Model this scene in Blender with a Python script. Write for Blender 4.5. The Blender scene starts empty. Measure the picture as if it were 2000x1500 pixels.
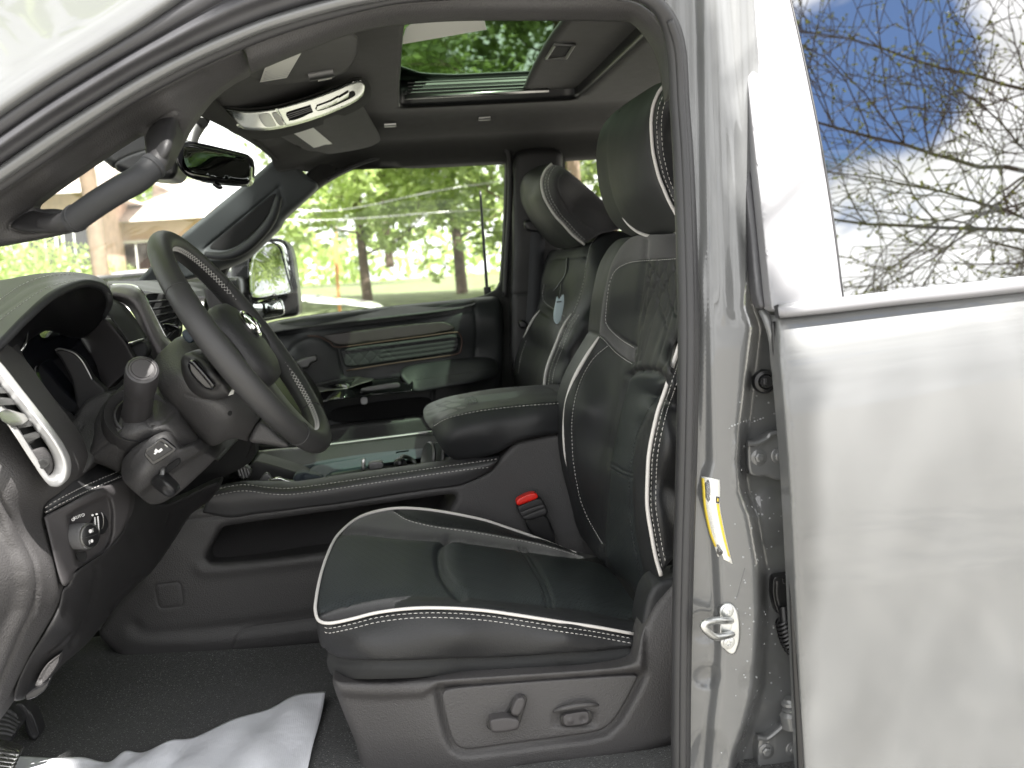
import bpy, bmesh, math, random
import numpy as np
from mathutils import Vector, Matrix, noise
from mathutils.bvhtree import BVHTree
from mathutils.geometry import delaunay_2d_cdt

S = bpy.context.scene
COL = S.collection
PI = math.pi

# ------------------------------------------------------------------ camera
FPX = 2100.0                                  # focal length in pixels of a 2000 px wide picture
CAM = Vector((0.0, -1.4, 1.55))
vY = Vector(((755 - 1000) / FPX, (750 - 545) / FPX, -1)).normalized()   # the truck's cross axis seen by the camera
rho = math.radians(4.4)
cx_, sx_ = math.cos(rho), math.sin(rho)
vX = Vector((cx_, sx_, -(cx_ * vY.x + sx_ * vY.y) / vY.z)).normalized()
vZ = vX.cross(vY).normalized()
MC = Matrix((vX, vY, vZ))                     # camera -> world rotation
cd = bpy.data.cameras.new('camera')
cam = bpy.data.objects.new('camera', cd)
COL.objects.link(cam)
cam.matrix_world = Matrix.Translation(CAM) @ MC.to_4x4()
cd.sensor_width = 36
cd.lens = FPX / 2000 * 36
cd.clip_start = 0.05
cd.clip_end = 2000
cd.dof.use_dof = True
cd.dof.focus_distance = 1.82
cd.dof.aperture_fstop = 6.3
S.camera = cam

# ------------------------------------------------------------------ light
SUN_EL, SUN_AZ = math.radians(57), math.radians(-62)    # azimuth measured from +X (truck rear) counter-clockwise
sun_dir = Vector((math.cos(SUN_EL) * math.cos(SUN_AZ), math.cos(SUN_EL) * math.sin(SUN_AZ), math.sin(SUN_EL)))
sl = bpy.data.lights.new('sun', 'SUN')
sl.energy = 5.0
sl.angle = math.radians(0.55)
sl.color = (1, 0.965, 0.91)
so = bpy.data.objects.new('sun', sl)
COL.objects.link(so)
so.rotation_euler = sun_dir.to_track_quat('Z', 'Y').to_euler()

wd = bpy.data.worlds.new('World')
S.world = wd
wd.use_nodes = True
nt = wd.node_tree
nt.nodes.clear()
def nn(tree, t, **kw):
    n = tree.nodes.new(t)
    for k, v in kw.items():
        if k.startswith('i_'):
            n.inputs[k[2:].replace('_', ' ')].default_value = v
        else:
            setattr(n, k, v)
    return n
sky = nn(nt, 'ShaderNodeTexSky', sky_type='NISHITA', sun_disc=False, sun_elevation=SUN_EL,
         sun_rotation=math.atan2(sun_dir.x, sun_dir.y), altitude=2500, air_density=1.0, dust_density=0.2, ozone_density=3.2)
tc = nn(nt, 'ShaderNodeTexCoord')
mp = nn(nt, 'ShaderNodeMapping')
mp.inputs['Scale'].default_value = (1, 1, 2.0)
mp.inputs['Location'].default_value = (3.1, 0.4, 0.2)
n1 = nn(nt, 'ShaderNodeTexNoise', i_Scale=2.1, i_Detail=7.0, i_Roughness=0.58)
nt.links.new(tc.outputs['Generated'], mp.inputs['Vector'])
nt.links.new(mp.outputs[0], n1.inputs['Vector'])
# a gap of open blue sky between the clouds
hole = nn(nt, 'ShaderNodeVectorMath', operation='SUBTRACT')
hole.inputs[1].default_value = (0.425, -0.615, 0.665)
hs = nn(nt, 'ShaderNodeVectorMath', operation='MULTIPLY')
hs.inputs[1].default_value = (7.0, 9.0, 15.0)
hl = nn(nt, 'ShaderNodeVectorMath', operation='LENGTH')
nt.links.new(tc.outputs['Generated'], hole.inputs[0])
nt.links.new(hole.outputs[0], hs.inputs[0])
nt.links.new(hs.outputs[0], hl.inputs[0])
hm = nn(nt, 'ShaderNodeMapRange', interpolation_type='SMOOTHSTEP')
hm.inputs['From Min'].default_value = 0.25
hm.inputs['From Max'].default_value = 1.35
hm.inputs['To Min'].default_value = -0.19
hm.inputs['To Max'].default_value = 0.16
nt.links.new(hl.outputs['Value'], hm.inputs['Value'])
ad = nn(nt, 'ShaderNodeMath', operation='ADD')
nt.links.new(n1.outputs[0], ad.inputs[0])
nt.links.new(hm.outputs[0], ad.inputs[1])
cm = nn(nt, 'ShaderNodeMapRange', interpolation_type='SMOOTHSTEP')
cm.inputs['From Min'].default_value = 0.43
cm.inputs['From Max'].default_value = 0.53
nt.links.new(ad.outputs[0], cm.inputs['Value'])
n2 = nn(nt, 'ShaderNodeTexNoise', i_Scale=5.0, i_Detail=5.0, i_Roughness=0.6)
nt.links.new(mp.outputs[0], n2.inputs['Vector'])
cr2 = nn(nt, 'ShaderNodeMapRange')
cr2.inputs['From Min'].default_value = 0.35
cr2.inputs['From Max'].default_value = 0.65
cr2.inputs['To Min'].default_value = 5.0
cr2.inputs['To Max'].default_value = 12.0
nt.links.new(n2.outputs[0], cr2.inputs['Value'])
cc = nn(nt, 'ShaderNodeCombineColor')
for i in range(3):
    nt.links.new(cr2.outputs[0], cc.inputs[i])
mx = nn(nt, 'ShaderNodeMix', data_type='RGBA')
nt.links.new(cm.outputs[0], mx.inputs['Factor'])
nt.links.new(sky.outputs[0], mx.inputs['A'])
nt.links.new(cc.outputs[0], mx.inputs['B'])
bg = nn(nt, 'ShaderNodeBackground', i_Strength=0.085)
wo = nn(nt, 'ShaderNodeOutputWorld')
nt.links.new(mx.outputs['Result'], bg.inputs[0])
nt.links.new(bg.outputs[0], wo.inputs[0])

S.view_settings.view_transform = 'Standard'
S.view_settings.look = 'None'
S.view_settings.gamma = 1
S.view_settings.exposure = 1.92
S.render.engine = 'CYCLES'
S.cycles.use_denoising = True
S.cycles.max_bounces = 7
S.cycles.diffuse_bounces = 4
S.cycles.glossy_bounces = 4
S.cycles.transmission_bounces = 4
S.cycles.transparent_max_bounces = 12
S.cycles.sample_clamp_indirect = 6
S.cycles.caustics_reflective = False
S.cycles.caustics_refractive = False

# ------------------------------------------------------------------ helpers: where a sight line meets a real plane
def ray(px, py):
    return (MC @ Vector(((px - 1000) / FPX, -(py - 750) / FPX, -1))).normalized()
def P(px, py, y):
    d = ray(px, py)
    return CAM + d * ((y - CAM.y) / d.y)
def Pz(px, py, z):
    d = ray(px, py)
    return CAM + d * ((z - CAM.z) / d.z)
def Px(px, py, x):
    d = ray(px, py)
    return CAM + d * ((x - CAM.x) / d.x)
def PP(pts):
    return [P(*p) for p in pts]

def cr(pts, n=8, closed=False):
    """Catmull-Rom through tuples of any length"""
    a = [np.array(p, float) for p in pts]
    m = len(a)
    if m < 3 and not closed:
        return [tuple(a[0] + (a[-1] - a[0]) * i / n) for i in range(n + 1)]
    out = []
    segs = m if closed else m - 1
    for i in range(segs):
        if closed:
            p0, p1, p2, p3 = a[i - 1], a[i], a[(i + 1) % m], a[(i + 2) % m]
        else:
            p1, p2 = a[i], a[i + 1]
            p0 = a[i - 1] if i else 2 * p1 - p2
            p3 = a[i + 2] if i + 2 < m else 2 * p2 - p1
        for k in range(n):
            t = k / n
            out.append(tuple(0.5 * (2 * p1 + (p2 - p0) * t + (2 * p0 - 5 * p1 + 4 * p2 - p3) * t * t
                                    + (3 * p1 - p0 - 3 * p2 + p3) * t ** 3)))
    if not closed:
        out.append(tuple(a[-1]))
    return out

def chaikin(pts, it=2):
    a = [np.array(p, float) for p in pts]
    for _ in range(it):
        b = []
        for i in range(len(a)):
            p, q = a[i], a[(i + 1) % len(a)]
            if np.linalg.norm(p - q) < 1e-6:
                b.append(p); continue
            b += [p * .8 + q * .2, p * .2 + q * .8]
        a = b
    return a

def resample(pts, step, closed=False):
    a = [np.array(p, float) for p in pts]
    if closed:
        a.append(a[0])
    out = [a[0]]
    acc = 0
    L = sum(np.linalg.norm(a[i + 1] - a[i]) for i in range(len(a) - 1))
    n = max(2, int(round(L / step)))
    ds = L / n
    want = ds
    for i in range(len(a) - 1):
        seg = np.linalg.norm(a[i + 1] - a[i])
        while seg > 0 and acc + seg >= want - 1e-9 and len(out) < n:
            t = (want - acc) / seg
            out.append(a[i] + (a[i + 1] - a[i]) * t)
            want += ds
        acc += seg
    if not closed:
        out.append(a[-1])
    return out

def inside(pts, poly):
    x, y = pts[:, 0], pts[:, 1]
    c = np.zeros(len(pts), bool)
    n = len(poly)
    for i in range(n):
        x1, y1 = poly[i][:2]
        x2, y2 = poly[(i + 1) % n][:2]
        if y1 == y2:
            continue
        m = ((y1 > y) != (y2 > y)) & (x < (x2 - x1) * (y - y1) / (y2 - y1) + x1)
        c ^= m
    return c

def dist_poly(pts, line, closed=False):
    d = np.full(len(pts), 1e9)
    L = [np.array(p[:2], float) for p in line]
    if closed:
        L = L + [L[0]]
    for i in range(len(L) - 1):
        a, b = L[i], L[i + 1]
        ab = b - a
        q = ab @ ab
        if q < 1e-12:
            continue
        t = np.clip(((pts - a) @ ab) / q, 0, 1)
        e = pts - (a + t[:, None] * ab)
        d = np.minimum(d, np.hypot(e[:, 0], e[:, 1]))
    return d

def tps(ctrl):
    """smooth depth field through control points (px, py, y)"""
    if isinstance(ctrl, (int, float)):
        return lambda q: np.full(len(q), float(ctrl))
    c = np.array(ctrl, float)
    X = c[:, :2] / 500.0
    n = len(X)
    def U(r2):
        return np.where(r2 > 1e-12, 0.5 * r2 * np.log(np.maximum(r2, 1e-12)), 0)
    d2 = ((X[:, None] - X[None]) ** 2).sum(-1)
    K = U(d2) + np.eye(n) * 1e-4
    Pm = np.hstack([np.ones((n, 1)), X])
    A = np.vstack([np.hstack([K, Pm]), np.hstack([Pm.T, np.zeros((3, 3))])])
    w = np.linalg.lstsq(A, np.concatenate([c[:, 2], np.zeros(3)]), rcond=None)[0]
    def f(q):
        q = q / 500.0
        r2 = ((q[:, None] - X[None]) ** 2).sum(-1)
        return U(r2) @ w[:n] + w[n] + q @ w[n + 1:]
    return f

def link(o, parent=None, mats=None):
    COL.objects.link(o)
    if mats:
        for m in (mats if isinstance(mats, (list, tuple)) else [mats]):
            o.data.materials.append(m)
    if parent is not None:
        o.parent = parent
        o.matrix_parent_inverse = WM(parent).inverted()
    return o

def WM(o):
    m = Matrix.LocRotScale(o.location, o.rotation_euler, o.scale)
    if o.parent:
        m = WM(o.parent) @ o.matrix_parent_inverse @ m
    return m

def tag(o, label=None, cat=None, group=None, kind=None):
    if label: o['label'] = label
    if cat: o['category'] = cat
    if group: o['group'] = group
    if kind: o['kind'] = kind
    return o

def empty(name, loc, parent=None, label=None, cat=None, group=None):
    o = bpy.data.objects.new(name, None)
    o.location = loc
    o.empty_display_size = .1
    link(o, parent)
    return tag(o, label, cat, group)

def mesh_obj(name, V, Fc, mats, parent=None, smooth=True, midx=None, auto=None):
    me = bpy.data.meshes.new(name)
    me.from_pydata([tuple(v) for v in V], [], [tuple(f) for f in Fc])
    me.validate()
    o = bpy.data.objects.new(name, me)
    link(o, parent, mats)
    if smooth:
        me.shade_smooth()
    if midx is not None and len(midx) == len(me.polygons):
        me.polygons.foreach_set('material_index', midx)
    if auto:
        me.set_sharp_from_angle(angle=math.radians(auto))
    return o

def bvh_of(o):
    me = o.data
    W = WM(o)
    return BVHTree.FromPolygons([W @ v.co for v in me.vertices], [tuple(p.vertices) for p in me.polygons])

BV = {}
def hit(objs, px, py, far=False):
    """where the sight line meets one of the built surfaces"""
    best = None
    d = ray(px, py)
    for o in (objs if isinstance(objs, (list, tuple)) else [objs]):
        if o.name not in BV:
            BV[o.name] = bvh_of(o)
        r = BV[o.name].ray_cast(CAM, d)
        if r[0] is not None and (best is None or r[3] < best[2]):
            n = r[1]
            if n.dot(d) > 0: n = -n
            best = (r[0], n, r[3])
    return best

def spath(objs, pts, off=0.0, n=8, step=None):
    out = []
    last = None
    for q in (cr(pts, n) if n else pts):
        h = hit(objs, q[0], q[1])
        if h:
            out.append((h[0] + h[1] * off, h[1]))
    return out

def relief(name, parent, outline, y, mats, step=6, r=0.006, back=0.03, grooves=(), puffs=(), regions=(), holes=(),
           it=2, fn=None, sub=None, skirt=True):
    """a solid whose camera-side face follows depth y over the outline; edges rounded with radius r (m);
    grooves = (line, depth m, half width m[, closed]); puffs = (line, height, half width)"""
    ol = chaikin(outline, it) if it else [np.array(p, float) for p in outline]
    ol = resample([p[:2] for p in ol], step, True)
    hs_ = []
    for h in holes:
        hh = resample([p[:2] for p in chaikin(h, it)], step, True)
        hs_.append(hh)
    bp = np.array(ol)
    f = tps(y) if not callable(y) else y
    x0, y0 = bp.min(0); x1, y1 = bp.max(0)
    gx = np.arange(x0, x1 + step, step)
    gy = np.arange(y0, y1 + step, step * .866)
    G = np.array([(a + (step / 2 if j % 2 else 0), b) for j, b in enumerate(gy) for a in gx])
    extra = []
    mid = bp.mean(0)
    my = float(f(mid[None])[0])
    sc = FPX / (my + 1.4)
    glines = []
    for g in list(grooves) + list(puffs):
        cl = len(g) > 3 and g[3]
        ln = resample([p[:2] for p in cr(g[0], 8, cl)], step * .8, cl)
        glines.append((ln, g[1], g[2], cl))
        w = g[2] * sc
        if w < step * 2.5:
            for i in range(len(ln)):
                a = ln[i - 1] if i else ln[i]
                b = ln[min(i + 1, len(ln) - 1)]
                t = b - a
                L = np.hypot(*t)
                if L < 1e-6: continue
                nv = np.array([-t[1], t[0]]) / L
                for k in (0, -w * .8, w * .8, -w * 1.9, w * 1.9):
                    extra.append(ln[i] + nv * k)
    rr = r * sc
    if rr > 1:
        for i in range(len(ol)):
            t = ol[(i + 1) % len(ol)] - ol[i - 1]
            L = np.hypot(*t)
            if L < 1e-6: continue
            nv = np.array([-t[1], t[0]]) / L
            for k in (.08, .3, .65, 1.0):
                if k * rr > .5:
                    extra.append(ol[i] + nv * k * rr)
                    extra.append(ol[i] - nv * k * rr)
    ex = np.array(extra) if extra else np.zeros((0, 2))
    if len(ex):
        dG = np.full(len(G), 1e9)
        cell = {}
        for p in ex:
            cell.setdefault((int(p[0] // step), int(p[1] // step)), []).append(p)
        keep = []
        for i, p in enumerate(G):
            c = (int(p[0] // step), int(p[1] // step))
            ok = True
            for a in (-1, 0, 1):
                for b in (-1, 0, 1):
                    for q in cell.get((c[0] + a, c[1] + b), ()):
                        if abs(q[0] - p[0]) + abs(q[1] - p[1]) < step * .45:
                            ok = False
            keep.append(ok)
        G = G[np.array(keep)]
        G = np.vstack([G, ex])
    ins = inside(G, ol)
    for h in hs_:
        ins &= ~inside(G, h)
    G = G[ins]
    d = dist_poly(G, ol, True)
    for h in hs_:
        d = np.minimum(d, dist_poly(G, h, True))
    G = G[d > .45]
    allp = list(ol)
    edges = [(i, (i + 1) % len(ol)) for i in range(len(ol))]
    for h in hs_:
        b = len(allp)
        allp += h
        edges += [(b + i, b + (i + 1) % len(h)) for i in range(len(h))]
    allp += list(G)
    vv, ee, ff, _, _, _ = delaunay_2d_cdt([Vector((float(p[0]), float(p[1]))) for p in allp], edges, [], 0, 1e-4)
    A = np.array([(v.x, v.y) for v in vv])
    T = np.array([tuple(t) for t in ff if len(t) == 3])
    cen = A[T].mean(1)
    ok = inside(cen, ol)
    for h in hs_:
        ok &= ~inside(cen, h)
    T = T[ok]; cen = cen[ok]
    Y = f(A)
    d = dist_poly(A, ol, True)
    for h in hs_:
        d = np.minimum(d, dist_poly(A, h, True))
    dm = d * (Y + 1.4) / FPX
    if r > 0:
        q = np.clip(r - dm, 0, r)
        Y = Y + r - np.sqrt(np.maximum(r * r - q * q, 0))
    if fn is not None:
        Y = Y + fn(A)
    V = np.array([P(a[0], a[1], yy) for a, yy in zip(A, Y)])
    # normals
    n = np.cross(V[T[:, 1]] - V[T[:, 0]], V[T[:, 2]] - V[T[:, 0]])
    N = np.zeros_like(V)
    for k in range(3):
        np.add.at(N, T[:, k], n)
    N /= np.maximum(np.linalg.norm(N, axis=1), 1e-12)[:, None]
    cdir = np.array(CAM) - V
    s = np.sign((N * cdir).sum(1))
    N *= s[:, None]
    flip = ((n * (np.array(CAM) - V[T[:, 0]])).sum(1) < 0)
    T[flip] = T[flip][:, ::-1]
    ng = len(grooves)
    for i, (ln, dep, w, cl) in enumerate(glines):
        dd = dist_poly(A, ln, cl) * (Y + 1.4) / FPX
        sg = -1 if i < ng else 1
        V += N * (sg * dep * np.exp(-(dd / w) ** 2))[:, None]
    mi = np.zeros(len(T), int)
    for poly, k in regions:
        mi[inside(cen, [p for p in poly])] = k
    Vl = [Vector(v) for v in V]
    Fl = [tuple(int(i) for i in t) for t in T]
    ml = list(mi)
    if skirt and back > 0:
        # side walls behind every boundary edge, and a back closing the solid
        cnt = {}
        for t in Fl:
            for a, b in ((t[0], t[1]), (t[1], t[2]), (t[2], t[0])):
                cnt[(a, b)] = 1
        bd = [(a, b) for (a, b) in cnt if (b, a) not in cnt]
        idx = {}
        ymax = max(Y[a] for a, b in bd) if bd else 0
        for a, b in bd:
            for q in (a, b):
                if q not in idx:
                    idx[q] = len(Vl)
                    Vl.append(Vl[q].copy())
                    Vl.append(Vl[q] + Vector((0, back, 0)))
        for a, b in bd:
            Fl.append((idx[b], idx[a], idx[a] + 1, idx[b] + 1)); ml.append(0)
    o = mesh_obj(name, Vl, Fl, mats, parent, True, ml)
    if sub is not None:
        pass
    return o

def tube(name, pts, rad, mat, parent=None, seg=8, closed=False, smooth=6, flat=1.0, nrm=None, caps=True):
    """swept round (or flattened) bar; rad number or list"""
    V, Fc = tube_raw(pts, rad, seg, closed, smooth, flat, nrm, caps)
    return mesh_obj(name, V, Fc, mat, parent)

def tube_raw(pts, rad, seg=8, closed=False, smooth=6, flat=1.0, nrm=None, caps=True, base=0):
    k = len(pts)
    if isinstance(rad, (int, float)): rad = [rad] * k
    q = [tuple(p) + (r,) for p, r in zip(pts, rad)]
    if smooth and k > 2:
        q = cr(q, smooth, closed)
    A = [Vector(p[:3]) for p in q]; R = [p[3] for p in q]
    n = len(A)
    V, Fc = [], []
    u = None
    for i in range(n):
        a = A[i - 1] if (i or closed) else A[i]
        b = A[(i + 1) % n] if (i < n - 1 or closed) else A[i]
        t = (b - a).normalized() if (b - a).length > 1e-9 else Vector((1, 0, 0))
        if nrm is not None:
            u = Vector(nrm) - Vector(nrm).dot(t) * t
        elif u is None:
            u = t.orthogonal()
        else:
            u = u - u.dot(t) * t
        if u.length < 1e-6: u = t.orthogonal()
        u.normalize()
        w = t.cross(u)
        for j in range(seg):
            an = 2 * PI * j / seg
            V.append(A[i] + u * math.cos(an) * R[i] * flat + w * math.sin(an) * R[i])
    m = n if closed else n - 1
    for i in range(m):
        for j in range(seg):
            a, b = i * seg + j, i * seg + (j + 1) % seg
            c, d = ((i + 1) % n) * seg + (j + 1) % seg, ((i + 1) % n) * seg + j
            Fc.append((base + a, base + b, base + c, base + d))
    if not closed and caps:
        Fc.append(tuple(base + j for j in range(seg))[::-1])
        Fc.append(tuple(base + (n - 1) * seg + j for j in range(seg)))
    return V, Fc

class MB:
    """collects shapes into one mesh"""
    def __init__(s): s.V, s.F, s.M = [], [], []
    def add(s, V, Fc, m=0):
        b = len(s.V)
        s.V += [Vector(v) for v in V]
        s.F += [tuple(b + i for i in f) for f in Fc]
        s.M += [m] * len(Fc)
    def tube(s, pts, rad, seg=8, m=0, **k):
        V, Fc = tube_raw(pts, rad, seg, **k)
        s.add(V, Fc, m)
    def box(s, c, sz, m=0, rot=None, bev=0):
        c = Vector(c); x, y, z = [q / 2 for q in sz]
        b = min(bev, x * .9, y * .9, z * .9)
        Rm = rot if rot is not None else Matrix.Identity(3)
        if b <= 0:
            V = [Vector((i * x, j * y, k * z)) for i in (-1, 1) for j in (-1, 1) for k in (-1, 1)]
            Fc = [(0, 1, 3, 2), (4, 6, 7, 5), (0, 4, 5, 1), (2, 3, 7, 6), (0, 2, 6, 4), (1, 5, 7, 3)]
        else:
            V = []; Fc = []
            bm = bmesh.new()
            bmesh.ops.create_cube(bm, size=2)
            for v in bm.verts: v.co = Vector((v.co.x * x, v.co.y * y, v.co.z * z))
            bmesh.ops.bevel(bm, geom=list(bm.edges), offset=b, segments=3, profile=.5, affect='EDGES')
            bm.verts.index_update()
            V = [v.co.copy() for v in bm.verts]
            Fc = [tuple(v.index for v in f.verts) for f in bm.faces]
            bm.free()
        s.add([c + Rm @ v for v in V], Fc, m)
    def lathe(s, c, axis, prof, seg=24, m=0, caps=True):
        """prof = [(radius, distance along axis)]"""
        c = Vector(c); a = Vector(axis).normalized(); u = a.orthogonal().normalized(); w = a.cross(u)
        V, Fc = [], []
        for r_, h in prof:
            for j in range(seg):
                an = 2 * PI * j / seg
                V.append(c + a * h + (u * math.cos(an) + w * math.sin(an)) * r_)
        for i in range(len(prof) - 1):
            for j in range(seg):
                Fc.append((i * seg + j, i * seg + (j + 1) % seg, (i + 1) * seg + (j + 1) % seg, (i + 1) * seg + j))
        if caps:
            Fc.append(tuple(range(seg))[::-1])
            Fc.append(tuple((len(prof) - 1) * seg + j for j in range(seg)))
        s.add(V, Fc, m)
    def prism(s, pts, d, m=0):
        """closed outline of 3D points pushed along d"""
        n = len(pts); d = Vector(d)
        V = [Vector(p) for p in pts] + [Vector(p) + d for p in pts]
        Fc = [tuple(range(n)), tuple(range(2 * n - 1, n - 1, -1))]
        Fc += [((i + 1) % n, i, n + i, n + (i + 1) % n) for i in range(n)]
        s.add(V, Fc, m)
    def build(s, name, mats, parent=None, smooth=True, auto=40):
        return mesh_obj(name, s.V, s.F, mats, parent, smooth, s.M, auto)

def loft(name, rows, mats, parent=None, nu=8, nv=4, thick=0.0, closed=False):
    """smooth skin through rows of 3D points (all rows the same count)"""
    R = [cr([tuple(p) for p in r_], nu, closed) for r_ in rows]
    m = len(R[0])
    cols = [cr([R[i][j] for i in range(len(R))], nv) if len(R) > 2 else [R[0][j]] + [tuple(np.array(R[0][j]) + (np.array(R[1][j]) - np.array(R[0][j])) * k / nv) for k in range(1, nv)] + [R[1][j]] for j in range(m)]
    k = len(cols[0])
    V = [Vector(cols[j][i]) for j in range(m) for i in range(k)]
    Fc = []
    for j in range(m if closed else m - 1):
        for i in range(k - 1):
            a = j * k + i; b = ((j + 1) % m) * k + i
            Fc.append((a, b, b + 1, a + 1))
    o = mesh_obj(name, V, Fc, mats, parent)
    if thick:
        md = o.modifiers.new('solid', 'SOLIDIFY'); md.thickness = thick; md.offset = 0
    return o

def stitches(name, path, parent, L=.0055, gap=.0030, r=.00062, mat=None, cross=None):
    """a row of short thread dashes along a list of (point, normal)"""
    mb = MB()
    pts = [p for p, n in path]; ns = [n for p, n in path]
    if len(pts) < 2: return None
    cum = [0]
    for i in range(len(pts) - 1): cum.append(cum[-1] + (pts[i + 1] - pts[i]).length)
    def at(s):
        for i in range(len(pts) - 1):
            if s <= cum[i + 1]:
                t = (s - cum[i]) / max(cum[i + 1] - cum[i], 1e-9)
                return pts[i].lerp(pts[i + 1], t), ns[i].lerp(ns[i + 1], t).normalized()
        return pts[-1], ns[-1]
    s = 0
    while s + L < cum[-1]:
        a, na = at(s); b, nb = at(s + L); c, nc = at(s + L / 2)
        mb.tube([a - na * .0002, c + nc * r * .9, b - nb * .0002], [r * .7, r, r * .7], seg=6, smooth=0)
        s += L + gap
    return mb.build(name, mat or M['thread'], parent, True, None)

def seam_line(name, objs, pts, parent, off=.0002, label=None, n=8, **k):
    o = stitches(name, spath(objs, pts, off, n), parent, **k)
    return o

def text(name, s, loc, size, mat, parent, xdir, ydir, depth=.0003, align='CENTER'):
    c = bpy.data.curves.new(name, 'FONT')
    c.body = s; c.size = size; c.extrude = depth; c.align_x = align; c.align_y = 'CENTER'
    c.resolution_u = 2
    o = bpy.data.objects.new(name, c)
    x = Vector(xdir).normalized(); y = Vector(ydir); y = (y - y.dot(x) * x).normalized(); z = x.cross(y)
    mw = Matrix((x, y, z)).transposed().to_4x4(); mw.translation = Vector(loc)
    COL.objects.link(o); c.materials.append(mat)
    me = bpy.data.meshes.new_from_object(o.evaluated_get(bpy.context.evaluated_depsgraph_get()))
    COL.objects.unlink(o); bpy.data.objects.remove(o)
    o = bpy.data.objects.new(name, me); COL.objects.link(o)
    o.parent = parent
    o.matrix_parent_inverse = WM(parent).inverted()
    o.location = Vector(loc); o.rotation_euler = mw.to_euler()
    return o

# ------------------------------------------------------------------ materials
M = {}
def material(name, col, rough=.5, metal=0., spec=.5, coat=0., coatr=.05, bump=None, var=None, sheen=0., trans=None, dots=None):
    """bump = (kind, scale, strength, distance); var = (scale, amount) mottles the colour a little; dots = spacing of perforations"""
    m = bpy.data.materials.new(name); m.use_nodes = True
    t = m.node_tree; b = t.nodes['Principled BSDF']
    b.inputs['Base Color'].default_value = (*col, 1)
    b.inputs['Roughness'].default_value = rough
    b.inputs['Metallic'].default_value = metal
    b.inputs['Specular IOR Level'].default_value = spec
    b.inputs['Coat Weight'].default_value = coat
    b.inputs['Coat Roughness'].default_value = coatr
    b.inputs['Sheen Weight'].default_value = sheen
    tcn = t.nodes.new('ShaderNodeTexCoord')
    last = None
    if bump:
        kinds = bump if isinstance(bump, list) else [bump]
        for (k, sc, st, di) in kinds:
            if k == 'voronoi':
                n = nn(t, 'ShaderNodeTexVoronoi', feature='F1'); n.inputs['Scale'].default_value = sc; o = n.outputs['Distance']
            elif k == 'weave':
                n = nn(t, 'ShaderNodeTexVoronoi', feature='F1'); n.inputs['Scale'].default_value = sc; n.inputs['Randomness'].default_value = .12; o = n.outputs['Distance']
            else:
                n = nn(t, 'ShaderNodeTexNoise'); n.inputs['Scale'].default_value = sc; n.inputs['Detail'].default_value = 4; o = n.outputs[0]
            t.links.new(tcn.outputs['Object'], n.inputs['Vector'])
            bn = nn(t, 'ShaderNodeBump'); bn.inputs['Strength'].default_value = st; bn.inputs['Distance'].default_value = di
            t.links.new(o, bn.inputs['Height'])
            if last: t.links.new(last, bn.inputs['Normal'])
            last = bn.outputs[0]
    csock = None
    if var:
        n = nn(t, 'ShaderNodeTexNoise'); n.inputs['Scale'].default_value = var[0]; n.inputs['Detail'].default_value = 5
        t.links.new(tcn.outputs['Object'], n.inputs['Vector'])
        mr = nn(t, 'ShaderNodeMapRange'); mr.inputs['From Min'].default_value = .3; mr.inputs['From Max'].default_value = .7
        mr.inputs['To Min'].default_value = 1 - var[1]; mr.inputs['To Max'].default_value = 1 + var[1]
        t.links.new(n.outputs[0], mr.inputs[0])
        mv = nn(t, 'ShaderNodeVectorMath', operation='SCALE'); mv.inputs[0].default_value = col
        t.links.new(mr.outputs[0], mv.inputs['Scale'])
        csock = mv.outputs[0]
        mr2 = nn(t, 'ShaderNodeMapRange'); mr2.inputs['From Min'].default_value = .3; mr2.inputs['From Max'].default_value = .7
        mr2.inputs['To Min'].default_value = max(rough - .07, 0.02); mr2.inputs['To Max'].default_value = min(rough + .07, 1)
        t.links.new(n.outputs[0], mr2.inputs[0]); t.links.new(mr2.outputs[0], b.inputs['Roughness'])
    if dots:
        n = nn(t, 'ShaderNodeTexVoronoi', feature='F1'); n.inputs['Scale'].default_value = 1 / dots; n.inputs['Randomness'].default_value = 0
        mpn = nn(t, 'ShaderNodeMapping'); mpn.inputs['Rotation'].default_value = (.5, .35, .7)
        t.links.new(tcn.outputs['Object'], mpn.inputs[0]); t.links.new(mpn.outputs[0], n.inputs['Vector'])
        mr = nn(t, 'ShaderNodeMapRange'); mr.inputs['From Min'].default_value = .26; mr.inputs['From Max'].default_value = .40
        t.links.new(n.outputs['Distance'], mr.inputs[0])
        bn = nn(t, 'ShaderNodeBump'); bn.inputs['Strength'].default_value = .6; bn.inputs['Distance'].default_value = .0008
        t.links.new(mr.outputs[0], bn.inputs['Height'])
        if last: t.links.new(last, bn.inputs['Normal'])
        last = bn.outputs[0]
        mxn = nn(t, 'ShaderNodeMix', data_type='RGBA')
        mxn.inputs['A'].default_value = (*[c * .25 for c in col], 1); mxn.inputs['B'].default_value = (*col, 1)
        if csock: t.links.new(csock, mxn.inputs['B'])
        t.links.new(mr.outputs[0], mxn.inputs['Factor'])
        csock = mxn.outputs['Result']
    if csock: t.links.new(csock, b.inputs['Base Color'])
    if last: t.links.new(last, b.inputs['Normal'])
    M[name] = m
    return m

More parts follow.
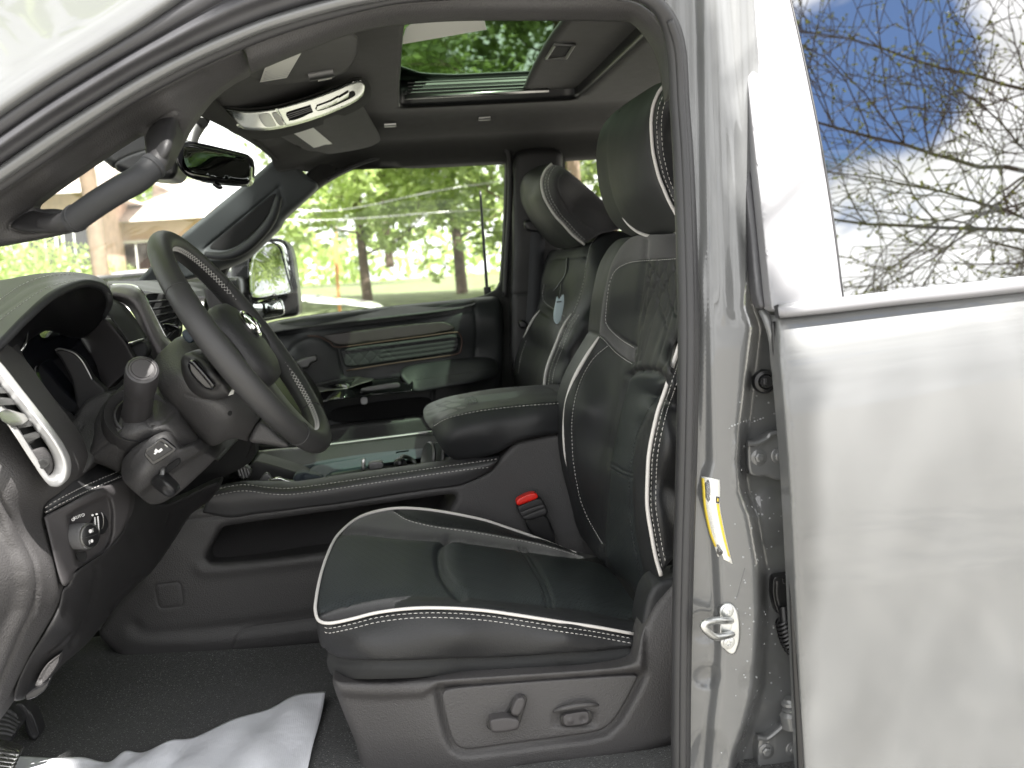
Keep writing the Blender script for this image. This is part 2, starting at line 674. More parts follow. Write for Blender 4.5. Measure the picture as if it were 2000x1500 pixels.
GR = ('noise', 900, .35, .0006)
material('leather', (.020, .021, .023), .58, spec=.4, bump=[('voronoi', 520, .25, .0006), ('noise', 22, .10, .004)], var=(9, .10))
material('leather_grain', (.019, .0195, .021), .50, spec=.4, bump=[('voronoi', 420, .35, .0008), ('noise', 26, .12, .004)])
material('leather_green', (.027, .028, .028), .62, spec=.4, bump=[('voronoi', 520, .2, .0006), ('noise', 22, .08, .003)], var=(9, .1))
material('perforated', (.026, .031, .033), .58, spec=.4, bump=('noise', 20, .12, .004), dots=.0042)
material('suede', (.030, .029, .031), .85, sheen=.25, bump=('noise', 1200, .5, .0006), var=(25, .15))
material('piping', (.62, .60, .58), .45)
material('thread', (.55, .54, .52), .6)
material('thread_dark', (.02, .02, .021), .6)
material('plastic', (.046, .0450, .0462), .55, bump=[('voronoi', 430, .6, .0009)], var=(6, .06))
material('plastic_dark', (.020, .0195, .0205), .5, bump=[('voronoi', 700, .4, .0006)], var=(6, .08))
material('plastic_grey', (.052, .050, .051), .58, bump=[('voronoi', 400, .6, .0009)], var=(5, .07))
material('soft_grey', (.050, .047, .049), .62, bump=[('noise', 900, .4, .0006)], var=(5, .05))
material('smooth_black', (.012, .012, .013), .35)
material('gloss_black', (.006, .006, .007), .08, coat=.5)
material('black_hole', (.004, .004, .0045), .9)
material('headliner', (.014, .014, .013), .95, bump=('noise', 1500, .5, .0006), var=(40, .08), sheen=.1)
material('headliner_dark', (.011, .011, .0105), .9, bump=('noise', 1500, .5, .0006))
material('rubber', (.028, .028, .030), .48, var=(12, .12), bump=('noise', 300, .1, .0004))
material('rubber_grey', (.055, .055, .060), .45, var=(14, .12), bump=('noise', 400, .15, .0004))
material('chrome', (.75, .75, .74), .12, metal=1)
material('satin', (.42, .42, .41), .32, metal=1)
material('satin_dark', (.13, .13, .13), .4, metal=.8, bump=('weave', 900, .5, .0004))
material('copper', (.09, .06, .052), .45, metal=.9)
material('steel', (.55, .56, .56), .35, metal=1, var=(40, .2), bump=('noise', 200, .15, .0008))
material('red', (.75, .02, .012), .3)
material('white_label', (.84, .84, .80), .5)
material('paper_print', (.5, .5, .52), .6)
material('yellow', (.72, .55, .06), .5)
material('wood', (.022, .018, .016), .4, var=(20, .35), bump=('noise', 60, .3, .001))
material('carpet', (.017, .018, .0185), 1.0, spec=.1, bump=[('noise', 520, .8, .004)], var=(180, .7), sheen=.2)
def carpet_specks():
    t = M['carpet'].node_tree; b = t.nodes['Principled BSDF']
    v = nn(t, 'ShaderNodeTexVoronoi', feature='F1'); v.inputs['Scale'].default_value = 170
    tcn = nn(t, 'ShaderNodeTexCoord'); t.links.new(tcn.outputs['Object'], v.inputs['Vector'])
    r_ = nn(t, 'ShaderNodeMapRange'); r_.inputs['From Min'].default_value = .10; r_.inputs['From Max'].default_value = .22; r_.inputs['To Min'].default_value = 1; r_.inputs['To Max'].default_value = 0
    t.links.new(v.outputs['Distance'], r_.inputs[0])
    src = b.inputs['Base Color'].links[0].from_socket
    m_ = nn(t, 'ShaderNodeMix', data_type='RGBA'); m_.inputs['B'].default_value = (.22, .23, .22, 1)
    t.links.new(r_.outputs[0], m_.inputs['Factor']); t.links.new(src, m_.inputs['A']); t.links.new(m_.outputs['Result'], b.inputs['Base Color'])
carpet_specks()
material('screen', (.006, .007, .010), .07, coat=1)
material('icon_white', (.8, .8, .8), .5)
material('blue_grey', (.03, .042, .055), .6)
material('tag_blue', (.42, .52, .56), .5)

def paint_mat(name, col, coat=1.0, rough=.5):
    m = material(name, col, rough, coat=coat, coatr=.03, spec=.5, var=(3, .02))
    m.node_tree.nodes['Principled BSDF'].inputs['Coat IOR'].default_value = 1.6
    return m
paint_mat('paint', (.105, .108, .110))
paint_mat('paint_white', (.75, .75, .74))

def glass_mat(name, tint, refl=.06, ior=1.45, rough=0.0, boost=1.0):
    m = bpy.data.materials.new(name); m.use_nodes = True
    t = m.node_tree; t.nodes.clear()
    fr = nn(t, 'ShaderNodeFresnel'); fr.inputs[0].default_value = ior
    mu = nn(t, 'ShaderNodeMath', operation='MULTIPLY_ADD'); mu.inputs[1].default_value = boost; mu.inputs[2].default_value = refl; mu.use_clamp = True
    tr = nn(t, 'ShaderNodeBsdfTransparent'); tr.inputs[0].default_value = (*tint, 1)
    gl = nn(t, 'ShaderNodeBsdfGlossy'); gl.inputs['Roughness'].default_value = rough
    mi = nn(t, 'ShaderNodeMixShader'); ou = nn(t, 'ShaderNodeOutputMaterial')
    t.links.new(fr.outputs[0], mu.inputs[0]); t.links.new(mu.outputs[0], mi.inputs[0])
    t.links.new(tr.outputs[0], mi.inputs[1]); t.links.new(gl.outputs[0], mi.inputs[2]); t.links.new(mi.outputs[0], ou.inputs[0])
    M[name] = m
    return m
glass_mat('clear_glass', (.93, .96, .94), .0, boost=.6)
glass_mat('windscreen_glass', (.93, .96, .94), .0, boost=.12)
glass_mat('tinted_glass', (.44, .52, .44), .0, boost=.10)
glass_mat('privacy_glass', (.04, .045, .045), .42)
# ================================================================== THE TRUCK
truck = empty('pickup_truck', (0.4, 1.0, 0.0), None,
              'light grey pickup truck with open front door and black leather cabin', 'pickup truck')

# ---- near side of the cab: roof rail, front pillar, door opening
C0 = [(-60, 268), (60, 185), (130, 140), (200, 98), (270, 55), (330, 15), (400, -30), (560, -95), (900, -150), (1300, -165)]
C1 = [(-60, 366), (90, 262), (180, 205), (270, 150), (360, 103), (450, 62), (560, 22), (720, -18), (950, -46), (1250, -52)]
C2 = [(-60, 398), (80, 303), (170, 243), (260, 186), (350, 135), (440, 93), (540, 53), (720, 5), (950, -20), (1240, -24)]
def row(c, y, dx=0, dy=0):
    return [P(a + dx, b + dy, y) for a, b in c]
loft('roof_rail', [row(C0, .30, -420, -330), row(C0, .16, -260, -200), row(C0, .05, -110, -84), row(C0, -.004, -22, -18), row(C0, .012, 3, 3)], M['paint'], truck, 6, 6, .004)
def mixc(a, b, t):
    return [(p[0] + (q[0] - p[0]) * t, p[1] + (q[1] - p[1]) * t) for p, q in zip(a, b)]
ws = loft('door_weatherstrip', [row(C0, .020), row(mixc(C0, C1, .10), .006), row(mixc(C0, C1, .28), .010), row(mixc(C0, C1, .40), .020), row(mixc(C0, C1, .50), .012), row(mixc(C0, C1, .60), .010), row(mixc(C0, C1, .72), .026),
     row(mixc(C0, C1, .88), .034), row(C1, .045)], M['rubber_grey'], truck, 6, 4, .003)
loft('door_flange', [row(C1, .040), row(mixc(C1, C2, .25), .030), row(mixc(C1, C2, .8), .034), row(C2, .050)], M['paint'], truck, 6, 4, .003)

# ---- the painted door jamb between the two doors
jamb_out = [(1290, -60), (1300, 40), (1335, 120), (1345, 300), (1352, 520), (1352, 800), (1345, 1100), (1340, 1300), (1338, 1560),
            (1620, 1560), (1600, 1300), (1585, 1000), (1560, 760), (1540, 640), (1520, 560), (1500, 300), (1480, 100), (1470, -60)]
def jamb_fn(A):
    x, yv = A[:, 0], A[:, 1]
    # winding edge of the raised inner panel, and the recess for the hinges
    ex = np.interp(yv, [-60, 600, 640, 900, 960, 1010, 1100, 1200, 1340, 1420, 1480, 1560],
                   [1400, 1448, 1462, 1432, 1440, 1458, 1474, 1476, 1468, 1446, 1424, 1412])
    dep = np.interp(yv, [-60, 560, 660, 1560], [.012, .02, .055, .060])
    t = np.clip((x - ex) / 26, 0, 1)
    t = t * t * (3 - 2 * t)
    o = dep * t
    # rolled lip beside the rubber seal
    ix = np.interp(yv, [-60, 900, 960, 1060, 1180, 1240, 1320, 1400, 1560], [1362, 1385, 1372, 1396, 1402, 1404, 1400, 1390, 1376])
    o += .016 * (1 - np.clip((x - ix + 14) / 28, 0, 1) ** 2 * (3 - 2 * np.clip((x - ix + 14) / 28, 0, 1)))
    # long upright flutes in the upper half
    up = np.clip((640 - yv) / 80, 0, 1)
    o += up * .002 * np.cos((x - np.interp(yv, [0, 600], [1368, 1388])) / 24 * 2 * PI * .5)
    # shallow pressed pockets
    for (cx, cy, rx, ry, d) in ((1375, 1225, 34, 34, .005), (1378, 1320, 30, 26, .008), (1505, 1010, 40, 60, -.008), (1440, 905, 9, 60, -.006), (1385, 1480, 40, 60, .008), (1372, 700, 7, 260, -.004), (1500, 1330, 60, 40, .006)):
        q = ((x - cx) / rx) ** 2 + ((yv - cy) / ry) ** 2
        o += d * np.clip(1 - q, 0, 1) ** 1.0
    return o
jamb = relief('door_jamb', truck, jamb_out, [(1340, 0, .105), (1340, 700, .045), (1340, 1500, .045), (1470, 0, .115), (1480, 700, .055), (1590, 1500, .055), (1400, 350, .07)],
              M['paint'], step=6, r=.004, back=.05, fn=jamb_fn)
tag(jamb, 'glossy grey painted door jamb with hinge recess')
# thin seam sealer lines and small raised studs on the jamb
mb = MB()
for ln in ([(1455, 1110), (1447, 1140), (1440, 1165), (1436, 1172)],):
    p = spath(jamb, ln, .0004)
    mb.tube([q[0] for q in p], .0007, 5, smooth=0)
mb.build('sealer_bead', M['paint'], jamb)
# water droplets
random.seed(5)
mb = MB()
for i in range(110):
    sx = random.gauss(1478, 22) if i < 70 else random.uniform(1425, 1530); sy = random.uniform(760, 1480)
    if i < 12: sx, sy = 1430 + i * 5.5, 832 - (i % 7) * 1.2 - i
    h = hit(jamb, sx, sy)
    if h:
        r_ = random.uniform(.0007, .0019)
        mb.lathe(h[0], h[1], [(r_, -.0002), (r_ * .85, r_ * .35), (r_ * .4, r_ * .62)], 8)
tag(mb.build('water_droplets', material('droplet', (.30, .31, .32), .05, coat=1), jamb), kind='stuff')

# rubber seal round the door opening
SEAL = [(-60, 402), (0, 362), (80, 308), (150, 260), (250, 195), (350, 140), (430, 102), (520, 65), (620, 33), (720, 10), (800, -4), (950, -17), (1100, -20),
        (1205, -18), (1268, -2), (1304, 40), (1321, 100), (1327, 200), (1335, 320), (1342, 500), (1345, 650), (1342, 850), (1335, 1100), (1331, 1300), (1329, 1560)]
ys = [.055] * 13 + [.06, .06, .075, .085, .088, .075, .06, .05, .045, .045, .045, .045]
rd = [.0078] * 9 + [.006] * 3 + [.007, .008, .010, .0125, .0138, .0140, .0145, .0150, .0150, .0150, .0148, .0142, .0140]
seal = tube('door_seal', PP([(a, b, y) for (a, b), y in zip(SEAL, ys)]), rd, M['rubber'], truck, 14, smooth=10)
tag(seal, 'dark grey rubber seal running down beside the driver seat')
lip = tube('seal_lip', PP([(a - r_ * 760, b + (4 if i < 14 else 0), y + .004) for i, ((a, b), y, r_) in enumerate(zip(SEAL, ys, rd))]), [r_ * .40 for r_ in rd], M['smooth_black'], seal, 8, smooth=10)
lip2 = tube('seal_bulb', PP([(a + (4 if i > 13 else 0), b, y - .012) for i, ((a, b), y, r_) in enumerate(zip(SEAL, ys, rd)) if i > 14]), [r_ * .42 for i, r_ in enumerate(rd) if i > 14], M['rubber'], seal, 10, smooth=10)

# ---- striker, hinges, wiring boot, plug, sticker on the jamb
def bolt(px, py, on, parent, r=.010, mat='steel', name='bolt', torx=False):
    h = hit(on, px, py); c, n = h[0], h[1]
    n = (n + Vector((0, -1.5, 0))).normalized()
    b = MB()
    b.lathe(c, n, [(r * 1.35, -.001), (r * 1.35, .0012), (r * 1.2, .002)], 28)
    if torx:
        b.lathe(c, n, [(r * .95, .0018), (r * .9, .0038), (r * .55, .0046), (r * .5, .0025), (r * .05, .0022)], 24)
        for k in range(6):
            u = n.orthogonal().normalized(); w = n.cross(u)
            q = c + (u * math.cos(k * PI / 3) + w * math.sin(k * PI / 3)) * r * .5 + n * .0036
            b.lathe(q, n, [(r * .13, -.001), (r * .13, .001)], 6)
    else:
        b.lathe(c, n, [(r * .85, .0015), (r * .85, .0062), (r * .72, .0070), (r * .35, .0070), (r * .3, .0062)], 6)
        b.lathe(c, n, [(r * .42, .0068), (r * .38, .0078), (r * .1, .0078)], 20)
    return b.build(name, M[mat], parent)
st = relief('door_striker', jamb, [(1404, 1188), (1412, 1178), (1428, 1176), (1440, 1190), (1446, 1215), (1446, 1250), (1438, 1276), (1428, 1280), (1412, 1268), (1404, 1240), (1406, 1215)],
            .044, M['steel'], step=4, r=.003, back=.014, grooves=[([(1424, 1192), (1432, 1216), (1424, 1240)], .0006, .001)])
tag(st, 'zinc plated door striker loop')
mb = MB()
lp = PP([(1428, 1212, .048), (1414, 1212, .028), (1396, 1212, .012), (1378, 1216, .000), (1374, 1223, -.002), (1380, 1232, .002), (1396, 1244, .014), (1416, 1242, .030), (1430, 1238, .048)])
mb.tube(lp, .0052, 12, smooth=8)
sto = mb.build('striker_loop', M['steel'], jamb)
bolt(1419, 1193, st, jamb, .0075, 'steel', 'striker_screw', True)
bolt(1421, 1254, st, jamb, .0075, 'steel', 'striker_screw', True)
def hinge(ol, bolts, y, rim):
    h = relief('door_hinge', jamb, ol, y, M['paint'], step=4, r=.004, back=.05, it=2)
    for (bx, by) in bolts:
        bolt(bx, by, h, jamb, .0088, 'paint', 'hinge_bolt')
    mb = MB(); p = [P(a, b, y - .004) for a, b in rim]
    mb.tube(p, .0042, 8, smooth=5)
    mb.build('hinge_lip', M['paint'], jamb)
    return h
hinge([(1458, 862), (1475, 862), (1495, 850), (1510, 843), (1600, 838), (1600, 945), (1515, 938), (1498, 930), (1475, 932), (1460, 925)], [(1482, 893), (1521, 890)], .086,
      [(1459, 866), (1478, 866), (1498, 856), (1512, 846), (1580, 842)])
hinge([(1477, 1440), (1495, 1443), (1512, 1432), (1528, 1420), (1545, 1412), (1640, 1405), (1640, 1560), (1482, 1560)], [(1496, 1467), (1549, 1464)], .088,
      [(1478, 1440), (1498, 1442), (1515, 1430), (1532, 1416), (1548, 1408), (1600, 1404)])
mb = MB()
c = P(1544, 1372, .075)
mb.lathe(c, (-.1, 0, 1), [(.012, -.012), (.014, -.010), (.009, -.006), (.014, -.002), (.013, .002), (.010, .004), (.009, .007), (.004, .007)], 24)
mb.lathe(P(1546, 1402, .078), (-.1, 0, 1), [(.010, -.018), (.016, -.014), (.017, .006), (.012, .012)], 20)
mb.build('hinge_pin', M['paint'], jamb)
mb = MB(); c = P(1493, 745, .088)
mb.lathe(c, (-.1, -1, .05), [(.0175, -.006), (.0175, .001), (.0155, .006), (.011, .008), (.0105, .005), (.0100, .004), (.0095, .011), (.0085, .013)], 32)
mb.build('rubber_plug', M['smooth_black'], jamb)
mb = MB()
mb.box(P(1494, 745, .0715), (.005, .004, .010), 0, None, .001)
mb.build('plug_tab', M['rubber'], jamb)
cover = relief('wiring_cover', jamb, [(1508, 1132), (1514, 1123), (1600, 1120), (1600, 1212), (1526, 1206), (1516, 1195), (1507, 1165)], .092, M['smooth_black'], step=4, r=.004, back=.02,
               grooves=[([(1516, 1138), (1520, 1132), (1590, 1130)], .001, .0012), ([(1516, 1138), (1516, 1165), (1524, 1196)], .001, .0012)])
text('raised_letters', 'UP', P(1537, 1135, .0895), .0125, M['plastic'], jamb, (1, 0, .05), (0, 0, 1))
mb = MB()
mb.tube(PP([(1531, 1185, .09), (1534, 1215, .085), (1541, 1245, .08), (1556, 1270, .075), (1580, 1285, .07)]), .008, 10, smooth=6)
pth = cr([tuple(p) for p in PP([(1529, 1212, .085), (1534, 1235, .083), (1542, 1256, .080), (1556, 1275, .075)])], 3)
for q in pth:
    u = Vector((.5, 0, -.9)); mb.lathe(Vector(q), u, [(.0115, -.0022), (.0130, 0), (.0115, .0022)], 18, caps=False)
mb.build('wiring_boot', M['smooth_black'], jamb)

# tyre and loading sticker
stk_l = [(1370, 930), (1372, 950), (1374, 980), (1379, 1010), (1386, 1040), (1396, 1066), (1402, 1086)]
stk_r = [(1405, 937), (1406, 960), (1405, 985), (1409, 1010), (1415, 1040), (1422, 1070), (1430, 1101)]
L_ = cr(stk_l, 4); R_ = cr(stk_r, 4)
def stk(u0, u1, v0, v1, off, mat, name, n=14, parent=None):
    V, Fc = [], []
    for i in range(n + 1):
        v = v0 + (v1 - v0) * i / n
        k = v * (len(L_) - 1); a = int(min(k, len(L_) - 2)); t = k - a
        l = np.array(L_[a]) * (1 - t) + np.array(L_[a + 1]) * t
        r_ = np.array(R_[a]) * (1 - t) + np.array(R_[a + 1]) * t
        for u in (u0, (u0 + u1) / 2, u1):
            q = l + (r_ - l) * u
            h = hit(jamb, q[0], q[1])
            V.append(h[0] + h[1] * off)
    for i in range(n):
        for j in range(2):
            a = i * 3 + j
            Fc.append((a, a + 1, a + 4, a + 3))
    o = mesh_obj(name, V, Fc, M[mat], parent or jamb)
    m = o.modifiers.new('s', 'SOLIDIFY'); m.thickness = .0003
    return o
sk = stk(0, 1, 0, 1, .0008, 'white_label', 'loading_sticker')
tag(sk, 'curved white and yellow information sticker')
def onj(u0, u1, v0, v1, mat, nm, off=.0013):
    return stk(u0, u1, v0, v1, off, mat, nm, 10, jamb)
onj(.01, .17, .03, .84, 'yellow', 'sticker_band')
onj(.80, .96, .33, .93, 'yellow', 'sticker_band')
onj(.76, .98, .24, .32, 'gloss_black', 'sticker_block')
onj(.83, .92, .26, .30, 'yellow', 'sticker_mark', .0017)
random.seed(3)
mb = MB()
for k in range(11):
    u = .26 + .045 * k
    v = .08
    while v < .9:
        L2 = random.uniform(.008, .05)
        if random.random() < .68 and v + L2 < .92 and not (u > .7 and v > .2):
            pts = []
            for vv in (v, v + L2):
                kk = vv * (len(L_) - 1); a = int(min(kk, len(L_) - 2)); t = kk - a
                l = np.array(L_[a]) * (1 - t) + np.array(L_[a + 1]) * t; r_ = np.array(R_[a]) * (1 - t) + np.array(R_[a + 1]) * t
                q = l + (r_ - l) * u
                h = hit(jamb, q[0], q[1]); pts.append(h[0] + h[1] * .0012)
            mb.tube(pts, .0002, 4, smooth=0)
        v += L2 + .012
mb.build('sticker_print', M['paper_print'], jamb)
mb = MB(); h = hit(jamb, 1406, 1078)
mb.lathe(h[0], h[1], [(.0045, .0006), (.0045, .0014)], 20)
mb.build('sticker_symbol', M['gloss_black'], jamb)

# ---- rear door of the cab
rdoor = empty('rear_door', tuple(P(1700, 900, 0)), truck, 'closed rear cab door with tinted window')
skin_out = [(1513, 612), (1516, 622), (1522, 720), (1531, 820), (1539, 920), (1546, 1050), (1553, 1200), (1560, 1350), (1568, 1560), (1600, 1680), (3100, 1400), (3060, 900), (3000, 455), (2500, 500), (2000, 556), (1760, 586), (1600, 606), (1517, 616)]
def skin_fn(A):
    x, yv = A[:, 0], A[:, 1]
    t = (yv - 600 + (x - 1520) * .13)
    return (.020 * np.exp(-(t / 70) ** 2) - .022 * np.exp(-((t - 330) / 300) ** 2)
            + .010 * np.clip((t - 560) / 300, 0, 2) + .0010 * np.sin(x / 210 + yv / 260) + .0003 * np.sin(x / 90 - yv / 130))
door_skin = relief('door_skin', rdoor, skin_out, -.002, M['paint'], step=12, r=.009, back=.03, fn=skin_fn)
tube('skin_edge_seal', PP([(1510, 628, .02), (1514, 700, .018), (1524, 790, .014), (1532, 860, .012), (1539, 960, .012), (1545, 1090, .012), (1553, 1280, .012), (1560, 1420, .012), (1566, 1560, .012)]),
     [.003, .003, .0035, .0045, .005, .005, .005, .005, .005], M['smooth_black'], rdoor, 8)
tube('inner_flange', PP([(1489, 606, .05), (1500, 628, .04), (1509, 665, .035), (1513, 720, .030), (1524, 800, .028), (1530, 860, .03)]), [.006, .007, .006, .005, .004, .003], M['paint'], rdoor, 8)
# belt moulding
bm_t = [(1519, 596), (1620, 585), (1760, 568), (1880, 555), (2000, 541), (2400, 496), (2900, 440)]
bm_b = [(1522, 620), (1620, 610), (1760, 594), (1880, 582), (2000, 569), (2400, 526), (2900, 472)]
loft('belt_moulding', [[P(a, b, .012) for a, b in bm_t], [P(a, b + 1, -.004) for a, b in bm_t], [P(a, b, -.010) for a, b in mixc(bm_t, bm_b, .4)], [P(a, b, -.008) for a, b in mixc(bm_t, bm_b, .85)], [P(a, b, .006) for a, b in bm_b]],
     M['satin_trim'] if 'satin_trim' in M else material('satin_trim', (.21, .21, .225), .38, coat=.3), rdoor, 6, 4, .003)
mb = MB(); mb.prism([P(1512, 598, .0), P(1520, 595, -.009), P(1523, 622, -.009), P(1514, 620, .0)], (0.004, .012, 0)); mb.build('moulding_cap', M['rubber'], rdoor)
# window pillar trim, glass and weatherstrip: one leaning plane
def lean(px, py, off=0.0, y0=.012, zb=1.505, tan=.34):
    d = ray(px, py)
    # plane y = y0 + (z - zb) * tan
    k = (y0 + off - zb * tan - CAM.y + CAM.z * tan) / (d.y - d.z * tan)
    return CAM + d * k
def lean_y(off=0., **k):
    return lambda A: np.array([lean(a[0], a[1], off, **k).y for a in A])
relief('window_pillar_trim', rdoor, [(1440, -60), (1442, 0), (1459, 160), (1474, 300), (1490, 450), (1505, 600), (1512, 612), (1650, 596), (1645, 576), (1626, 430), (1600, 268), (1570, 120), (1543, 0), (1532, -60)], lean_y(0.0),
       M['trim_grey'] if 'trim_grey' in M else material('trim_grey', (.20, .20, .212), .36, coat=.25, bump=('noise', 700, .12, .0004), var=(6, .03)), step=12, r=.003, back=.03)
g = relief('window_glass', rdoor, [(1490, -60), (1510, 0), (1540, 120), (1570, 268), (1596, 430), (1610, 606), (1800, 585), (2400, 512), (2860, 462), (2800, 300), (2700, 60), (2560, -60), (2100, -80)], lean_y(.006), M['privacy_glass'], step=60, r=0, back=.004)
tag(g, 'dark tinted rear door glass mirroring sky and twigs')
tube('glass_edge', [lean(a, b, .003) for a, b in [(1528, -60), (1544, 0), (1571, 120), (1601, 268), (1627, 430), (1646, 582)]], .0018, M['smooth_black'], rdoor, 6)
relief('frame_weatherstrip', rdoor, [(1408, -60), (1414, 0), (1428, 110), (1447, 283), (1462, 440), (1476, 603), (1505, 603), (1489, 450), (1473, 300), (1458, 160), (1441, 0), (1437, -60)], lean_y(.026),
       M['rubber_grey'], step=6, r=.008, back=.02, grooves=[([(1434, 0), (1466, 300), (1497, 600)], .003, .002)])
# dark lining seen in the gap behind the door edge

# the rest of the cab side, outside the picture
tf = tag(relief('front_fender', truck, [(-64, 300), (-64, 1560), (-900, 1700), (-2200, 1750), (-2200, 760), (-1300, 720), (-700, 690), (-420, 640), (-200, 440)], [(-64, 900, .02), (-900, 900, -.01), (-2200, 900, .03), (-400, 600, .03)], M['paint'], step=30, r=.02, back=.05))
loft('hood', [[Vector((x, y, z + .02 * (1 - ((y - .97) / .95) ** 2))) for y in (.03, .3, .65, .97, 1.3, 1.65, 1.91)] for x, z in ((-1.28, 1.36), (-1.7, 1.37), (-2.3, 1.34), (-2.7, 1.25), (-2.8, .9), (-2.8, .5))], M['paint'], truck, 3, 4, .01)
loft('roof_side', [[Vector((x, .20, 2.02)), Vector((x, .165, 2.00)), Vector((x, .145, 1.965)), Vector((x, .150, 1.935))] for x in (.50, .9, 1.5, 2.2)], M['paint'], truck, 4, 4, .006)
relief('rear_pillar', truck, [(2700, -60), (2860, 300), (3000, 455), (3060, 900), (3100, 1400), (3700, 1300), (3600, 380), (3300, -300), (2700, -250)], [(2700, -60, .15), (3000, 455, .03), (3100, 1400, .02), (3600, 380, .03), (3300, -300, .2)], M['paint'], step=30, r=.01, back=.05)
# ================================================================== DRIVER SEAT
dseat = empty('driver_seat', (0.25, .45, .85), truck, 'near black leather seat with white piping and power controls')
PIP = [(1237, 1237), (1160, 1223), (1090, 1213), (1020, 1202), (950, 1192), (880, 1187), (810, 1187), (740, 1195), (687, 1208), (645, 1216), (623, 1211), (616, 1192), (617, 1171), (624, 1132), (635, 1094), (652, 1055),
       (670, 1033), (695, 1013), (726, 1000), (768, 992), (810, 992), (862, 998), (915, 1008), (950, 1016), (985, 1028), (1044, 1048), (1125, 1078)]
PIPY = [.20, .188, .182, .178, .175, .175, .178, .185, .192, .200, .215, .24, .27, .34, .42, .50, .55, .60, .63, .655, .665, .675, .68, .685, .69, .695, .70]
cush_top = PIP + [(1190, 1090), (1235, 1120), (1272, 1160), (1295, 1200), (1285, 1232)]
ctrl = [(a, b, y) for (a, b), y in zip(PIP, PIPY)] + [(1262, 1202, .26), (1177, 1094, .64), (1212, 1115, .56), (1247, 1160, .40),
        (740, 1169, .235), (901, 1166, .235), (1125, 1190, .25), (670, 1181, .235), (775, 1048, .52), (873, 1055, .535), (985, 1068, .545), (1090, 1083, .55),
        (860, 1110, .385), (1000, 1125, .385), (740, 1110, .37), (1150, 1130, .42)]
seam_h = [(873, 1054), (862, 1066), (856, 1080), (856, 1096), (860, 1118), (868, 1135), (880, 1150), (900, 1166)]
d1 = [(1014, 1068), (1026, 1090), (1042, 1118), (1058, 1148), (1070, 1184)]
d2 = [(1024, 1070), (1036, 1092), (1052, 1120), (1067, 1150), (1080, 1186)]
near_in = [(628, 1197), (668, 1183), (740, 1169), (810, 1163), (901, 1166), (1020, 1178), (1125, 1190), (1240, 1208)]
far_in = [(661, 1041), (700, 1039), (775, 1048), (873, 1055), (985, 1068), (1090, 1083), (1177, 1094), (1225, 1118)]
far_seam = [(768, 996), (796, 1012), (845, 1024), (915, 1034), (985, 1046), (1055, 1060), (1125, 1080)]
perf_poly = [(616, 1196)] + near_in[1:] + [(1275, 1190), (1225, 1118)] + far_in[::-1] + [(640, 1080), (622, 1135)]
cush = relief('seat_cushion', dseat, cush_top, ctrl, [M['leather'], M['perforated'], M['suede']], step=5, r=.012, back=.0, skirt=False,
              grooves=[(seam_h, .009, .006), (d1, .0028, .0028), (d2, .0028, .0028), (far_in, .006, .006), (near_in, .004, .006), (far_seam, .0022, .003),
                       ([(676, 1183), (690, 1172), (702, 1168)], .002, .003), ([(790, 1187), (770, 1181), (772, 1172), (790, 1168)], .002, .002)],
              puffs=[([(900, 1105), (1000, 1125), (1130, 1145)], .006, .05), ([(700, 1110), (790, 1115)], .006, .045), ([(900, 1140), (886, 1110), (892, 1078)], .004, .02)],
              regions=[(perf_poly, 1), ([(655, 1042)] + far_in + [(1125, 1080)] + far_seam[::-1] + [(768, 985), (690, 1005), (650, 1035)], 2),
                       ([(610, 1225), (628, 1197), (668, 1183), (740, 1169), (805, 1163), (772, 1181), (770, 1200), (700, 1225)], 2)])
side = [(1239, 1239), (1160, 1226), (1090, 1216), (1020, 1205), (950, 1195), (880, 1190), (810, 1190), (740, 1198), (687, 1211), (645, 1219), (622, 1214), (615, 1200), (618, 1225), (624, 1255), (634, 1280), (645, 1318), (660, 1324), (705, 1327),
        (810, 1324), (915, 1318), (1020, 1312), (1125, 1306), (1238, 1296), (1240, 1268), (1246, 1250)]
bandl = [(628, 1272), (642, 1284), (670, 1292), (740, 1296), (845, 1294), (950, 1291), (1090, 1282), (1240, 1269)]
cs = relief('cushion_side', dseat, side, [(a, b, y) for (a, b), y in zip(PIP[:12], PIPY[:12])] + [(620, 1260, .245), (634, 1290, .26), (650, 1330, .27), (700, 1260, .165), (900, 1240, .150), (1100, 1245, .158), (1235, 1262, .185),
            (700, 1320, .190), (900, 1310, .180), (1100, 1300, .180), (1235, 1290, .19)], [M['leather_grain'], M['suede_dark'] if 'suede_dark' in M else material('suede_dark', (.022, .023, .024), .9, bump=('weave', 900, .5, .0005))],
            step=6, r=.006, back=.04, grooves=[(bandl, .008, .004), ([(645, 1224), (740, 1204), (880, 1197), (1020, 1212), (1237, 1246)], .0014, .0018)],
            puffs=[([(700, 1255), (900, 1240), (1150, 1252)], .004, .03)],
            regions=[(bandl + [(1260, 1270), (1260, 1340), (600, 1340), (600, 1272)], 1)])
tube('cushion_piping', PP([(a, b + 1, y - .004) for (a, b), y in zip(PIP, PIPY)]), [.0026] * 18 + [.0030] * 6 + [.0030, .0028, .001], M['piping'], dseat, 8)
def off(pts, dx, dy): return [(a + dx, b + dy) for a, b in pts]
near_pip = [(634, 1217), (645, 1219), (687, 1211), (740, 1198), (810, 1190), (880, 1190), (950, 1195), (1020, 1205), (1090, 1216), (1160, 1226), (1236, 1240)]
seam_line('cushion_stitching', cs, off(near_pip, 0, 8), dseat)
seam_line('cushion_stitching', cs, off(near_pip, 0, 17), dseat)
seam_line('cushion_stitching', cush, off(far_seam, 2, 5), dseat, L=.0045)
seam_line('cushion_stitching', cush, off(far_seam, 2, -4), dseat, L=.0045, mat=M['thread_dark'])
seam_line('cushion_stitching', cush, off(d1, -3, 0), dseat, mat=M['thread_dark'])
seam_line('cushion_stitching', cush, off(d2, 3, 0), dseat, mat=M['thread_dark'])

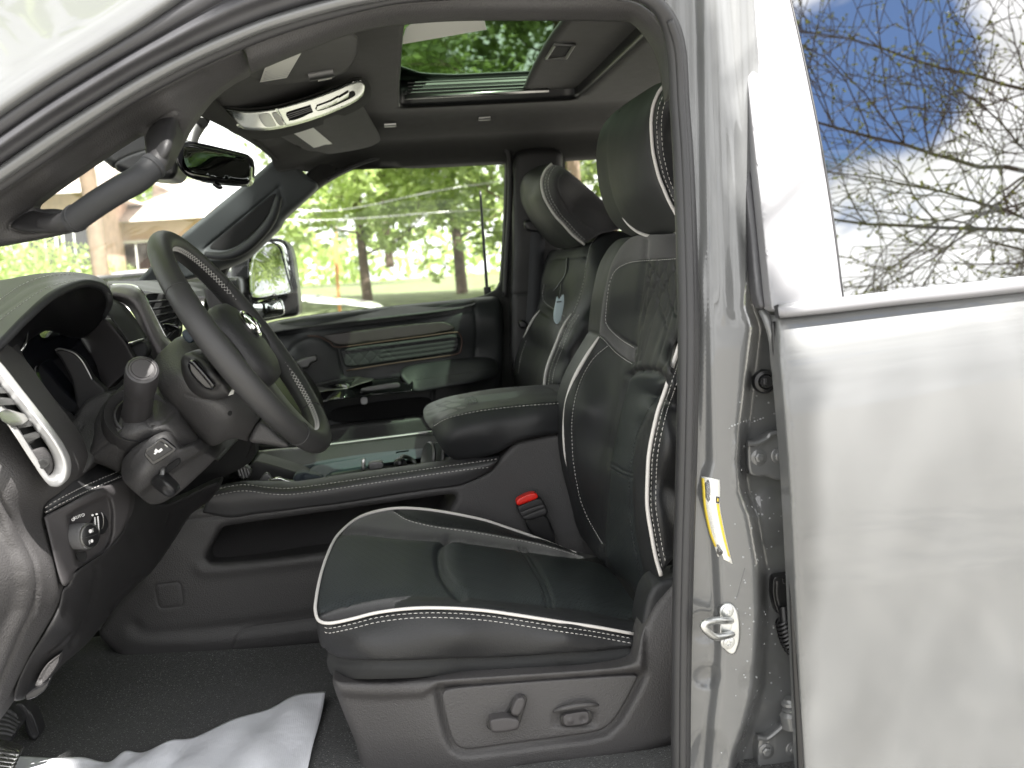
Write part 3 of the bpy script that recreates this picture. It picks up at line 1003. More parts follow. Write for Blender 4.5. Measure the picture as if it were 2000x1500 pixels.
# plastic shield on the side of the seat
shield = [(648, 1322), (662, 1330), (705, 1332), (810, 1329), (915, 1323), (1020, 1316), (1125, 1310), (1238, 1299), (1246, 1268), (1258, 1220), (1278, 1180), (1304, 1146), (1352, 1100), (1352, 1440), (1296, 1458), (1230, 1479), (1125, 1493), (1010, 1500), (960, 1560), (708, 1560),
          (706, 1500), (694, 1447), (670, 1391), (652, 1342)]
panel = [(861, 1349), (900, 1342), (1020, 1332), (1125, 1325), (1235, 1318), (1247, 1320), (1240, 1335), (1222, 1370), (1202, 1403), (1180, 1424), (1150, 1432), (1090, 1440), (1000, 1452), (930, 1462), (905, 1463), (890, 1455), (880, 1435), (870, 1395)]
def shield_fn(A):
    x, yv = A[:, 0], A[:, 1]
    o = np.zeros(len(A))
    dd = dist_poly(A, panel, True); ins_ = inside(A, panel)
    t = np.clip(dd / 22, 0, 1)
    fr = np.where(ins_, .012, .012 * (1 - t * t * (3 - 2 * t)))
    o += fr
    # overhanging shelf along the top
    yb = np.interp(x, [640, 690, 740, 825, 855, 1000, 1254], [1345, 1352, 1354, 1351, 1332, 1322, 1306])
    t = np.clip((yv - yb) / 14, 0, 1)
    left = np.clip((840 - x) / 40, 0, 1)
    o += -.012 * (1 - t * t * (3 - 2 * t)) * np.clip((x - 640) / 20, 0, 1) * np.clip((1262 - x) / 10, 0, 1)
    o += .010 * np.clip((yv - 1440) / 90, 0, 1) ** 1.5
    return o
sh = relief('side_shield', dseat, shield, [(660, 1330, .21), (700, 1450, .21), (720, 1550, .21), (900, 1330, .155), (900, 1480, .150), (1100, 1320, .150), (1100, 1450, .148), (1240, 1290, .155), (1300, 1160, .17), (1340, 1200, .155), (1340, 1400, .16), (1200, 1500, .155)],
            M['plastic_grey'], step=6, r=.012, back=.05, fn=shield_fn)
pn = relief('control_panel', dseat, panel, [(861, 1349, .151), (900, 1463, .150), (1245, 1320, .152), (1100, 1400, .148)], M['plastic_grey'], step=5, r=.003, back=.006,
            fn=lambda A: .006 * np.clip(1 - ((A[:, 0] - 1122) / 48) ** 4, 0, 1) * np.clip(1 - ((A[:, 1] - 1405) / 17) ** 4, 0, 1))
tag(pn, 'seat adjuster panel with two switches')
def slab(name, parent, ol, y, mat, r=.002, back=.01, step=4, it=2, **k):
    return relief(name, parent, ol, y, mat, step=step, r=r, back=back, it=it, **k)
slab('switch_recess', dseat, [(952, 1408), (958, 1400), (985, 1396), (1002, 1364), (1012, 1356), (1024, 1356), (1030, 1364), (1026, 1380), (1012, 1425), (960, 1428), (950, 1420)], .1465, M['smooth_black'], .001, .006, 3)
slab('recline_switch', dseat, [(1004, 1372), (1011, 1362), (1022, 1361), (1027, 1368), (1024, 1382), (1014, 1399), (1002, 1398), (997, 1392)], .131, M['soft_grey'], .0035, .016, 3)
slab('slide_switch', dseat, [(956, 1408), (962, 1404), (990, 1400), (1012, 1404), (1016, 1412), (1012, 1425), (985, 1430), (962, 1431), (958, 1424)], .126, M['soft_grey'], .0035, .02, 3)
lb = slab('lumbar_switch', dseat, [(1099, 1396), (1125, 1391), (1150, 1388), (1152, 1412), (1130, 1417), (1101, 1419)], .139, M['soft_grey'], .002, .012, 3,
     fn=lambda A: -.0025 * np.clip(1 - ((A[:, 0] - 1114) ** 2 + (A[:, 1] - 1408) ** 2) / 49, 0, 1) + .003 * np.clip(1 - ((A[:, 0] - 1139) ** 2 + (A[:, 1] - 1405) ** 2) / 49, 0, 1))
tube('lumbar_shelf', PP([(1082, 1389, .148), (1100, 1384, .140), (1130, 1378, .137), (1155, 1376, .140), (1168, 1377, .149)]), [.002, .0038, .0042, .0038, .002], M['plastic_grey'], dseat, 8)
slab('lumbar_slot', dseat, [(1095, 1393), (1154, 1384), (1158, 1414), (1096, 1422)], .1465, M['smooth_black'], .0005, .003, 3)
# base under the cushion
mb = MB()
for k in (0, 1):
    y = .27 + .36 * k
    mb.tube([(-.03, y, .86), (.45, y, .82)], .022, 8, smooth=0)
mb.box((.22, .45, .90), (.44, .44, .16), 0, None, .03)
mb.build('seat_base', M['black_hole'], dseat)

# backrest
bk = [(1345, 452), (1300, 458), (1262, 458), (1235, 461), (1213, 480), (1192, 517), (1179, 576), (1173, 624), (1170, 656), (1144, 697), (1120, 741), (1106, 784), (1100, 837), (1103, 890), (1112, 939), (1122, 981), (1130, 1029),
      (1146, 1061), (1165, 1088), (1213, 1136), (1255, 1190), (1268, 1225), (1300, 1200), (1292, 1126), (1300, 1105), (1345, 1060)]
pipn = [(1338, 640), (1317, 704), (1299, 763), (1286, 800), (1277, 837), (1270, 872), (1266, 907), (1264, 976), (1267, 1010), (1272, 1040), (1280, 1084), (1291, 1124)]
seam_n = [(1325, 700), (1305, 745), (1288, 773), (1270, 800), (1256, 827), (1246, 853), (1240, 880), (1233, 933), (1233, 990), (1237, 1040), (1243, 1072), (1250, 1105), (1262, 1150)]
col_l = [(1262, 470), (1259, 507), (1252, 560), (1245, 613), (1240, 655), (1235, 699), (1229, 731), (1221, 765), (1213, 800), (1197, 880), (1189, 933), (1182, 1000), (1177, 1067), (1180, 1110)]
shoe = [(1229, 733), (1238, 727), (1251, 724), (1265, 724), (1277, 726), (1287, 731), (1292, 740)]
dbl = [(1190, 913), (1204, 920), (1218, 928), (1233, 934)]
dbl2 = [(1191, 905), (1205, 911), (1219, 919), (1234, 925)]
up_st = [(1340, 501), (1300, 504), (1267, 506), (1240, 508), (1224, 512), (1208, 520), (1198, 530), (1190, 550), (1186, 575), (1182, 619), (1185, 632), (1193, 643), (1212, 660), (1237, 676)]
up_st2 = [(1171, 655), (1180, 662), (1200, 684), (1218, 698), (1234, 708)]
wing = [(1187, 676), (1165, 694), (1149, 715), (1135, 742), (1125, 773), (1119, 805), (1117, 837), (1118, 870), (1121, 907), (1131, 965), (1143, 1000), (1158, 1030), (1177, 1062)]
cb = [(1345, 455, .33), (1290, 460, .40), (1235, 463, .58), (1192, 517, .66), (1173, 624, .69), (1120, 741, .695), (1100, 837, .69), (1112, 939, .69), (1146, 1061, .68), (1213, 1136, .50), (1262, 1215, .30), (1265, 1160, .29),
      (1259, 507, .46), (1245, 613, .50), (1235, 699, .51), (1213, 800, .52), (1197, 880, .52), (1182, 1000, .52), (1180, 1090, .52),
      (1320, 600, .30), (1325, 700, .27), (1288, 773, .31), (1256, 827, .32), (1240, 880, .325), (1233, 990, .33), (1240, 1060, .32),
      (1140, 800, .60), (1150, 900, .59), (1160, 1000, .60), (1200, 580, .60), (1210, 640, .60)] + \
     [(a, b, .192) for a, b in pipn[1:]] + [(1338, 640, .215), (1342, 560, .27), (1312, 800, .185), (1310, 950, .185), (1320, 1080, .185), (1345, 800, .20), (1345, 1000, .20)]
fan = []
for k in range(5):
    t = k / 4.0
    xa = 1268 + 62 * t; 
    fan.append([(xa, 509), (xa - 8 + 10 * math.sin(t * 3), 590), (1243 + 60 * t ** 1.3 + 4, 690), (1240 + 50 * t, 724)])
fan2 = [[(1285, 509), (1262, 560), (1250, 610)], [(1305, 508), (1272, 575), (1247, 650), (1241, 690)], [(1325, 508), (1290, 575), (1262, 650), (1250, 705)], [(1340, 540), (1308, 600), (1278, 680), (1268, 722)],
        [(1262, 540), (1285, 590), (1300, 640)], [(1262, 509), (1300, 570), (1318, 615)]]
qg = [(l, .0024, .0018) for l in fan + fan2]
bkr = relief('backrest', dseat, bk, cb, [M['leather'], M['perforated'], M['leather_green'], M['suede'], M['leather_grain']], step=5, r=.010, back=.12,
             grooves=[(pipn, .004, .004), (seam_n, .004, .004), (col_l, .004, .004), (shoe, .008, .005), (dbl, .002, .002), (dbl2, .002, .002), (up_st, .003, .003), (up_st2, .004, .004), (wing, .002, .003)] + qg,
             puffs=[([(1258, 750), (1235, 840), (1215, 900)], .005, .03)],
             regions=[(shoe + [(1288, 773), (1256, 827), (1240, 880), (1233, 933), (1233, 990), (1237, 1040), (1243, 1072), (1250, 1105), (1265, 1160), (1200, 1110), (1177, 1067), (1182, 1000), (1189, 933), (1197, 880), (1213, 800), (1221, 765)], 1),
                      ([(1259, 507), (1350, 500), (1350, 640), (1325, 700), (1305, 745), (1292, 740), (1277, 726), (1251, 724), (1229, 733), (1245, 613)], 2),
                      (up_st[2:] + [(1245, 613), (1259, 507)], 0),
                      ([(1400, 440), (1400, 501), (1300, 503), (1267, 505), (1240, 507), (1224, 511), (1208, 519), (1197, 530), (1188, 550), (1184, 575), (1180, 619), (1184, 634), (1193, 645), (1212, 662), (1237, 678), (1234, 708), (1218, 698), (1200, 684), (1168, 652), (1160, 600), (1200, 450)], 3),
                      (pipn + [(1292, 1130), (1420, 1100), (1420, 600)], 4)])
tube('backrest_piping', PP([(a, b, .186) for a, b in pipn]), .0033, M['piping'], dseat, 8)
fp = [(1169, 658), (1144, 696), (1120, 740), (1106, 784), (1101, 837), (1104, 890), (1114, 936)]
tube('backrest_piping', PP([(a + 1, b, .70) for a, b in fp]), [.002, .0036, .004, .004, .004, .0036, .001], M['piping'], dseat, 8)
for nm, ln, o_ in (('n1', pipn, 8), ('n2', pipn, 17)):
    seam_line('backrest_stitching', bkr, off([p for p in pipn], o_, 2), dseat)
seam_line('backrest_stitching', bkr, off(up_st, 1, 3), dseat, L=.0045)
seam_line('backrest_stitching', bkr, off(up_st2, 1, 3), dseat, L=.0045)
seam_line('backrest_stitching', bkr, wing, dseat, L=.0045)
seam_line('backrest_stitching', bkr, off(seam_n, -3, 0), dseat, L=.004, mat=M['thread_dark'])
seam_line('backrest_stitching', bkr, off(dbl, 0, 3), dseat, L=.004, mat=M['thread_dark'])
# hinge cover where backrest meets cushion
relief('recliner_cover', dseat, [(1256, 1190), (1262, 1165), (1272, 1145), (1286, 1134), (1310, 1128), (1350, 1120), (1350, 1240), (1262, 1260), (1250, 1230)], .175, M['leather'], step=5, r=.012, back=.06)

# headrest
hr = [(1350, 150), (1308, 155), (1280, 165), (1260, 178), (1224, 203), (1200, 232), (1189, 266), (1187, 300), (1192, 348), (1204, 392), (1222, 430), (1246, 452), (1276, 462), (1300, 463), (1350, 462)]
hpip = [(1350, 142), (1312, 158), (1300, 165), (1288, 180), (1278, 203), (1274, 225), (1273, 250), (1276, 292), (1281, 318), (1288, 345), (1298, 370), (1308, 393), (1325, 424), (1345, 455)]
hd = relief('headrest', dseat, hr, [(1189, 266, .58), (1187, 310, .58), (1204, 392, .565), (1246, 450, .52), (1224, 203, .56), (1270, 172, .45), (1300, 460, .42)] + [(a, b, .325) for a, b in hpip[1:]] +
            [(1330, 250, .315), (1340, 350, .32), (1230, 300, .42), (1240, 380, .42), (1245, 240, .41)], [M['leather_green'], M['leather_grain']], step=5, r=.018, back=.10,
            grooves=[(hpip, .003, .003)], puffs=[([(1235, 260), (1235, 380)], .006, .05)], regions=[(hpip + [(1400, 455), (1400, 100)], 1)])
tube('headrest_piping', PP([(a - 1, b, .319) for a, b in hpip]), .0030, M['piping'], dseat, 8)
tube('headrest_piping', PP([(1190, 340, .60), (1204, 393, .595), (1222, 431, .57), (1246, 453, .53), (1276, 463, .46), (1298, 464, .42)]), [.001, .0022, .003, .003, .003, .001], M['piping'], dseat, 8)
seam_line('headrest_stitching', hd, off(hpip, 10, 3), dseat, L=.005)
seam_line('headrest_stitching', hd, off(hpip, 19, 4), dseat, L=.005)
mb = MB()
for y in (.38, .52):
    mb.tube([P(1320, 440, y), P(1330, 500, y)], .006, 10, smooth=0)
mb.build('headrest_posts', M['chrome'], dseat)

# belt buckle
relief('belt_buckle', dseat, [(1009, 990), (1020, 984), (1050, 972), (1060, 976), (1068, 992), (1072, 1005), (1030, 1018), (1018, 1012)], .735, M['plastic_dark'], step=4, r=.004, back=.03,
       grooves=[([(1014, 1002), (1040, 992), (1064, 985)], .001, .0012), ([(1018, 1012), (1045, 1000), (1068, 992)], .001, .0012)])
relief('release_button', dseat, [(1008, 980), (1012, 974), (1030, 965), (1045, 962), (1050, 966), (1052, 973), (1020, 985), (1010, 988)], .728, M['red'], step=3, r=.003, back=.02, it=1)
relief('buckle_strap', dseat, [(1022, 1012), (1066, 1003), (1078, 1028), (1090, 1062), (1075, 1080), (1050, 1060), (1032, 1035)], .75, M['smooth_black'], step=5, r=.004, back=.01)

# ================================================================== PASSENGER SEAT
pseat = empty('passenger_seat', (0.3, 1.45, .85), truck, 'far black leather seat with tilted headrest')
pb = [(1230, 452), (1200, 450), (1172, 456), (1140, 478), (1110, 487), (1080, 487), (1070, 505), (1060, 539), (1051, 600), (1032, 640), (1016, 672), (1010, 700), (1005, 745), (1004, 850), (1100, 860), (1290, 800), (1290, 452)]
pp = [(1117, 612), (1100, 640), (1085, 677), (1072, 710), (1066, 735), (1062, 780)]
shoulder = [(1162, 462), (1150, 478), (1142, 510), (1137, 545), (1128, 580), (1115, 612)]
pupper = [(1075, 508), (1085, 505), (1110, 504), (1140, 500)]
pbr = relief('backrest', pseat, pb, [(1060, 539, 1.66), (1032, 640, 1.68), (1010, 700, 1.68), (1005, 800, 1.68), (1110, 487, 1.55), (1085, 560, 1.55), (1100, 600, 1.50), (1060, 680, 1.56), (1040, 760, 1.56), (1117, 612, 1.24), (1085, 677, 1.24), (1064, 752, 1.24),
            (1142, 510, 1.30), (1162, 462, 1.36), (1200, 452, 1.36), (1230, 600, 1.23), (1150, 700, 1.22), (1250, 460, 1.30), (1120, 800, 1.22), (1125, 570, 1.33)],
            [M['leather'], M['leather_green'], M['suede'], M['leather_green']], step=5, r=.014, back=.12,
            grooves=[(pp, .005, .005), (shoulder, .006, .006), ([(1063, 560), (1060, 575), (1064, 592), (1085, 608), (1103, 622)], .004, .004), (pupper, .003, .003), ([(1052, 604), (1070, 618), (1090, 632), (1103, 640)], .003, .003)],
            regions=[([(1040, 480), (1145, 480), (1140, 510), (1137, 545), (1128, 580), (1115, 612), (1085, 677), (1066, 735), (1062, 860), (990, 860), (990, 700)], 1)])
tube('backrest_piping', PP([(a - 1, b, 1.235) for a, b in pp]), [.0015, .0035, .004, .004, .004, .004], M['piping'], pseat, 8)
tube('backrest_piping', PP([(1054, 606, 1.66), (1042, 622, 1.67), (1032, 640, 1.67), (1022, 660, 1.67)]), [.001, .003, .003, .001], M['piping'], pseat, 8)
seam_line('backrest_stitching', pbr, off(pp, 7, 2), pseat, L=.006, r=.0008)
seam_line('backrest_stitching', pbr, off(pp, 14, 3), pseat, L=.006, r=.0008)
seam_line('backrest_stitching', pbr, off(shoulder, 4, 1), pseat, L=.006, r=.0008)
seam_line('backrest_stitching', pbr, [(1063, 555), (1060, 575), (1064, 590), (1085, 606), (1103, 618)], pseat, L=.006, r=.0007)
seam_line('backrest_stitching', pbr, [(1028, 665), (1018, 695), (1012, 730)], pseat, L=.006, r=.0007)
phr = [(1076, 320), (1100, 326), (1132, 352), (1180, 394), (1212, 424), (1219, 436), (1214, 446), (1195, 452), (1172, 456), (1140, 478), (1112, 486), (1088, 478), (1060, 450), (1040, 418), (1026, 388), (1023, 362), (1030, 338), (1050, 324)]
ppip = [(1078, 320), (1066, 332), (1059, 348), (1058, 364), (1063, 385), (1072, 402), (1085, 422), (1100, 438), (1118, 458), (1142, 478)]
ph = relief('headrest', pseat, phr, [(1026, 380, 1.60), (1035, 335, 1.58), (1060, 322, 1.52), (1060, 450, 1.60), (1100, 482, 1.54)] + [(a, b, 1.36) for a, b in ppip] + [(1120, 400, 1.34), (1200, 435, 1.35), (1040, 385, 1.46), (1075, 440, 1.46)],
            [M['leather_green'], M['suede']], step=4, r=.014, back=.10, grooves=[(ppip, .003, .003), ([(1096, 336), (1088, 352), (1090, 374), (1104, 402), (1130, 430), (1160, 450)], .003, .003)],
            regions=[(ppip + [(1170, 500), (1300, 500), (1300, 300)], 1)])
tube('headrest_piping', PP([(a, b, 1.352) for a, b in ppip]), .0038, M['piping'], pseat, 8)
seam_line('headrest_stitching', ph, off(ppip, 7, 0), pseat, L=.006, r=.0007)
seam_line('headrest_stitching', ph, off(ppip, 13, 0), pseat, L=.006, r=.0007)
seam_line('headrest_stitching', ph, off([(1096, 336), (1088, 352), (1090, 374), (1104, 402), (1130, 430), (1160, 450)], 2, 2), pseat, L=.006, r=.0006, mat=M['plastic_grey'])
# the far seat's cushion, barely visible past the console
loft('seat_cushion', [[(-.12, 1.22, .98), (.1, 1.22, 1.0), (.4, 1.22, 1.0)], [(-.15, 1.26, 1.07), (.1, 1.26, 1.06), (.4, 1.26, 1.02)], [(-.15, 1.45, 1.03), (.1, 1.45, 1.02), (.4, 1.45, 1.0)],
     [(-.15, 1.66, 1.07), (.1, 1.66, 1.06), (.4, 1.66, 1.02)], [(-.12, 1.72, .92), (.1, 1.72, .92), (.4, 1.72, .92)]], M['leather'], pseat, 8, 6, .01)
# tag hanging on the far seat
tagt = empty('hang_tag', tuple(P(1092, 600, 1.22)), None, 'pale blue grey tag hanging by a cord on the far backrest', 'tag')
relief('tag_card', tagt, [(1088, 577), (1092, 586), (1101, 572), (1102, 590), (1098, 615), (1094, 628), (1088, 634), (1082, 628), (1081, 612), (1085, 592)], 1.195, M['tag_blue'], step=3, r=.0008, back=.003, it=1)
mb = MB(); mb.tube(PP([(1108, 504, 1.23), (1106, 530, 1.21), (1098, 552, 1.20), (1094, 578, 1.19)]), .0022, 6, smooth=4)
mb.tube(PP([(1110, 504, 1.23), (1108, 530, 1.21), (1090, 558, 1.20), (1080, 570, 1.195)]), .0018, 6, smooth=4)
mb.tube(PP([(1087, 590, 1.192), (1097, 589, 1.192)]), .0014, 6, smooth=0)
mb.build('tag_cord', M['smooth_black'], tagt)
# ================================================================== FAR SIDE OF THE CABIN
def sheet_xy(name, parent, outline, holes, zf, mat, step=.02, thick=.012, it=2, regions=()):
    ol = resample([p[:2] for p in (chaikin(outline, it) if it else outline)], step, True)
    hs_ = [resample([p[:2] for p in chaikin(h, 2)], step * .6, True) for h in holes]
    bp = np.array(ol); x0, y0 = bp.min(0); x1, y1 = bp.max(0)
    G = np.array([(a, b) for a in np.arange(x0, x1, step) for b in np.arange(y0, y1, step)])
    ins = inside(G, ol); d = dist_poly(G, ol, True)
    for h in hs_:
        ins &= ~inside(G, h); d = np.minimum(d, dist_poly(G, h, True))
    G = G[ins & (d > step * .35)]
    allp = list(ol); edges = [(i, (i + 1) % len(ol)) for i in range(len(ol))]
    for h in hs_:
        b = len(allp); allp += h; edges += [(b + i, b + (i + 1) % len(h)) for i in range(len(h))]
    allp += list(G)
    vv, ee, ff, _, _, _ = delaunay_2d_cdt([Vector((float(p[0]), float(p[1]))) for p in allp], edges, [], 0, 1e-6)
    A = np.array([(v.x, v.y) for v in vv]); T = np.array([tuple(t) for t in ff if len(t) == 3]); c = A[T].mean(1)
    ok = inside(c, ol)
    for h in hs_: ok &= ~inside(c, h)
    T = T[ok]
    Z = zf(A[:, 0], A[:, 1])
    o = mesh_obj(name, [(a[0], a[1], z) for a, z in zip(A, Z)], [tuple(int(i) for i in t) for t in T], mat, parent)
    if thick:
        m = o.modifiers.new('solid', 'SOLIDIFY'); m.thickness = thick; m.offset = 1
        bpy.context.view_layer.update()
    return o
def smooth01(t):
    t = np.clip(t, 0, 1); return t * t * (3 - 2 * t)
def zh(x, y):
    c = 1.985 - .055 * smooth01((.34 - y) / .22) - .05 * smooth01((y - 1.50) / .22) - .07 * smooth01((y - 1.70) / .12)
    front = smooth01((-.02 - x) / .34)
    c = c - .085 * front
    c = c - .02 * smooth01((x - 1.0) / .8)
    return c
SR = [Pz(800, 30, 1.955), Pz(787, 120, 1.955), Pz(783, 213, 1.983), Pz(1112, 211, 1.983), Pz(1180, 120, 1.955), Pz(1262, 30, 1.955)]
srx0, srx1 = -.005 + (SR[2].x + SR[1].x) / 2, SR[3].x
sry0, sry1 = .46, SR[2].y
hole = [(srx0, sry0), (srx0 + .02, sry0 - .02), (srx1 - .02, sry0 - .02), (srx1, sry0), (srx1, sry1 - .02), (srx1 - .02, sry1), (srx0 + .02, sry1), (srx0, sry1 - .02)]
head = sheet_xy('headliner', truck, [(-.27, .10), (-.295, .5), (-.30, .95), (-.295, 1.4), (-.27, 1.83), (2.2, 1.83), (2.2, .26), (.56, .26), (.50, .10)], [hole], zh, M['headliner'], .022)
tag(head, 'dark fabric headliner')
mb = MB()
hc = [Vector(p + (0,)) for p in [tuple(q) for q in chaikin(hole, 2)]]
V, Fc = [], []
for i, p in enumerate(hc):
    z = float(zh(np.array([p.x]), np.array([p.y]))[0])
    cx0, cy0 = (srx0 + srx1) / 2, (sry0 + sry1) / 2
    for k, (dz, sh_) in enumerate(((0, 1.0), (.012, .985), (.04, .98), (.066, .98))):
        V.append((cx0 + (p.x - cx0) * sh_, cy0 + (p.y - cy0) * sh_, z + dz))
n_ = len(hc)
for i in range(n_):
    for k in range(3):
        a = i * 4 + k; b = ((i + 1) % n_) * 4 + k
        Fc.append((a, b, b + 1, a + 1))
o = mesh_obj('sunroof_well', V, Fc, M['smooth_black'], head)
m = o.modifiers.new('s', 'SOLIDIFY'); m.thickness = .006; m.offset = 1
# rails, glass, sliding shade
zg = 2.052
mb = MB()
for k, (dy, dz, r_) in enumerate(((.034, .062, .0022), (.036, .070, .0022), (.038, .078, .0022), (.040, .086, .0022))):
    mb.tube([(srx0 + .03, sry1 - dy, 1.955 + dz), (srx1 - .03, sry1 - dy, 1.955 + dz)], r_, 8, smooth=0)
mb.box(((srx0 + srx1) / 2, sry1 - .002, 2.030), (srx1 - srx0 + .06, .008, .050))
mb.build('sunroof_tracks', M['smooth_black'], head)
tube('track_strip', [(srx0 + .02, sry1 - .034, 2.006), (srx1 - .08, sry1 - .034, 2.008)], .0055, M['satin'], head, 8, smooth=0)
mb = MB(); mb.box(((srx0 + srx1) / 2, (sry0 + sry1) / 2 - .03, zg), (srx1 - srx0 + .25, sry1 - sry0 + .04, .005), 0)
gl = mb.build('sunroof_glass', M['tinted_glass'], head, False, None)
tag(gl, 'green tinted sunroof glass')
q = [Pz(793, 55, zg - .006), Pz(783, 87, zg - .006), Pz(950, 58, zg - .006), Pz(943, 25, zg - .006), Pz(830, 25, zg - .006)]
mb = MB(); mb.prism(q, (0, 0, .002)); mb.build('glass_white_patch', M['white_label'], head, False, None)  # flat white patch just under the sunroof glass
def shz(p): return 1.985
s_l = [Pz(1112, 20, 2.018), Pz(1101, 38, 2.018), Pz(1070, 80, 2.018), Pz(1042, 130, 2.018), Pz(1024, 171, 2.018), Pz(1023, 180, 2.018)]
s_r = [Pz(1320, 10, 2.018), Pz(1286, 42, 2.018), Pz(1250, 72, 2.018), Pz(1190, 130, 2.018), Pz(1152, 168, 2.018), Pz(1146, 176, 2.018)]
loft('sunshade', [s_l, [(a + b) / 2 for a, b in zip(s_l, s_r)], s_r], M['headliner'], head, 5, 5, .012)
hb = [Pz(a, b, 2.008) for a, b in ((1084, 87), (1122, 87), (1106, 113), (1067, 114))]
mb = MB(); mb.tube(hb, .0035, 8, closed=True, smooth=0)
cc0 = sum(hb, Vector()) / 4
mb.build('shade_handle', M['satin'], head)
mb = MB(); mb.prism([cc0 + (p - cc0) * .82 + Vector((0, 0, .001)) for p in hb], (0, 0, .004)); mb.build('handle_pocket', M['black_hole'], head, False, None)
def lens(px, py, w, z, name, mat='icon_white'):
    mb = MB(); c = Pz(px, py, z)
    mb.lathe(c, (0, -.25, -1), [(w, -.003), (w, .002), (w * .8, .004), (w * .2, .0045)], 20)
    return mb.build(name, M[mat], head)
for (px, py) in ((762, 243), (946, 230)):
    h = hit(head, px, py)
    if h:
        mb = MB(); u = Vector((1, 0, 0)); 
        mb.tube([h[0] - u * .016 - h[1] * .001, h[0] + u * .016 - h[1] * .001], [.008, .008], 12, smooth=0, flat=1.0)
        mb.build('reading_lamp', M['satin'], head)
# outer roof skin keeps the light out above the headliner
sheet_xy('roof_panel', truck, [(-.28, .12), (-.33, .95), (-.28, 1.84), (2.3, 1.84), (2.3, .26), (.58, .26), (.52, .12)], [[(srx0 - .02, sry0 - .05), (srx1 + .05, sry0 - .05), (srx1 + .05, sry1 + .01), (srx0 - .02, sry1 + .01)]],
         lambda x, y: zh(x, y) + .078, M['paint'], .05, .004)
# headliner edge trim along the near side and the front header
loft('roof_side_trim', [PP([(478, 92, .075), (560, 58, .075), (700, 18, .075), (850, 0, .075), (1050, -6, .08), (1200, -2, .085), (1262, 18, .09), (1300, 70, .09), (1312, 180, .09)]),
                        PP([(485, 120, .09), (580, 82, .09), (705, 38, .09), (850, 20, .09), (1050, 16, .09), (1200, 18, .10), (1250, 34, .11), (1292, 90, .12), (1306, 190, .12)]),
                        PP([(490, 141, .13), (595, 98, .13), (710, 58, .13), (860, 40, .13), (1050, 38, .13), (1200, 40, .14), (1240, 48, .16), (1284, 110, .18), (1300, 200, .18)])], M['plastic'], truck, 6, 5, .004)
loft('header_trim', [[Vector((-.255, .12, 1.835)), Vector((-.28, .5, 1.885)), Vector((-.285, .95, 1.895)), Vector((-.28, 1.4, 1.895)), Vector((-.255, 1.80, 1.88))],
                     [Vector((-.27, .12, 1.82)), Vector((-.295, .4, 1.845)), Vector((-.305, .95, 1.888)), Vector((-.295, 1.4, 1.905)), Vector((-.27, 1.80, 1.90))],
                     [Vector((-.30, .12, 1.85)), Vector((-.32, .4, 1.88)), Vector((-.33, .95, 1.92)), Vector((-.32, 1.4, 1.93)), Vector((-.30, 1.80, 1.92))]], M['headliner_dark'], truck, 6, 4, .01)

# far side wall with its two window openings
WIN = [(437, 522), (490, 499), (525, 460), (560, 422), (600, 386), (625, 363), (660, 342), (700, 323), (760, 304), (830, 291), (900, 283), (945, 280), (970, 282), (984, 293), (989, 315), (987, 400), (982, 500), (976, 578), (800, 594), (600, 616), (520, 630), (470, 655), (437, 600)]
WIN2 = [(1103, 330), (1106, 300), (1116, 282), (1132, 271), (1150, 267), (1330, 260), (1330, 480), (1180, 480), (1100, 440)]
relief('side_wall', truck, [(598, 340), (640, 296), (700, 262), (800, 240), (900, 232), (1000, 232), (1340, 228), (1340, 900), (960, 900), (960, 640), (900, 660), (420, 700), (418, 520), (500, 430)], [(600, 340, 1.74), (700, 262, 1.70), (900, 232, 1.66), (1340, 228, 1.66), (700, 322, 1.79), (900, 283, 1.79), (1150, 267, 1.79), (440, 520, 1.79),
       (980, 500, 1.80), (1040, 500, 1.77), (1040, 300, 1.77), (1040, 800, 1.76), (1340, 500, 1.78), (1340, 900, 1.78), (500, 700, 1.80), (960, 900, 1.80)], M['headliner_dark'], step=9, r=.012, back=.05, holes=[WIN, WIN2])
tube('window_seal', PP([(640, 350, 1.77), (700, 320, 1.77), (780, 296, 1.77), (860, 284, 1.77), (930, 278, 1.77), (968, 279, 1.77), (988, 291, 1.765), (996, 318, 1.765), (996, 400, 1.765), (990, 500, 1.765), (986, 580, 1.765)]),
     [.005, .007, .008, .008, .008, .008, .008, .008, .008, .008, .008], M['plastic_dark'], truck, 10)
slab('pillar_trim', truck, [(1002, 300), (1030, 290), (1100, 290), (1098, 330), (1100, 500), (1090, 760), (1010, 760), (996, 700), (998, 575), (1004, 480)], 1.735, M['plastic_dark'], .02, .04, 8,
     grooves=[([(998, 575), (1100, 572)], .003, .003)])
# far belt and its guides
fb = empty('seat_belt', tuple(P(1045, 500, 1.7)), truck, 'black shoulder belt of the far seat')
loft('webbing', [[P(1037, 446, 1.70), P(1034, 500, 1.70), (P(1031, 570, 1.70)), P(1026, 640, 1.70), P(1022, 720, 1.70)], [P(1066, 450, 1.70), P(1062, 500, 1.70), P(1058, 570, 1.70), P(1054, 640, 1.70), P(1050, 720, 1.70)]], M['belt'] if 'belt' in M else material('belt', (.030, .031, .036), .7, bump=('weave', 1200, .4, .0004)), fb, 6, 2, .003)
slab('belt_guide', fb, [(1022, 434), (1032, 428), (1070, 436), (1074, 448), (1066, 456), (1035, 452), (1026, 448)], 1.69, M['smooth_black'], .008, .02, 4)
slab('belt_anchor', fb, [(1012, 628), (1024, 624), (1032, 634), (1030, 642), (1016, 642)], 1.69, M['smooth_black'], .006, .02, 4)
slab('belt_buckle', fb, [(1042, 625), (1058, 622), (1060, 640), (1044, 644)], 1.68, M['smooth_black'], .004, .02, 4)

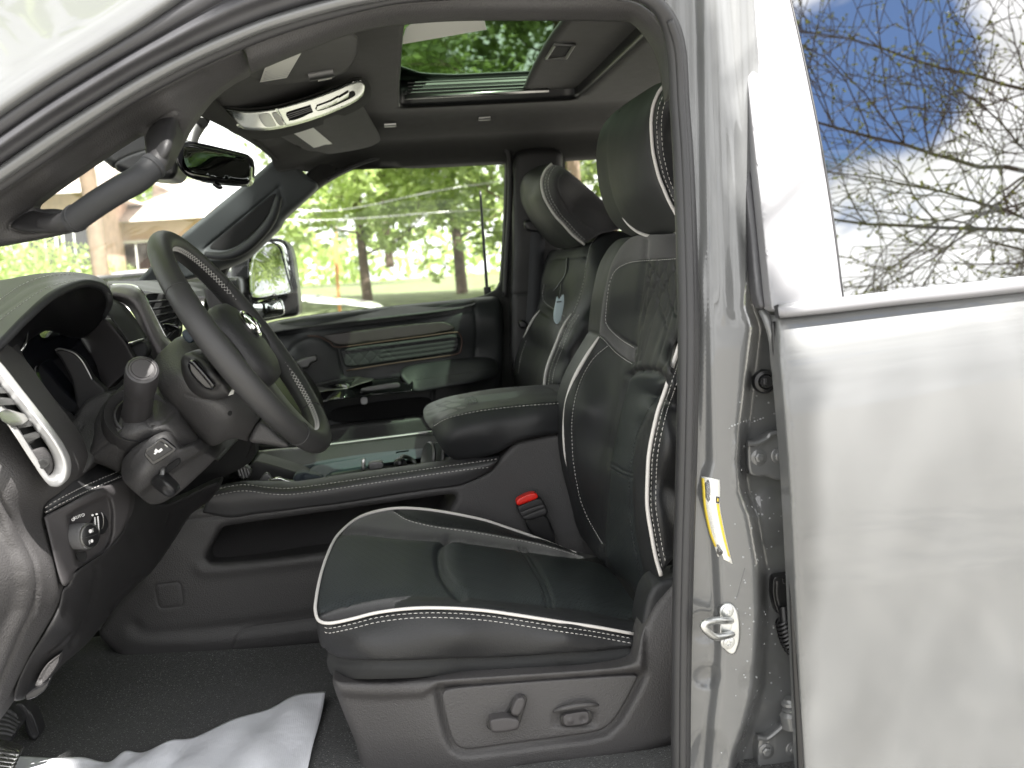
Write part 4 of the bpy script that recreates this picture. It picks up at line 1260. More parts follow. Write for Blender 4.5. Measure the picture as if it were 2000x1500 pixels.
# far front pillar with grab handle
fpil = relief('front_pillar', truck, [(553, 296), (600, 344), (626, 362), (600, 388), (560, 422), (525, 460), (490, 500), (460, 516), (437, 524), (400, 540), (250, 572), (270, 545), (320, 495), (360, 455), (425, 402), (490, 350)],
       [(553, 296, 1.70), (626, 362, 1.745), (525, 460, 1.745), (437, 522, 1.75), (270, 545, 1.66), (425, 402, 1.68), (480, 420, 1.70)], M['pillar'] if 'pillar' in M else material('pillar', (.050, .056, .058), .6, bump=('noise', 900, .4, .0006)), step=5, r=.014, back=.03,
       grooves=[([(398, 487), (470, 428), (544, 366)], .003, .003), ([(545, 366), (552, 400), (530, 430)], .004, .005)], puffs=[([(400, 505), (455, 500), (500, 468), (535, 435)], .015, .02)])
slab('handle_pocket', fpil, [(400, 486), (470, 430), (540, 371), (536, 395), (522, 424), (500, 450), (468, 478), (440, 490)], 1.675, M['black_hole'], .002, .004, 4)
tube('grab_handle', PP([(402, 498, 1.67), (440, 500, 1.65), (475, 487, 1.64), (508, 458, 1.64), (532, 425, 1.65), (545, 385, 1.67)]), [.010, .012, .014, .014, .013, .010], M['leather'], fpil, 12)

# far front door
fd = empty('passenger_door', tuple(P(750, 700, 1.8)), truck, 'far front door with dark trim, wood inlay and armrest')
dp = relief('door_panel', fd, [(440, 655), (520, 632), (600, 617), (800, 595), (930, 582), (978, 577), (985, 640), (980, 760), (974, 800), (830, 835), (700, 860), (440, 880)],
       [(520, 632, 1.775), (800, 595, 1.775), (978, 577, 1.775), (600, 650, 1.72), (900, 612, 1.72), (970, 620, 1.73), (700, 700, 1.745), (930, 680, 1.745), (600, 760, 1.72), (900, 760, 1.72), (700, 850, 1.75), (970, 800, 1.75)],
       M['door_dark'] if 'door_dark' in M else material('door_dark', (.022, .024, .025), .5, bump=('noise', 900, .4, .0006), var=(6, .1)), step=7, r=.02, back=.05,
       grooves=[([(540, 652), (700, 634), (850, 617), (926, 605)], .003, .004), ([(926, 590), (930, 640), (928, 700)], .003, .004), ([(560, 690), (585, 668), (625, 660), (655, 680)], .004, .005), ([(660, 680), (672, 730)], .003, .003), ([(640, 822), (830, 812), (842, 790), (845, 760)], .004, .005)])
relief('door_ledge', fd, [(500, 640), (520, 632), (600, 617), (800, 595), (930, 582), (930, 598), (850, 610), (700, 627), (560, 645), (500, 656)], [(520, 632, 1.775), (930, 582, 1.775), (560, 645, 1.705), (850, 610, 1.705), (928, 598, 1.71)], M['leather_green'], step=5, r=.006, back=.05)
seam_line('ledge_stitching', dp, [(560, 652), (700, 635), (850, 618), (924, 607)], fd, L=.006, r=.0008, mat=M['plastic_grey'])
relief('wood_inlay', fd, [(625, 655), (700, 646), (782, 635), (863, 628), (876, 631), (894, 643), (835, 654), (750, 665), (663, 676), (645, 668)], 1.712, M['wood'], step=5, r=.003, back=.02)
tube('copper_edge', PP([(600, 656, 1.72), (623, 658, 1.712), (645, 669, 1.708), (662, 678, 1.706), (750, 667, 1.706), (835, 656, 1.706), (888, 649, 1.706), (898, 653, 1.706), (902, 664, 1.706), (901, 680, 1.706), (894, 691, 1.706), (860, 697, 1.708), (780, 708, 1.708), (676, 724, 1.710)]), .0022, M['copper'], fd, 8)
ql = []
for k in range(4):
    ql.append(([(668 + 24 * k, 680 - 2 * k), (700 + 26 * k, 716 - 4 * k)], .0008, .002)); ql.append(([(672 + 24 * k, 722 - 4 * k), (706 + 24 * k, 678 - 3 * k)], .0008, .002))
for k in range(4): ql.append(([(745, 673 + 9 * k), (830, 662 + 9 * k), (895, 655 + 8 * k)], .0015, .003))
relief('quilted_insert', fd, [(663, 681), (750, 670), (835, 659), (888, 652), (896, 658), (898, 672), (892, 688), (860, 693), (780, 704), (674, 720), (668, 700)], 1.716, M['leather'], step=4, r=.005, back=.02, grooves=ql)
slab('handle_recess', fd, [(560, 700), (580, 694), (625, 688), (632, 695), (634, 715), (625, 720), (590, 726), (560, 728)], 1.722, M['gloss_black'], .002, .01, 4)
relief('door_handle', fd, [(575, 706), (600, 697), (616, 693), (621, 697), (620, 706), (606, 710), (604, 719), (586, 721), (576, 716)], 1.700, M['satin_dark'], step=3, r=.006, back=.015)
arm = relief('door_armrest', fd, [(779, 732), (790, 720), (810, 713), (835, 709), (900, 703), (950, 699), (968, 703), (974, 715), (972, 735), (940, 745), (870, 757), (812, 768), (800, 760)],
       [(779, 732, 1.64), (835, 709, 1.70), (960, 700, 1.70), (812, 768, 1.62), (970, 740, 1.62), (860, 735, 1.61), (950, 722, 1.62)], M['leather'], step=5, r=.012, back=.12)
seam_line('armrest_stitching', arm, [(810, 742), (870, 734), (930, 725), (965, 719)], fd, L=.006, r=.0008, mat=M['plastic_grey'])
relief('switch_pod', fd, [(600, 758), (640, 748), (702, 738), (740, 741), (770, 736), (800, 735), (808, 742), (807, 766), (770, 768), (700, 775), (640, 785), (600, 790)], [(600, 758, 1.68), (700, 738, 1.68), (800, 735, 1.66), (600, 790, 1.62), (700, 775, 1.61), (800, 766, 1.61), (680, 758, 1.61)], M['gloss_black'], step=5, r=.006, back=.1)
relief('tray_top', fd, [(606, 752), (640, 744), (700, 735), (707, 738), (736, 740), (700, 751), (678, 759), (640, 763), (608, 768)], [(606, 752, 1.69), (700, 735, 1.69), (608, 768, 1.60), (678, 759, 1.60), (736, 740, 1.66)], M['satin'], step=4, r=.003, back=.01, grooves=[([(702, 738), (678, 758)], .002, .002)])
slab('pull_slot', fd, [(703, 759), (738, 752), (776, 747), (782, 750), (782, 757), (740, 762), (706, 766)], 1.600, M['satin_dark'], .002, .006, 3)
slab('courtesy_light', fd, [(704, 777), (717, 775), (718, 789), (705, 790)], 1.66, M['icon_white'], .001, .01, 3)
slab('map_pocket', fd, [(640, 800), (700, 790), (842, 772), (843, 800), (826, 812), (760, 818), (650, 828)], 1.715, M['black_hole'], .003, .01, 6)
relief('sill_trim', truck, [(600, 845), (650, 834), (821, 815), (900, 800), (1000, 790), (1000, 830), (830, 850), (600, 880)], 1.66, M['plastic'], step=8, r=.01, back=.06)
mb = MB(); mb.box((.1, 1.72, .72), (2.4, .2, .25)); mb.build('far_sill', M['black_hole'], truck, False, None)
gw = relief('window_glass', fd, [(430, 530), (490, 492), (560, 415), (625, 357), (700, 317), (830, 285), (945, 274), (994, 285), (992, 400), (986, 590), (800, 602), (600, 624), (470, 660), (430, 620)], 1.84, M['clear_glass'], step=60, r=0, back=.004)
# far door mirror
dm = empty('door_mirror', tuple(P(530, 560, 2.1)), truck, 'tall black towing mirror outside the far window')
relief('mirror_housing', dm, [(452, 470), (470, 500), (480, 504), (500, 478), (520, 464), (550, 466), (563, 474), (571, 492), (577, 530), (582, 570), (586, 608), (580, 618), (545, 622), (500, 632), (470, 640), (450, 600)], 2.12, M['smooth_black'], step=5, r=.012, back=.12)
mg = relief('mirror_glass', dm, [(487, 505), (503, 484), (520, 473), (546, 472), (557, 480), (562, 500), (568, 535), (573, 567), (570, 571), (530, 578), (494, 582), (488, 570)], [(487, 505, 2.05), (573, 567, 2.10), (494, 582, 2.02), (546, 472, 2.11)], material('mirror', (.78, .80, .80), .015, metal=1), step=6, r=.001, back=.008)
relief('spotter_glass', dm, [(494, 590), (530, 586), (549, 584), (553, 598), (556, 614), (530, 618), (506, 622), (498, 612)], 2.10, M['mirror'], step=5, r=.002, back=.006, puffs=[([(525, 602), (530, 602)], .008, .04)])
mb = MB(); mb.box(P(462, 560, 2.02), (.05, .20, .06), 0, None, .015); mb.build('mirror_arm', M['smooth_black'], dm)
for p_ in (1,):
    tube('mirror_rim', PP([(487, 507, 2.10), (503, 482, 2.095), (520, 470, 2.095), (548, 469, 2.09), (560, 479, 2.09), (566, 500, 2.09), (572, 535, 2.09), (577, 569, 2.09), (530, 583, 2.09), (492, 587, 2.10)]), .004, M['gloss_black'], dm, 8, closed=True)
# window flag rod
rod = empty('clip_on_rod', tuple(P(950, 572, 1.86)), None, 'thin black rod clipped upright to the far window sill', 'rod')
tube('rod', PP([(938, 372, 1.93), (943, 450, 1.925), (948, 520, 1.92), (952, 575, 1.915)]), [.0035, .0045, .005, .005], M['smooth_black'], rod, 8)
mb = MB(); mb.box(P(952, 569, 1.915), (.022, .02, .028), 0, None, .003); mb.build('clip', M['smooth_black'], rod)

# ---- windscreen
wsg = loft('windscreen', [[Vector((-.28, .10, 1.87)), Vector((-.32, .5, 1.91)), Vector((-.33, .97, 1.935)), Vector((-.32, 1.45, 1.94)), Vector((-.28, 1.84, 1.93))],
                    [Vector((-.78, .04, 1.60)), Vector((-.86, .45, 1.62)), Vector((-.88, .97, 1.63)), Vector((-.86, 1.5, 1.62)), Vector((-.78, 1.88, 1.60))],
                    [Vector((-1.20, .0, 1.35)), Vector((-1.30, .45, 1.35)), Vector((-1.33, .97, 1.35)), Vector((-1.30, 1.5, 1.35)), Vector((-1.20, 1.92, 1.35))]], M['windscreen_glass'], truck, 4, 4, 0)
tag(wsg, 'clear windscreen')

# ---- near front pillar with its big grab handle
npil = relief('front_pillar', truck, [(-60, 408), (0, 374), (80, 318), (150, 271), (250, 205), (350, 150), (430, 112), (474, 94), (480, 104), (489, 141), (462, 153), (437, 169), (412, 190), (394, 212), (366, 252), (347, 290), (334, 312), (322, 330), (306, 336), (290, 318),
        (284, 300), (281, 254), (232, 284), (182, 318), (120, 360), (62, 403), (80, 409), (104, 407), (128, 410), (150, 428), (160, 443), (130, 453), (105, 459), (35, 473), (-60, 489)],
       [(0, 374, .075), (250, 205, .075), (474, 94, .08), (489, 141, .15), (394, 212, .16), (347, 290, .17), (300, 330, .15), (281, 254, .16), (182, 318, .16), (62, 403, .15), (35, 473, .15), (160, 443, .15), (-60, 480, .14), (350, 230, .115), (100, 340, .10)],
       M['plastic'], step=5, r=.008, back=.025, grooves=[([(300, 330), (322, 300), (345, 250), (352, 225), (346, 218), (330, 222), (290, 250)], .002, .002), ([(18, 446), (22, 436), (62, 408)], .002, .002), ([(18, 446), (50, 453), (105, 452), (150, 440)], .002, .002), ([(0, 392), (150, 290), (250, 222), (400, 145)], .003, .006)])
hpts = [(80, 436, .110), (112, 437, .095), (150, 425, .075), (190, 398, .062), (232, 372, .058), (272, 346, .062), (300, 324, .072), (312, 306, .085), (318, 286, .105)]
hnd = tube('grab_handle', PP(hpts), [.008, .0125, .0140, .0142, .0142, .0142, .0142, .0130, .010], M['plastic_dark'], npil, 16, smooth=8)
relief('handle_mount', npil, [(284, 262), (296, 244), (322, 226), (340, 219), (349, 224), (348, 244), (340, 278), (330, 306), (316, 326), (302, 330), (290, 316), (285, 290)], [(284, 262, .135), (340, 219, .112), (348, 244, .110), (316, 326, .066), (290, 316, .070), (318, 280, .070), (330, 250, .092)], M['plastic_dark'], step=4, r=.014, back=.05)
relief('handle_mount', npil, [(18, 444), (30, 428), (62, 410), (84, 416), (130, 416), (148, 412), (160, 432), (150, 442), (105, 454), (45, 454)], [(18, 444, .125), (62, 410, .135), (148, 412, .09), (155, 440, .09), (45, 454, .118), (90, 438, .095)], M['plastic_dark'], step=4, r=.010, back=.03)
sl_ = [(140, 430, .080), (150, 425, .075), (190, 397, .062), (232, 371, .058), (272, 348, .062), (303, 320, .077)]
tube('handle_sleeve', PP(sl_), .0172, M['leather'], npil, 16, smooth=8)
for p0, p1 in (((146, 427, .078), (151, 424, .075)), ((296, 328, .073), (300, 324, .075))):
    tube('sleeve_cuff', PP([p0, p1]), .0184, M['leather'], npil, 16, smooth=0)

# ---- things under the roof
ov = empty('overhead_console', tuple(P(570, 210, .95)), truck, 'silver overhead console with lamp and slotted vents')
oc = [(424, 212), (436, 213), (484, 219), (540, 213), (600, 195), (650, 177), (690, 159), (705, 156), (713, 166), (711, 182), (692, 198), (640, 221), (600, 235), (560, 246), (520, 253), (480, 252), (454, 243), (434, 226)]
ycon = [(424, 212, .78), (540, 213, .86), (690, 159, .90), (713, 170, .95), (640, 221, 1.03), (560, 246, 1.05), (480, 252, .98), (454, 243, .92)]
ovr = relief('console_bezel', ov, oc, ycon, M['satin_light'] if 'satin_light' in M else material('satin_light', (.55, .545, .53), .2, metal=.95), step=3.5, r=.006, back=.02,
       grooves=[([(541, 214), (550, 232), (558, 246)], .0015, .0015), ([(440, 220), (455, 233), (470, 250)], .002, .0015)])
def ycf(d):
    f = tps(ycon); return lambda A: f(A) + d
slab('vent_opening', ov, [(556, 221), (582, 213), (607, 206), (611, 218), (590, 229), (566, 237)], ycf(-.004), M['black_hole'], .001, .004, 3)
slab('vent_opening', ov, [(614, 211), (640, 200), (680, 182), (692, 178), (696, 186), (660, 204), (620, 218)], ycf(-.004), M['black_hole'], .001, .004, 3)
slab('map_lamp', ov, [(503, 224), (526, 220), (534, 234), (541, 246), (518, 248), (510, 238)], ycf(-.003), M['icon_grey'] if 'icon_grey' in M else material('icon_grey', (.45, .45, .42), .25), .001, .004, 3)
slab('lamp_button', ov, [(530, 221), (541, 219), (549, 231), (556, 243), (545, 245), (537, 233)], ycf(-.006), M['white_label'], .002, .006, 3)
mb = MB()
fy = ycf(-.008)
def oy(x, y, d=0): return P(x, y, float(fy(np.array([[x, y]]))[0]) + d)
for k in range(4):
    mb.tube([oy(560 + 1.5 * k, 224 + 3.6 * k), oy(608 + k, 209 + 3 * k)], .0016, 6, smooth=0)
mb.build('vent_louvres', M['gloss_black'], ov)
for (a, b, c2, d2_) in ((620, 208, 645, 203), (638, 203, 662, 194), (660, 193, 682, 184)):
    mb = MB(); mb.prism([oy(a, b), oy(c2, d2_ - 4), oy(c2 - 2, d2_ + 5), oy(a - 2, b + 7)], (0, .006, 0)); mb.build('vent_tab', M['satin_light'], ov)
relief('console_body', ov, [(400, 205), (424, 206), (484, 212), (540, 206), (600, 188), (650, 170), (690, 150), (712, 150), (726, 170), (720, 192), (695, 208), (640, 232), (560, 258), (500, 268), (450, 256), (420, 232)], ycf(.018), M['headliner_dark'], step=7, r=.02, back=.06)
dv = empty('sun_visor', tuple(P(590, 130, .5)), truck, 'folded near sun visor with printed label and clip')
dvr = relief('visor_panel', dv, [(440, 150), (458, 156), (463, 166), (474, 171), (520, 165), (580, 158), (640, 149), (672, 139), (687, 124), (698, 104), (700, 60), (560, 60), (440, 110)], [(458, 158, .70), (580, 158, .72), (672, 139, .72), (700, 70, .22), (560, 70, .20), (450, 120, .40), (690, 120, .60)],
       M['headliner'], step=5, r=.008, back=.018)
def on(o, pts, off_=.001):
    r_ = []
    for p in pts:
        h = hit(o, *p)
        if h: r_.append(h[0] + h[1] * off_)
    return r_
mb = MB(); mb.prism(on(dvr, [(519, 126), (589, 101), (560, 151), (507, 160)]), (0, .0004, 0)); mb.build('visor_label', M['white_label'], dv, False, None)
mb = MB()
for k in range(7):
    a = np.array((516, 136)) + np.array((-6, 20)) * k / 7; b = np.array((574, 124)) + np.array((-14, 26)) * k / 7
    q = on(dvr, [tuple(a + (2, 2)), tuple(b)], .0016)
    if len(q) == 2: mb.tube(q, .00045, 4, smooth=0)
mb.build('label_print', M['paper_print'], dv)
mb = MB(); h = hit(dvr, 625, 140)
mb.tube([h[0] + Vector((-.022, 0, -.004)), h[0] + Vector((.024, 0, .002))], [.013, .013], 16, smooth=0)
mb.build('visor_clip', M['satin_dark'], dv)
mb = MB(); h2 = hit(dvr, 630, 144)
mb.tube([h2[0] + Vector((-.010, -.010, -.008)), h2[0] + Vector((.016, -.010, -.004))], [.008, .008], 16, smooth=0)
mb.build('clip_button', M['icon_grey'], dv)
pv = empty('sun_visor', tuple(P(640, 250, 1.3)), truck, 'folded far sun visor with blank white label')
pvr = relief('visor_panel', pv, [(530, 256), (560, 250), (640, 228), (690, 205), (700, 198), (712, 212), (728, 240), (741, 262), (744, 274), (722, 286), (680, 294), (640, 300), (630, 296), (616, 294), (600, 294), (565, 276)], [(536, 258, 1.2), (700, 200, 1.10), (740, 268, 1.60), (640, 299, 1.62), (600, 294, 1.60), (640, 240, 1.16)],
       M['headliner'], step=5, r=.008, back=.018)
mb = MB(); mb.prism(on(pvr, [(564, 253), (604, 242), (649, 280), (613, 288)]), (0, .0004, 0)); mb.build('visor_label', M['white_label'], pv, False, None)

mr = empty('rear_view_mirror', tuple(P(420, 320, .9)), truck, 'frameless rear view mirror hanging from the windscreen')
relief('mirror_housing', mr, [(349, 286), (356, 277), (372, 275), (430, 288), (484, 301), (491, 308), (494, 325), (492, 352), (487, 360), (476, 362), (430, 359), (385, 352), (365, 345), (352, 332), (342, 312), (343, 296)], [(349, 286, .805), (372, 275, .83), (490, 305, 1.01), (490, 355, 1.01), (365, 345, .82)], M['gloss_black'], step=4, r=.010, back=.04)
relief('mirror_glass', mr, [(357, 288), (364, 284), (430, 298), (480, 309), (486, 314), (489, 334), (488, 350), (482, 354), (430, 347), (380, 337), (368, 331), (360, 315)], [(357, 288, .80), (484, 309, 1.00), (488, 352, 1.00), (370, 332, .80)], material('dim_mirror', (.10, .11, .10), .03, metal=1), step=8, r=.001, back=.004)
mb = MB()
mb.tube(PP([(368, 285, .88), (374, 262, .90), (384, 244, .92), (396, 228, .93)]), [.016, .017, .018, .017], 14, smooth=5)
mb.tube(PP([(393, 240, .90), (400, 215, .93)]), [.014, .016], 14, smooth=0)
mb.build('mirror_stem', M['satin_dark'], mr)
relief('sensor_housing', mr, [(186, 300), (230, 272), (285, 240), (330, 262), (352, 300), (350, 335), (340, 350), (320, 352), (290, 349), (232, 338)], .97, M['smooth_black'], step=5, r=.02, back=.1, grooves=[([(225, 330), (226, 318), (262, 300), (330, 282)], .002, .002)])
tube('mirror_tab', PP([(418, 357, .89), (428, 364, .89), (432, 362, .89)]), .006, M['gloss_black'], mr, 8)
# ================================================================== CONSOLE BETWEEN THE SEATS
con = empty('center_console', (0.1, .95, .9), truck, 'warm grey centre console with stitched rail and black lid')
cside = relief('console_side', con, [(470, 985), (560, 984), (660, 972), (905, 938), (947, 924), (975, 896), (1000, 868), (1012, 860), (1101, 843), (1180, 835), (1210, 1120), (1000, 1180), (800, 1240), (700, 1250), (640, 1256), (600, 1258), (540, 1266), (451, 1274), (350, 1287), (280, 1292), (245, 1287), (210, 1260), (190, 1236),
         (215, 1195), (245, 1160), (290, 1115), (330, 1050), (350, 1000), (362, 990)],
       [(210, 1250, .80), (280, 1285, .79), (600, 1250, .785), (300, 1150, .775), (450, 1130, .770), (600, 1120, .770), (400, 1010, .765), (650, 980, .765), (900, 945, .765), (1000, 870, .78), (1100, 845, .78), (1000, 1000, .775), (1150, 1100, .775)],
       M['plastic'], step=6, r=.012, back=.30,
       holes=[[(402, 1088), (410, 1072), (427, 1038), (434, 1030), (450, 1025), (600, 1004), (750, 983), (880, 964), (892, 968), (890, 978), (868, 1006), (840, 1030), (760, 1060), (640, 1077), (490, 1095), (415, 1100)]],
       grooves=[([(303, 1150), (305, 1143), (312, 1141), (345, 1138), (352, 1141), (354, 1150), (357, 1175), (354, 1183), (346, 1185), (320, 1188), (312, 1186), (308, 1178)], .0018, .0016, True),
                ([(452, 1272), (460, 1250), (470, 1234), (490, 1226), (540, 1219), (620, 1208)], .002, .0018), ([(362, 1016), (520, 998), (700, 976), (905, 946)], .003, .003),
                ([(262, 1222), (280, 1235), (320, 1238), (450, 1226), (620, 1206)], .005, .012)],
       puffs=[([(285, 1130), (300, 1100), (330, 1070)], .004, .03), ([(390, 1110), (420, 1115), (640, 1090)], .004, .012), ([(250, 1250), (450, 1248), (620, 1228)], .006, .02)])
# pocket lining behind the opening
relief('side_pocket', con, [(390, 1020), (900, 950), (900, 1020), (640, 1090), (390, 1110)], [(390, 1060, .87), (900, 1000, .87), (640, 1040, .88), (600, 1090, .80)], M['plastic'], step=12, r=0, back=.01)
rail_t = [(425, 952), (450, 946), (480, 942), (520, 942), (572, 943), (610, 939), (660, 931), (760, 917), (870, 902), (975, 892)]
rail_m = [(410, 962), (450, 953), (480, 950), (520, 955), (560, 957), (610, 952), (660, 945), (760, 930), (870, 914), (972, 900)]
rail_b = [(396, 996), (450, 1006), (500, 999), (560, 992), (600, 986), (660, 979), (760, 963), (840, 951), (905, 941), (962, 912)]
rl = loft('console_rail', [[P(a, b - 1, .835) for a, b in rail_t], [P(a, b, .795) for a, b in rail_t], [P(a, b, .763) for a, b in rail_m], [P(a, b, .755) for a, b in mixc(rail_m, rail_b, .45)], [P(a, b + 4, .765) for a, b in rail_b]], M['leather_soft'] if 'leather_soft' in M else material('leather_soft', (.040, .040, .042), .5, bump=('noise', 900, .3, .0005)), con, 6, 5, .004)
seam_line('rail_stitching', rl, off(rail_m, 0, -1), con, off=.0026, L=.0048)
seam_line('rail_stitching', rl, off(rail_m, 0, 9), con, off=.0026, L=.0048)
# lid
lid_t = relief('lid_top', con, [(826, 806), (828, 797), (836, 789), (860, 779), (887, 772), (930, 764), (975, 758), (1062, 751), (1130, 749), (1130, 783), (1108, 784), (1060, 787), (1010, 791), (950, 798), (905, 806), (870, 816), (850, 827), (843, 840), (834, 828), (828, 818)],
        [(826, 806, 1.08), (860, 779, 1.12), (975, 758, 1.13), (1130, 750, 1.13), (843, 840, .83), (860, 822, .80), (905, 806, .785), (1010, 791, .78), (1120, 783, .78)], M['leather_soft'], step=4, r=.004, back=0.0, skirt=False,
        grooves=[([(835, 812 - 0), (900, 792 - 3 * 0), (1000, 778), (1120, 771)], .0010, .002), ([(832, 804), (890, 785), (1000, 771), (1120, 764)], .0010, .002), ([(835, 798), (890, 779), (1000, 765), (1120, 758)], .0010, .002),
                 ([(850, 790), (900, 800)], .001, .002), ([(870, 783), (960, 794)], .001, .002), ([(900, 776), (1030, 787)], .001, .002), ([(940, 767), (1090, 780)], .001, .002), ([(848, 826), (905, 802), (1010, 787), (1108, 780)], .002, .003)])
lid_s = relief('lid_side', con, [(843, 840), (850, 826), (870, 815), (905, 805), (950, 797), (1010, 790), (1060, 786), (1130, 782), (1130, 842), (1101, 846), (1050, 852), (1010, 863), (992, 873), (975, 884), (950, 892), (905, 899), (892, 899), (880, 894), (868, 884), (856, 866), (848, 852)],
        [(843, 840, .83), (870, 815, .795), (905, 805, .785), (1010, 790, .78), (1120, 783, .78), (880, 895, .80), (870, 860, .77), (950, 850, .755), (1050, 820, .752), (1100, 844, .77), (950, 892, .785)], M['leather'], step=5, r=.010, back=.32, puffs=[([(880, 845), (960, 826), (1100, 808)], .004, .02)])
seam_line('lid_stitching', lid_s, [(848, 832), (870, 819), (905, 809), (950, 801), (1010, 794), (1060, 790), (1104, 787)], con, L=.0050)
bd = relief('lid_badge', con, [(905, 777), (930, 773), (937, 788), (934, 792), (914, 795)], [(905, 777, .965), (930, 773, .965), (914, 795, .86), (937, 788, .87)], M['leather'], step=3, r=.001, back=.006, it=1,
       grooves=[([(909, 779), (928, 776), (933, 787), (915, 791)], .001, .0015, True)])
for k in range(4):
    pass
mb = MB()
for k in range(4):
    a = on(bd, [(912 + 5 * k, 780 - k), (916 + 5 * k, 789 - k)], .0004)
    if len(a) == 2: mb.tube(a, .0012, 5, smooth=0)
mb.build('embossed_marks', M['leather_green'], con)
# storage tray between rail and far rail
relief('far_rail', con, [(500, 884), (560, 876), (590, 876), (656, 868), (760, 856), (850, 845), (870, 850), (880, 870), (860, 884), (800, 888), (720, 893), (620, 908), (580, 915), (510, 905), (490, 893)], [(500, 884, 1.16), (656, 868, 1.17), (842, 846, 1.17), (620, 906, 1.10), (860, 880, 1.10), (520, 903, 1.10)], M['plastic_dark'], step=5, r=.006, back=.05, grooves=[([(492, 890), (560, 905), (586, 914)], .002, .002)])
tube('rail_trim', PP([(500, 883, 1.165), (590, 875, 1.17), (656, 867, 1.172), (760, 854, 1.172), (848, 843, 1.172)]), .003, M['satin'], con, 8)
relief('tray_wall', con, [(490, 892), (585, 912), (620, 905), (720, 890), (860, 876), (880, 890), (980, 890), (975, 908), (870, 920), (660, 950), (560, 960), (490, 955), (470, 920)], 1.08, M['blue_grey'], step=10, r=.002, back=.05)
mb = MB(); mb.box((.10, .95, 1.11), (.80, .30, .01)); mb.build('tray_floor', M['smooth_black'], con, False, None)
slab('tray_mat', con, [(470, 930), (492, 905), (500, 898), (590, 925), (610, 940), (560, 948), (480, 948)], .93, M['plastic_dark'], .004, .1, 5)
relief('tray_divider', con, [(596, 930), (610, 912), (640, 908), (700, 898), (720, 893), (850, 874), (860, 890), (740, 905), (650, 920), (628, 940), (600, 942)], [(596, 930, .94), (720, 893, 1.04), (860, 880, 1.04), (740, 905, 1.0), (600, 942, .90)], M['blue_grey'], step=5, r=.004, back=.02)
slab('charging_block', con, [(571, 936), (576, 925), (592, 922), (604, 924), (628, 930), (632, 938), (610, 943), (573, 944)], .86, M['blue_grey'], .004, .03, 4, grooves=[([(590, 938), (594, 928), (606, 928)], .003, .003)])
slab('tray_clip', con, [(706, 898), (713, 896), (714, 920), (706, 922)], .88, M['satin'], .001, .02, 3)
slab('tray_plate', con, [(718, 904), (748, 900), (750, 916), (720, 920)], .90, M['satin_dark'], .002, .02, 3)
mb = MB()
mb.lathe(P(779, 905, .93), (-.3, -1, .2), [(.012, -.02), (.012, 0), (.007, .006), (.005, .007)], 16); mb.tube(PP([(779, 905, .94), (786, 892, .98), (800, 895, 1.0), (812, 905, 1.0)]), .005, 8)
mb.build('tray_socket', M['smooth_black'], con)
for px_ in (838, 856):
    mb = MB(); mb.lathe(P(px_, 894, .95 + (px_ - 838) * .002), (-1, -.35, .25), [(.001, -.002), (.034, -.002), (.036, .002), (.033, .006), (.030, .004), (.001, .003)], 28); mb.build('cup_holder_ring', M['satin_dark'], con)
slab('shifter_chrome', con, [(520, 938), (545, 931), (560, 938), (590, 941), (560, 944), (530, 943)], .83, M['chrome'], .002, .01, 3)
slab('console_wedge', con, [(505, 940), (512, 930), (521, 921), (534, 938), (530, 942), (508, 942)], .84, M['satin_dark'], .002, .01, 3)
relief('console_front', con, [(380, 880), (440, 850), (480, 870), (486, 905), (478, 930), (440, 948), (400, 950), (380, 930)], .93, M['black_hole'], step=8, r=.01, back=.2)
relief('column_ring', con, [(432, 866), (455, 856), (470, 855), (480, 866), (486, 890), (484, 905), (474, 910), (440, 915), (420, 905), (428, 890), (445, 890), (455, 878), (440, 876)], .80, M['satin_dark'], step=4, r=.006, back=.03, grooves=[([(440, 870), (462, 863), (470, 885), (462, 900), (435, 905)], .004, .003)])
slab('small_bracket', con, [(482, 868), (494, 865), (502, 874), (498, 884), (486, 888), (480, 880)], .82, M['satin'], .002, .02, 3)
slab('ribbed_pad', con, [(462, 915), (482, 908), (492, 922), (486, 935), (468, 936)], .86, M['satin_dark'], .002, .02, 3, grooves=[([(466 + 6 * k, 914 - k), (472 + 6 * k, 934)], .002, .0015) for k in range(4)])

# ================================================================== DASHBOARD
dash = empty('dashboard', (-.8, .95, 1.2), truck, 'black stitched dashboard seen end on from the open door')
hoodt = relief('cluster_hood', dash, [(-60, 552), (0, 548), (70, 534), (140, 530), (182, 536), (206, 549), (216, 566), (216, 580), (204, 563), (190, 553), (157, 549), (105, 570), (52, 615), (0, 668), (-60, 726)],
        [(-60, 552, .66), (0, 548, .64), (140, 530, .60), (206, 549, .56), (217, 575, .48), (157, 551, .44), (105, 572, .33), (52, 616, .27), (0, 669, .24), (-60, 726, .22), (60, 570, .45), (-20, 620, .38)], M['leather_soft'], step=5, r=.004, back=0, skirt=False,
        grooves=[([(-60, 632), (0, 594), (40, 566), (80, 548), (140, 539), (170, 540)], .003, .004), ([(-60, 656), (0, 614), (50, 580), (90, 558), (130, 548), (155, 545)], .0015, .002)])
seam_line('hood_stitching', hoodt, [(-60, 622), (0, 585), (40, 558), (80, 542), (120, 536), (150, 534)], dash, L=.0046)
seam_line('hood_stitching', hoodt, [(-60, 668), (0, 625), (50, 588), (90, 563), (130, 551), (160, 547)], dash, L=.0046)
tube('hood_lip', PP([(-60, 734, .22), (0, 674, .24), (52, 620, .27), (105, 575, .33), (157, 554, .43), (190, 557, .47), (206, 567, .485), (214, 584, .49), (212, 600, .50), (203, 619, .51)]), [.007] * 7 + [.006, .005, .003], M['leather'], dash, 10)
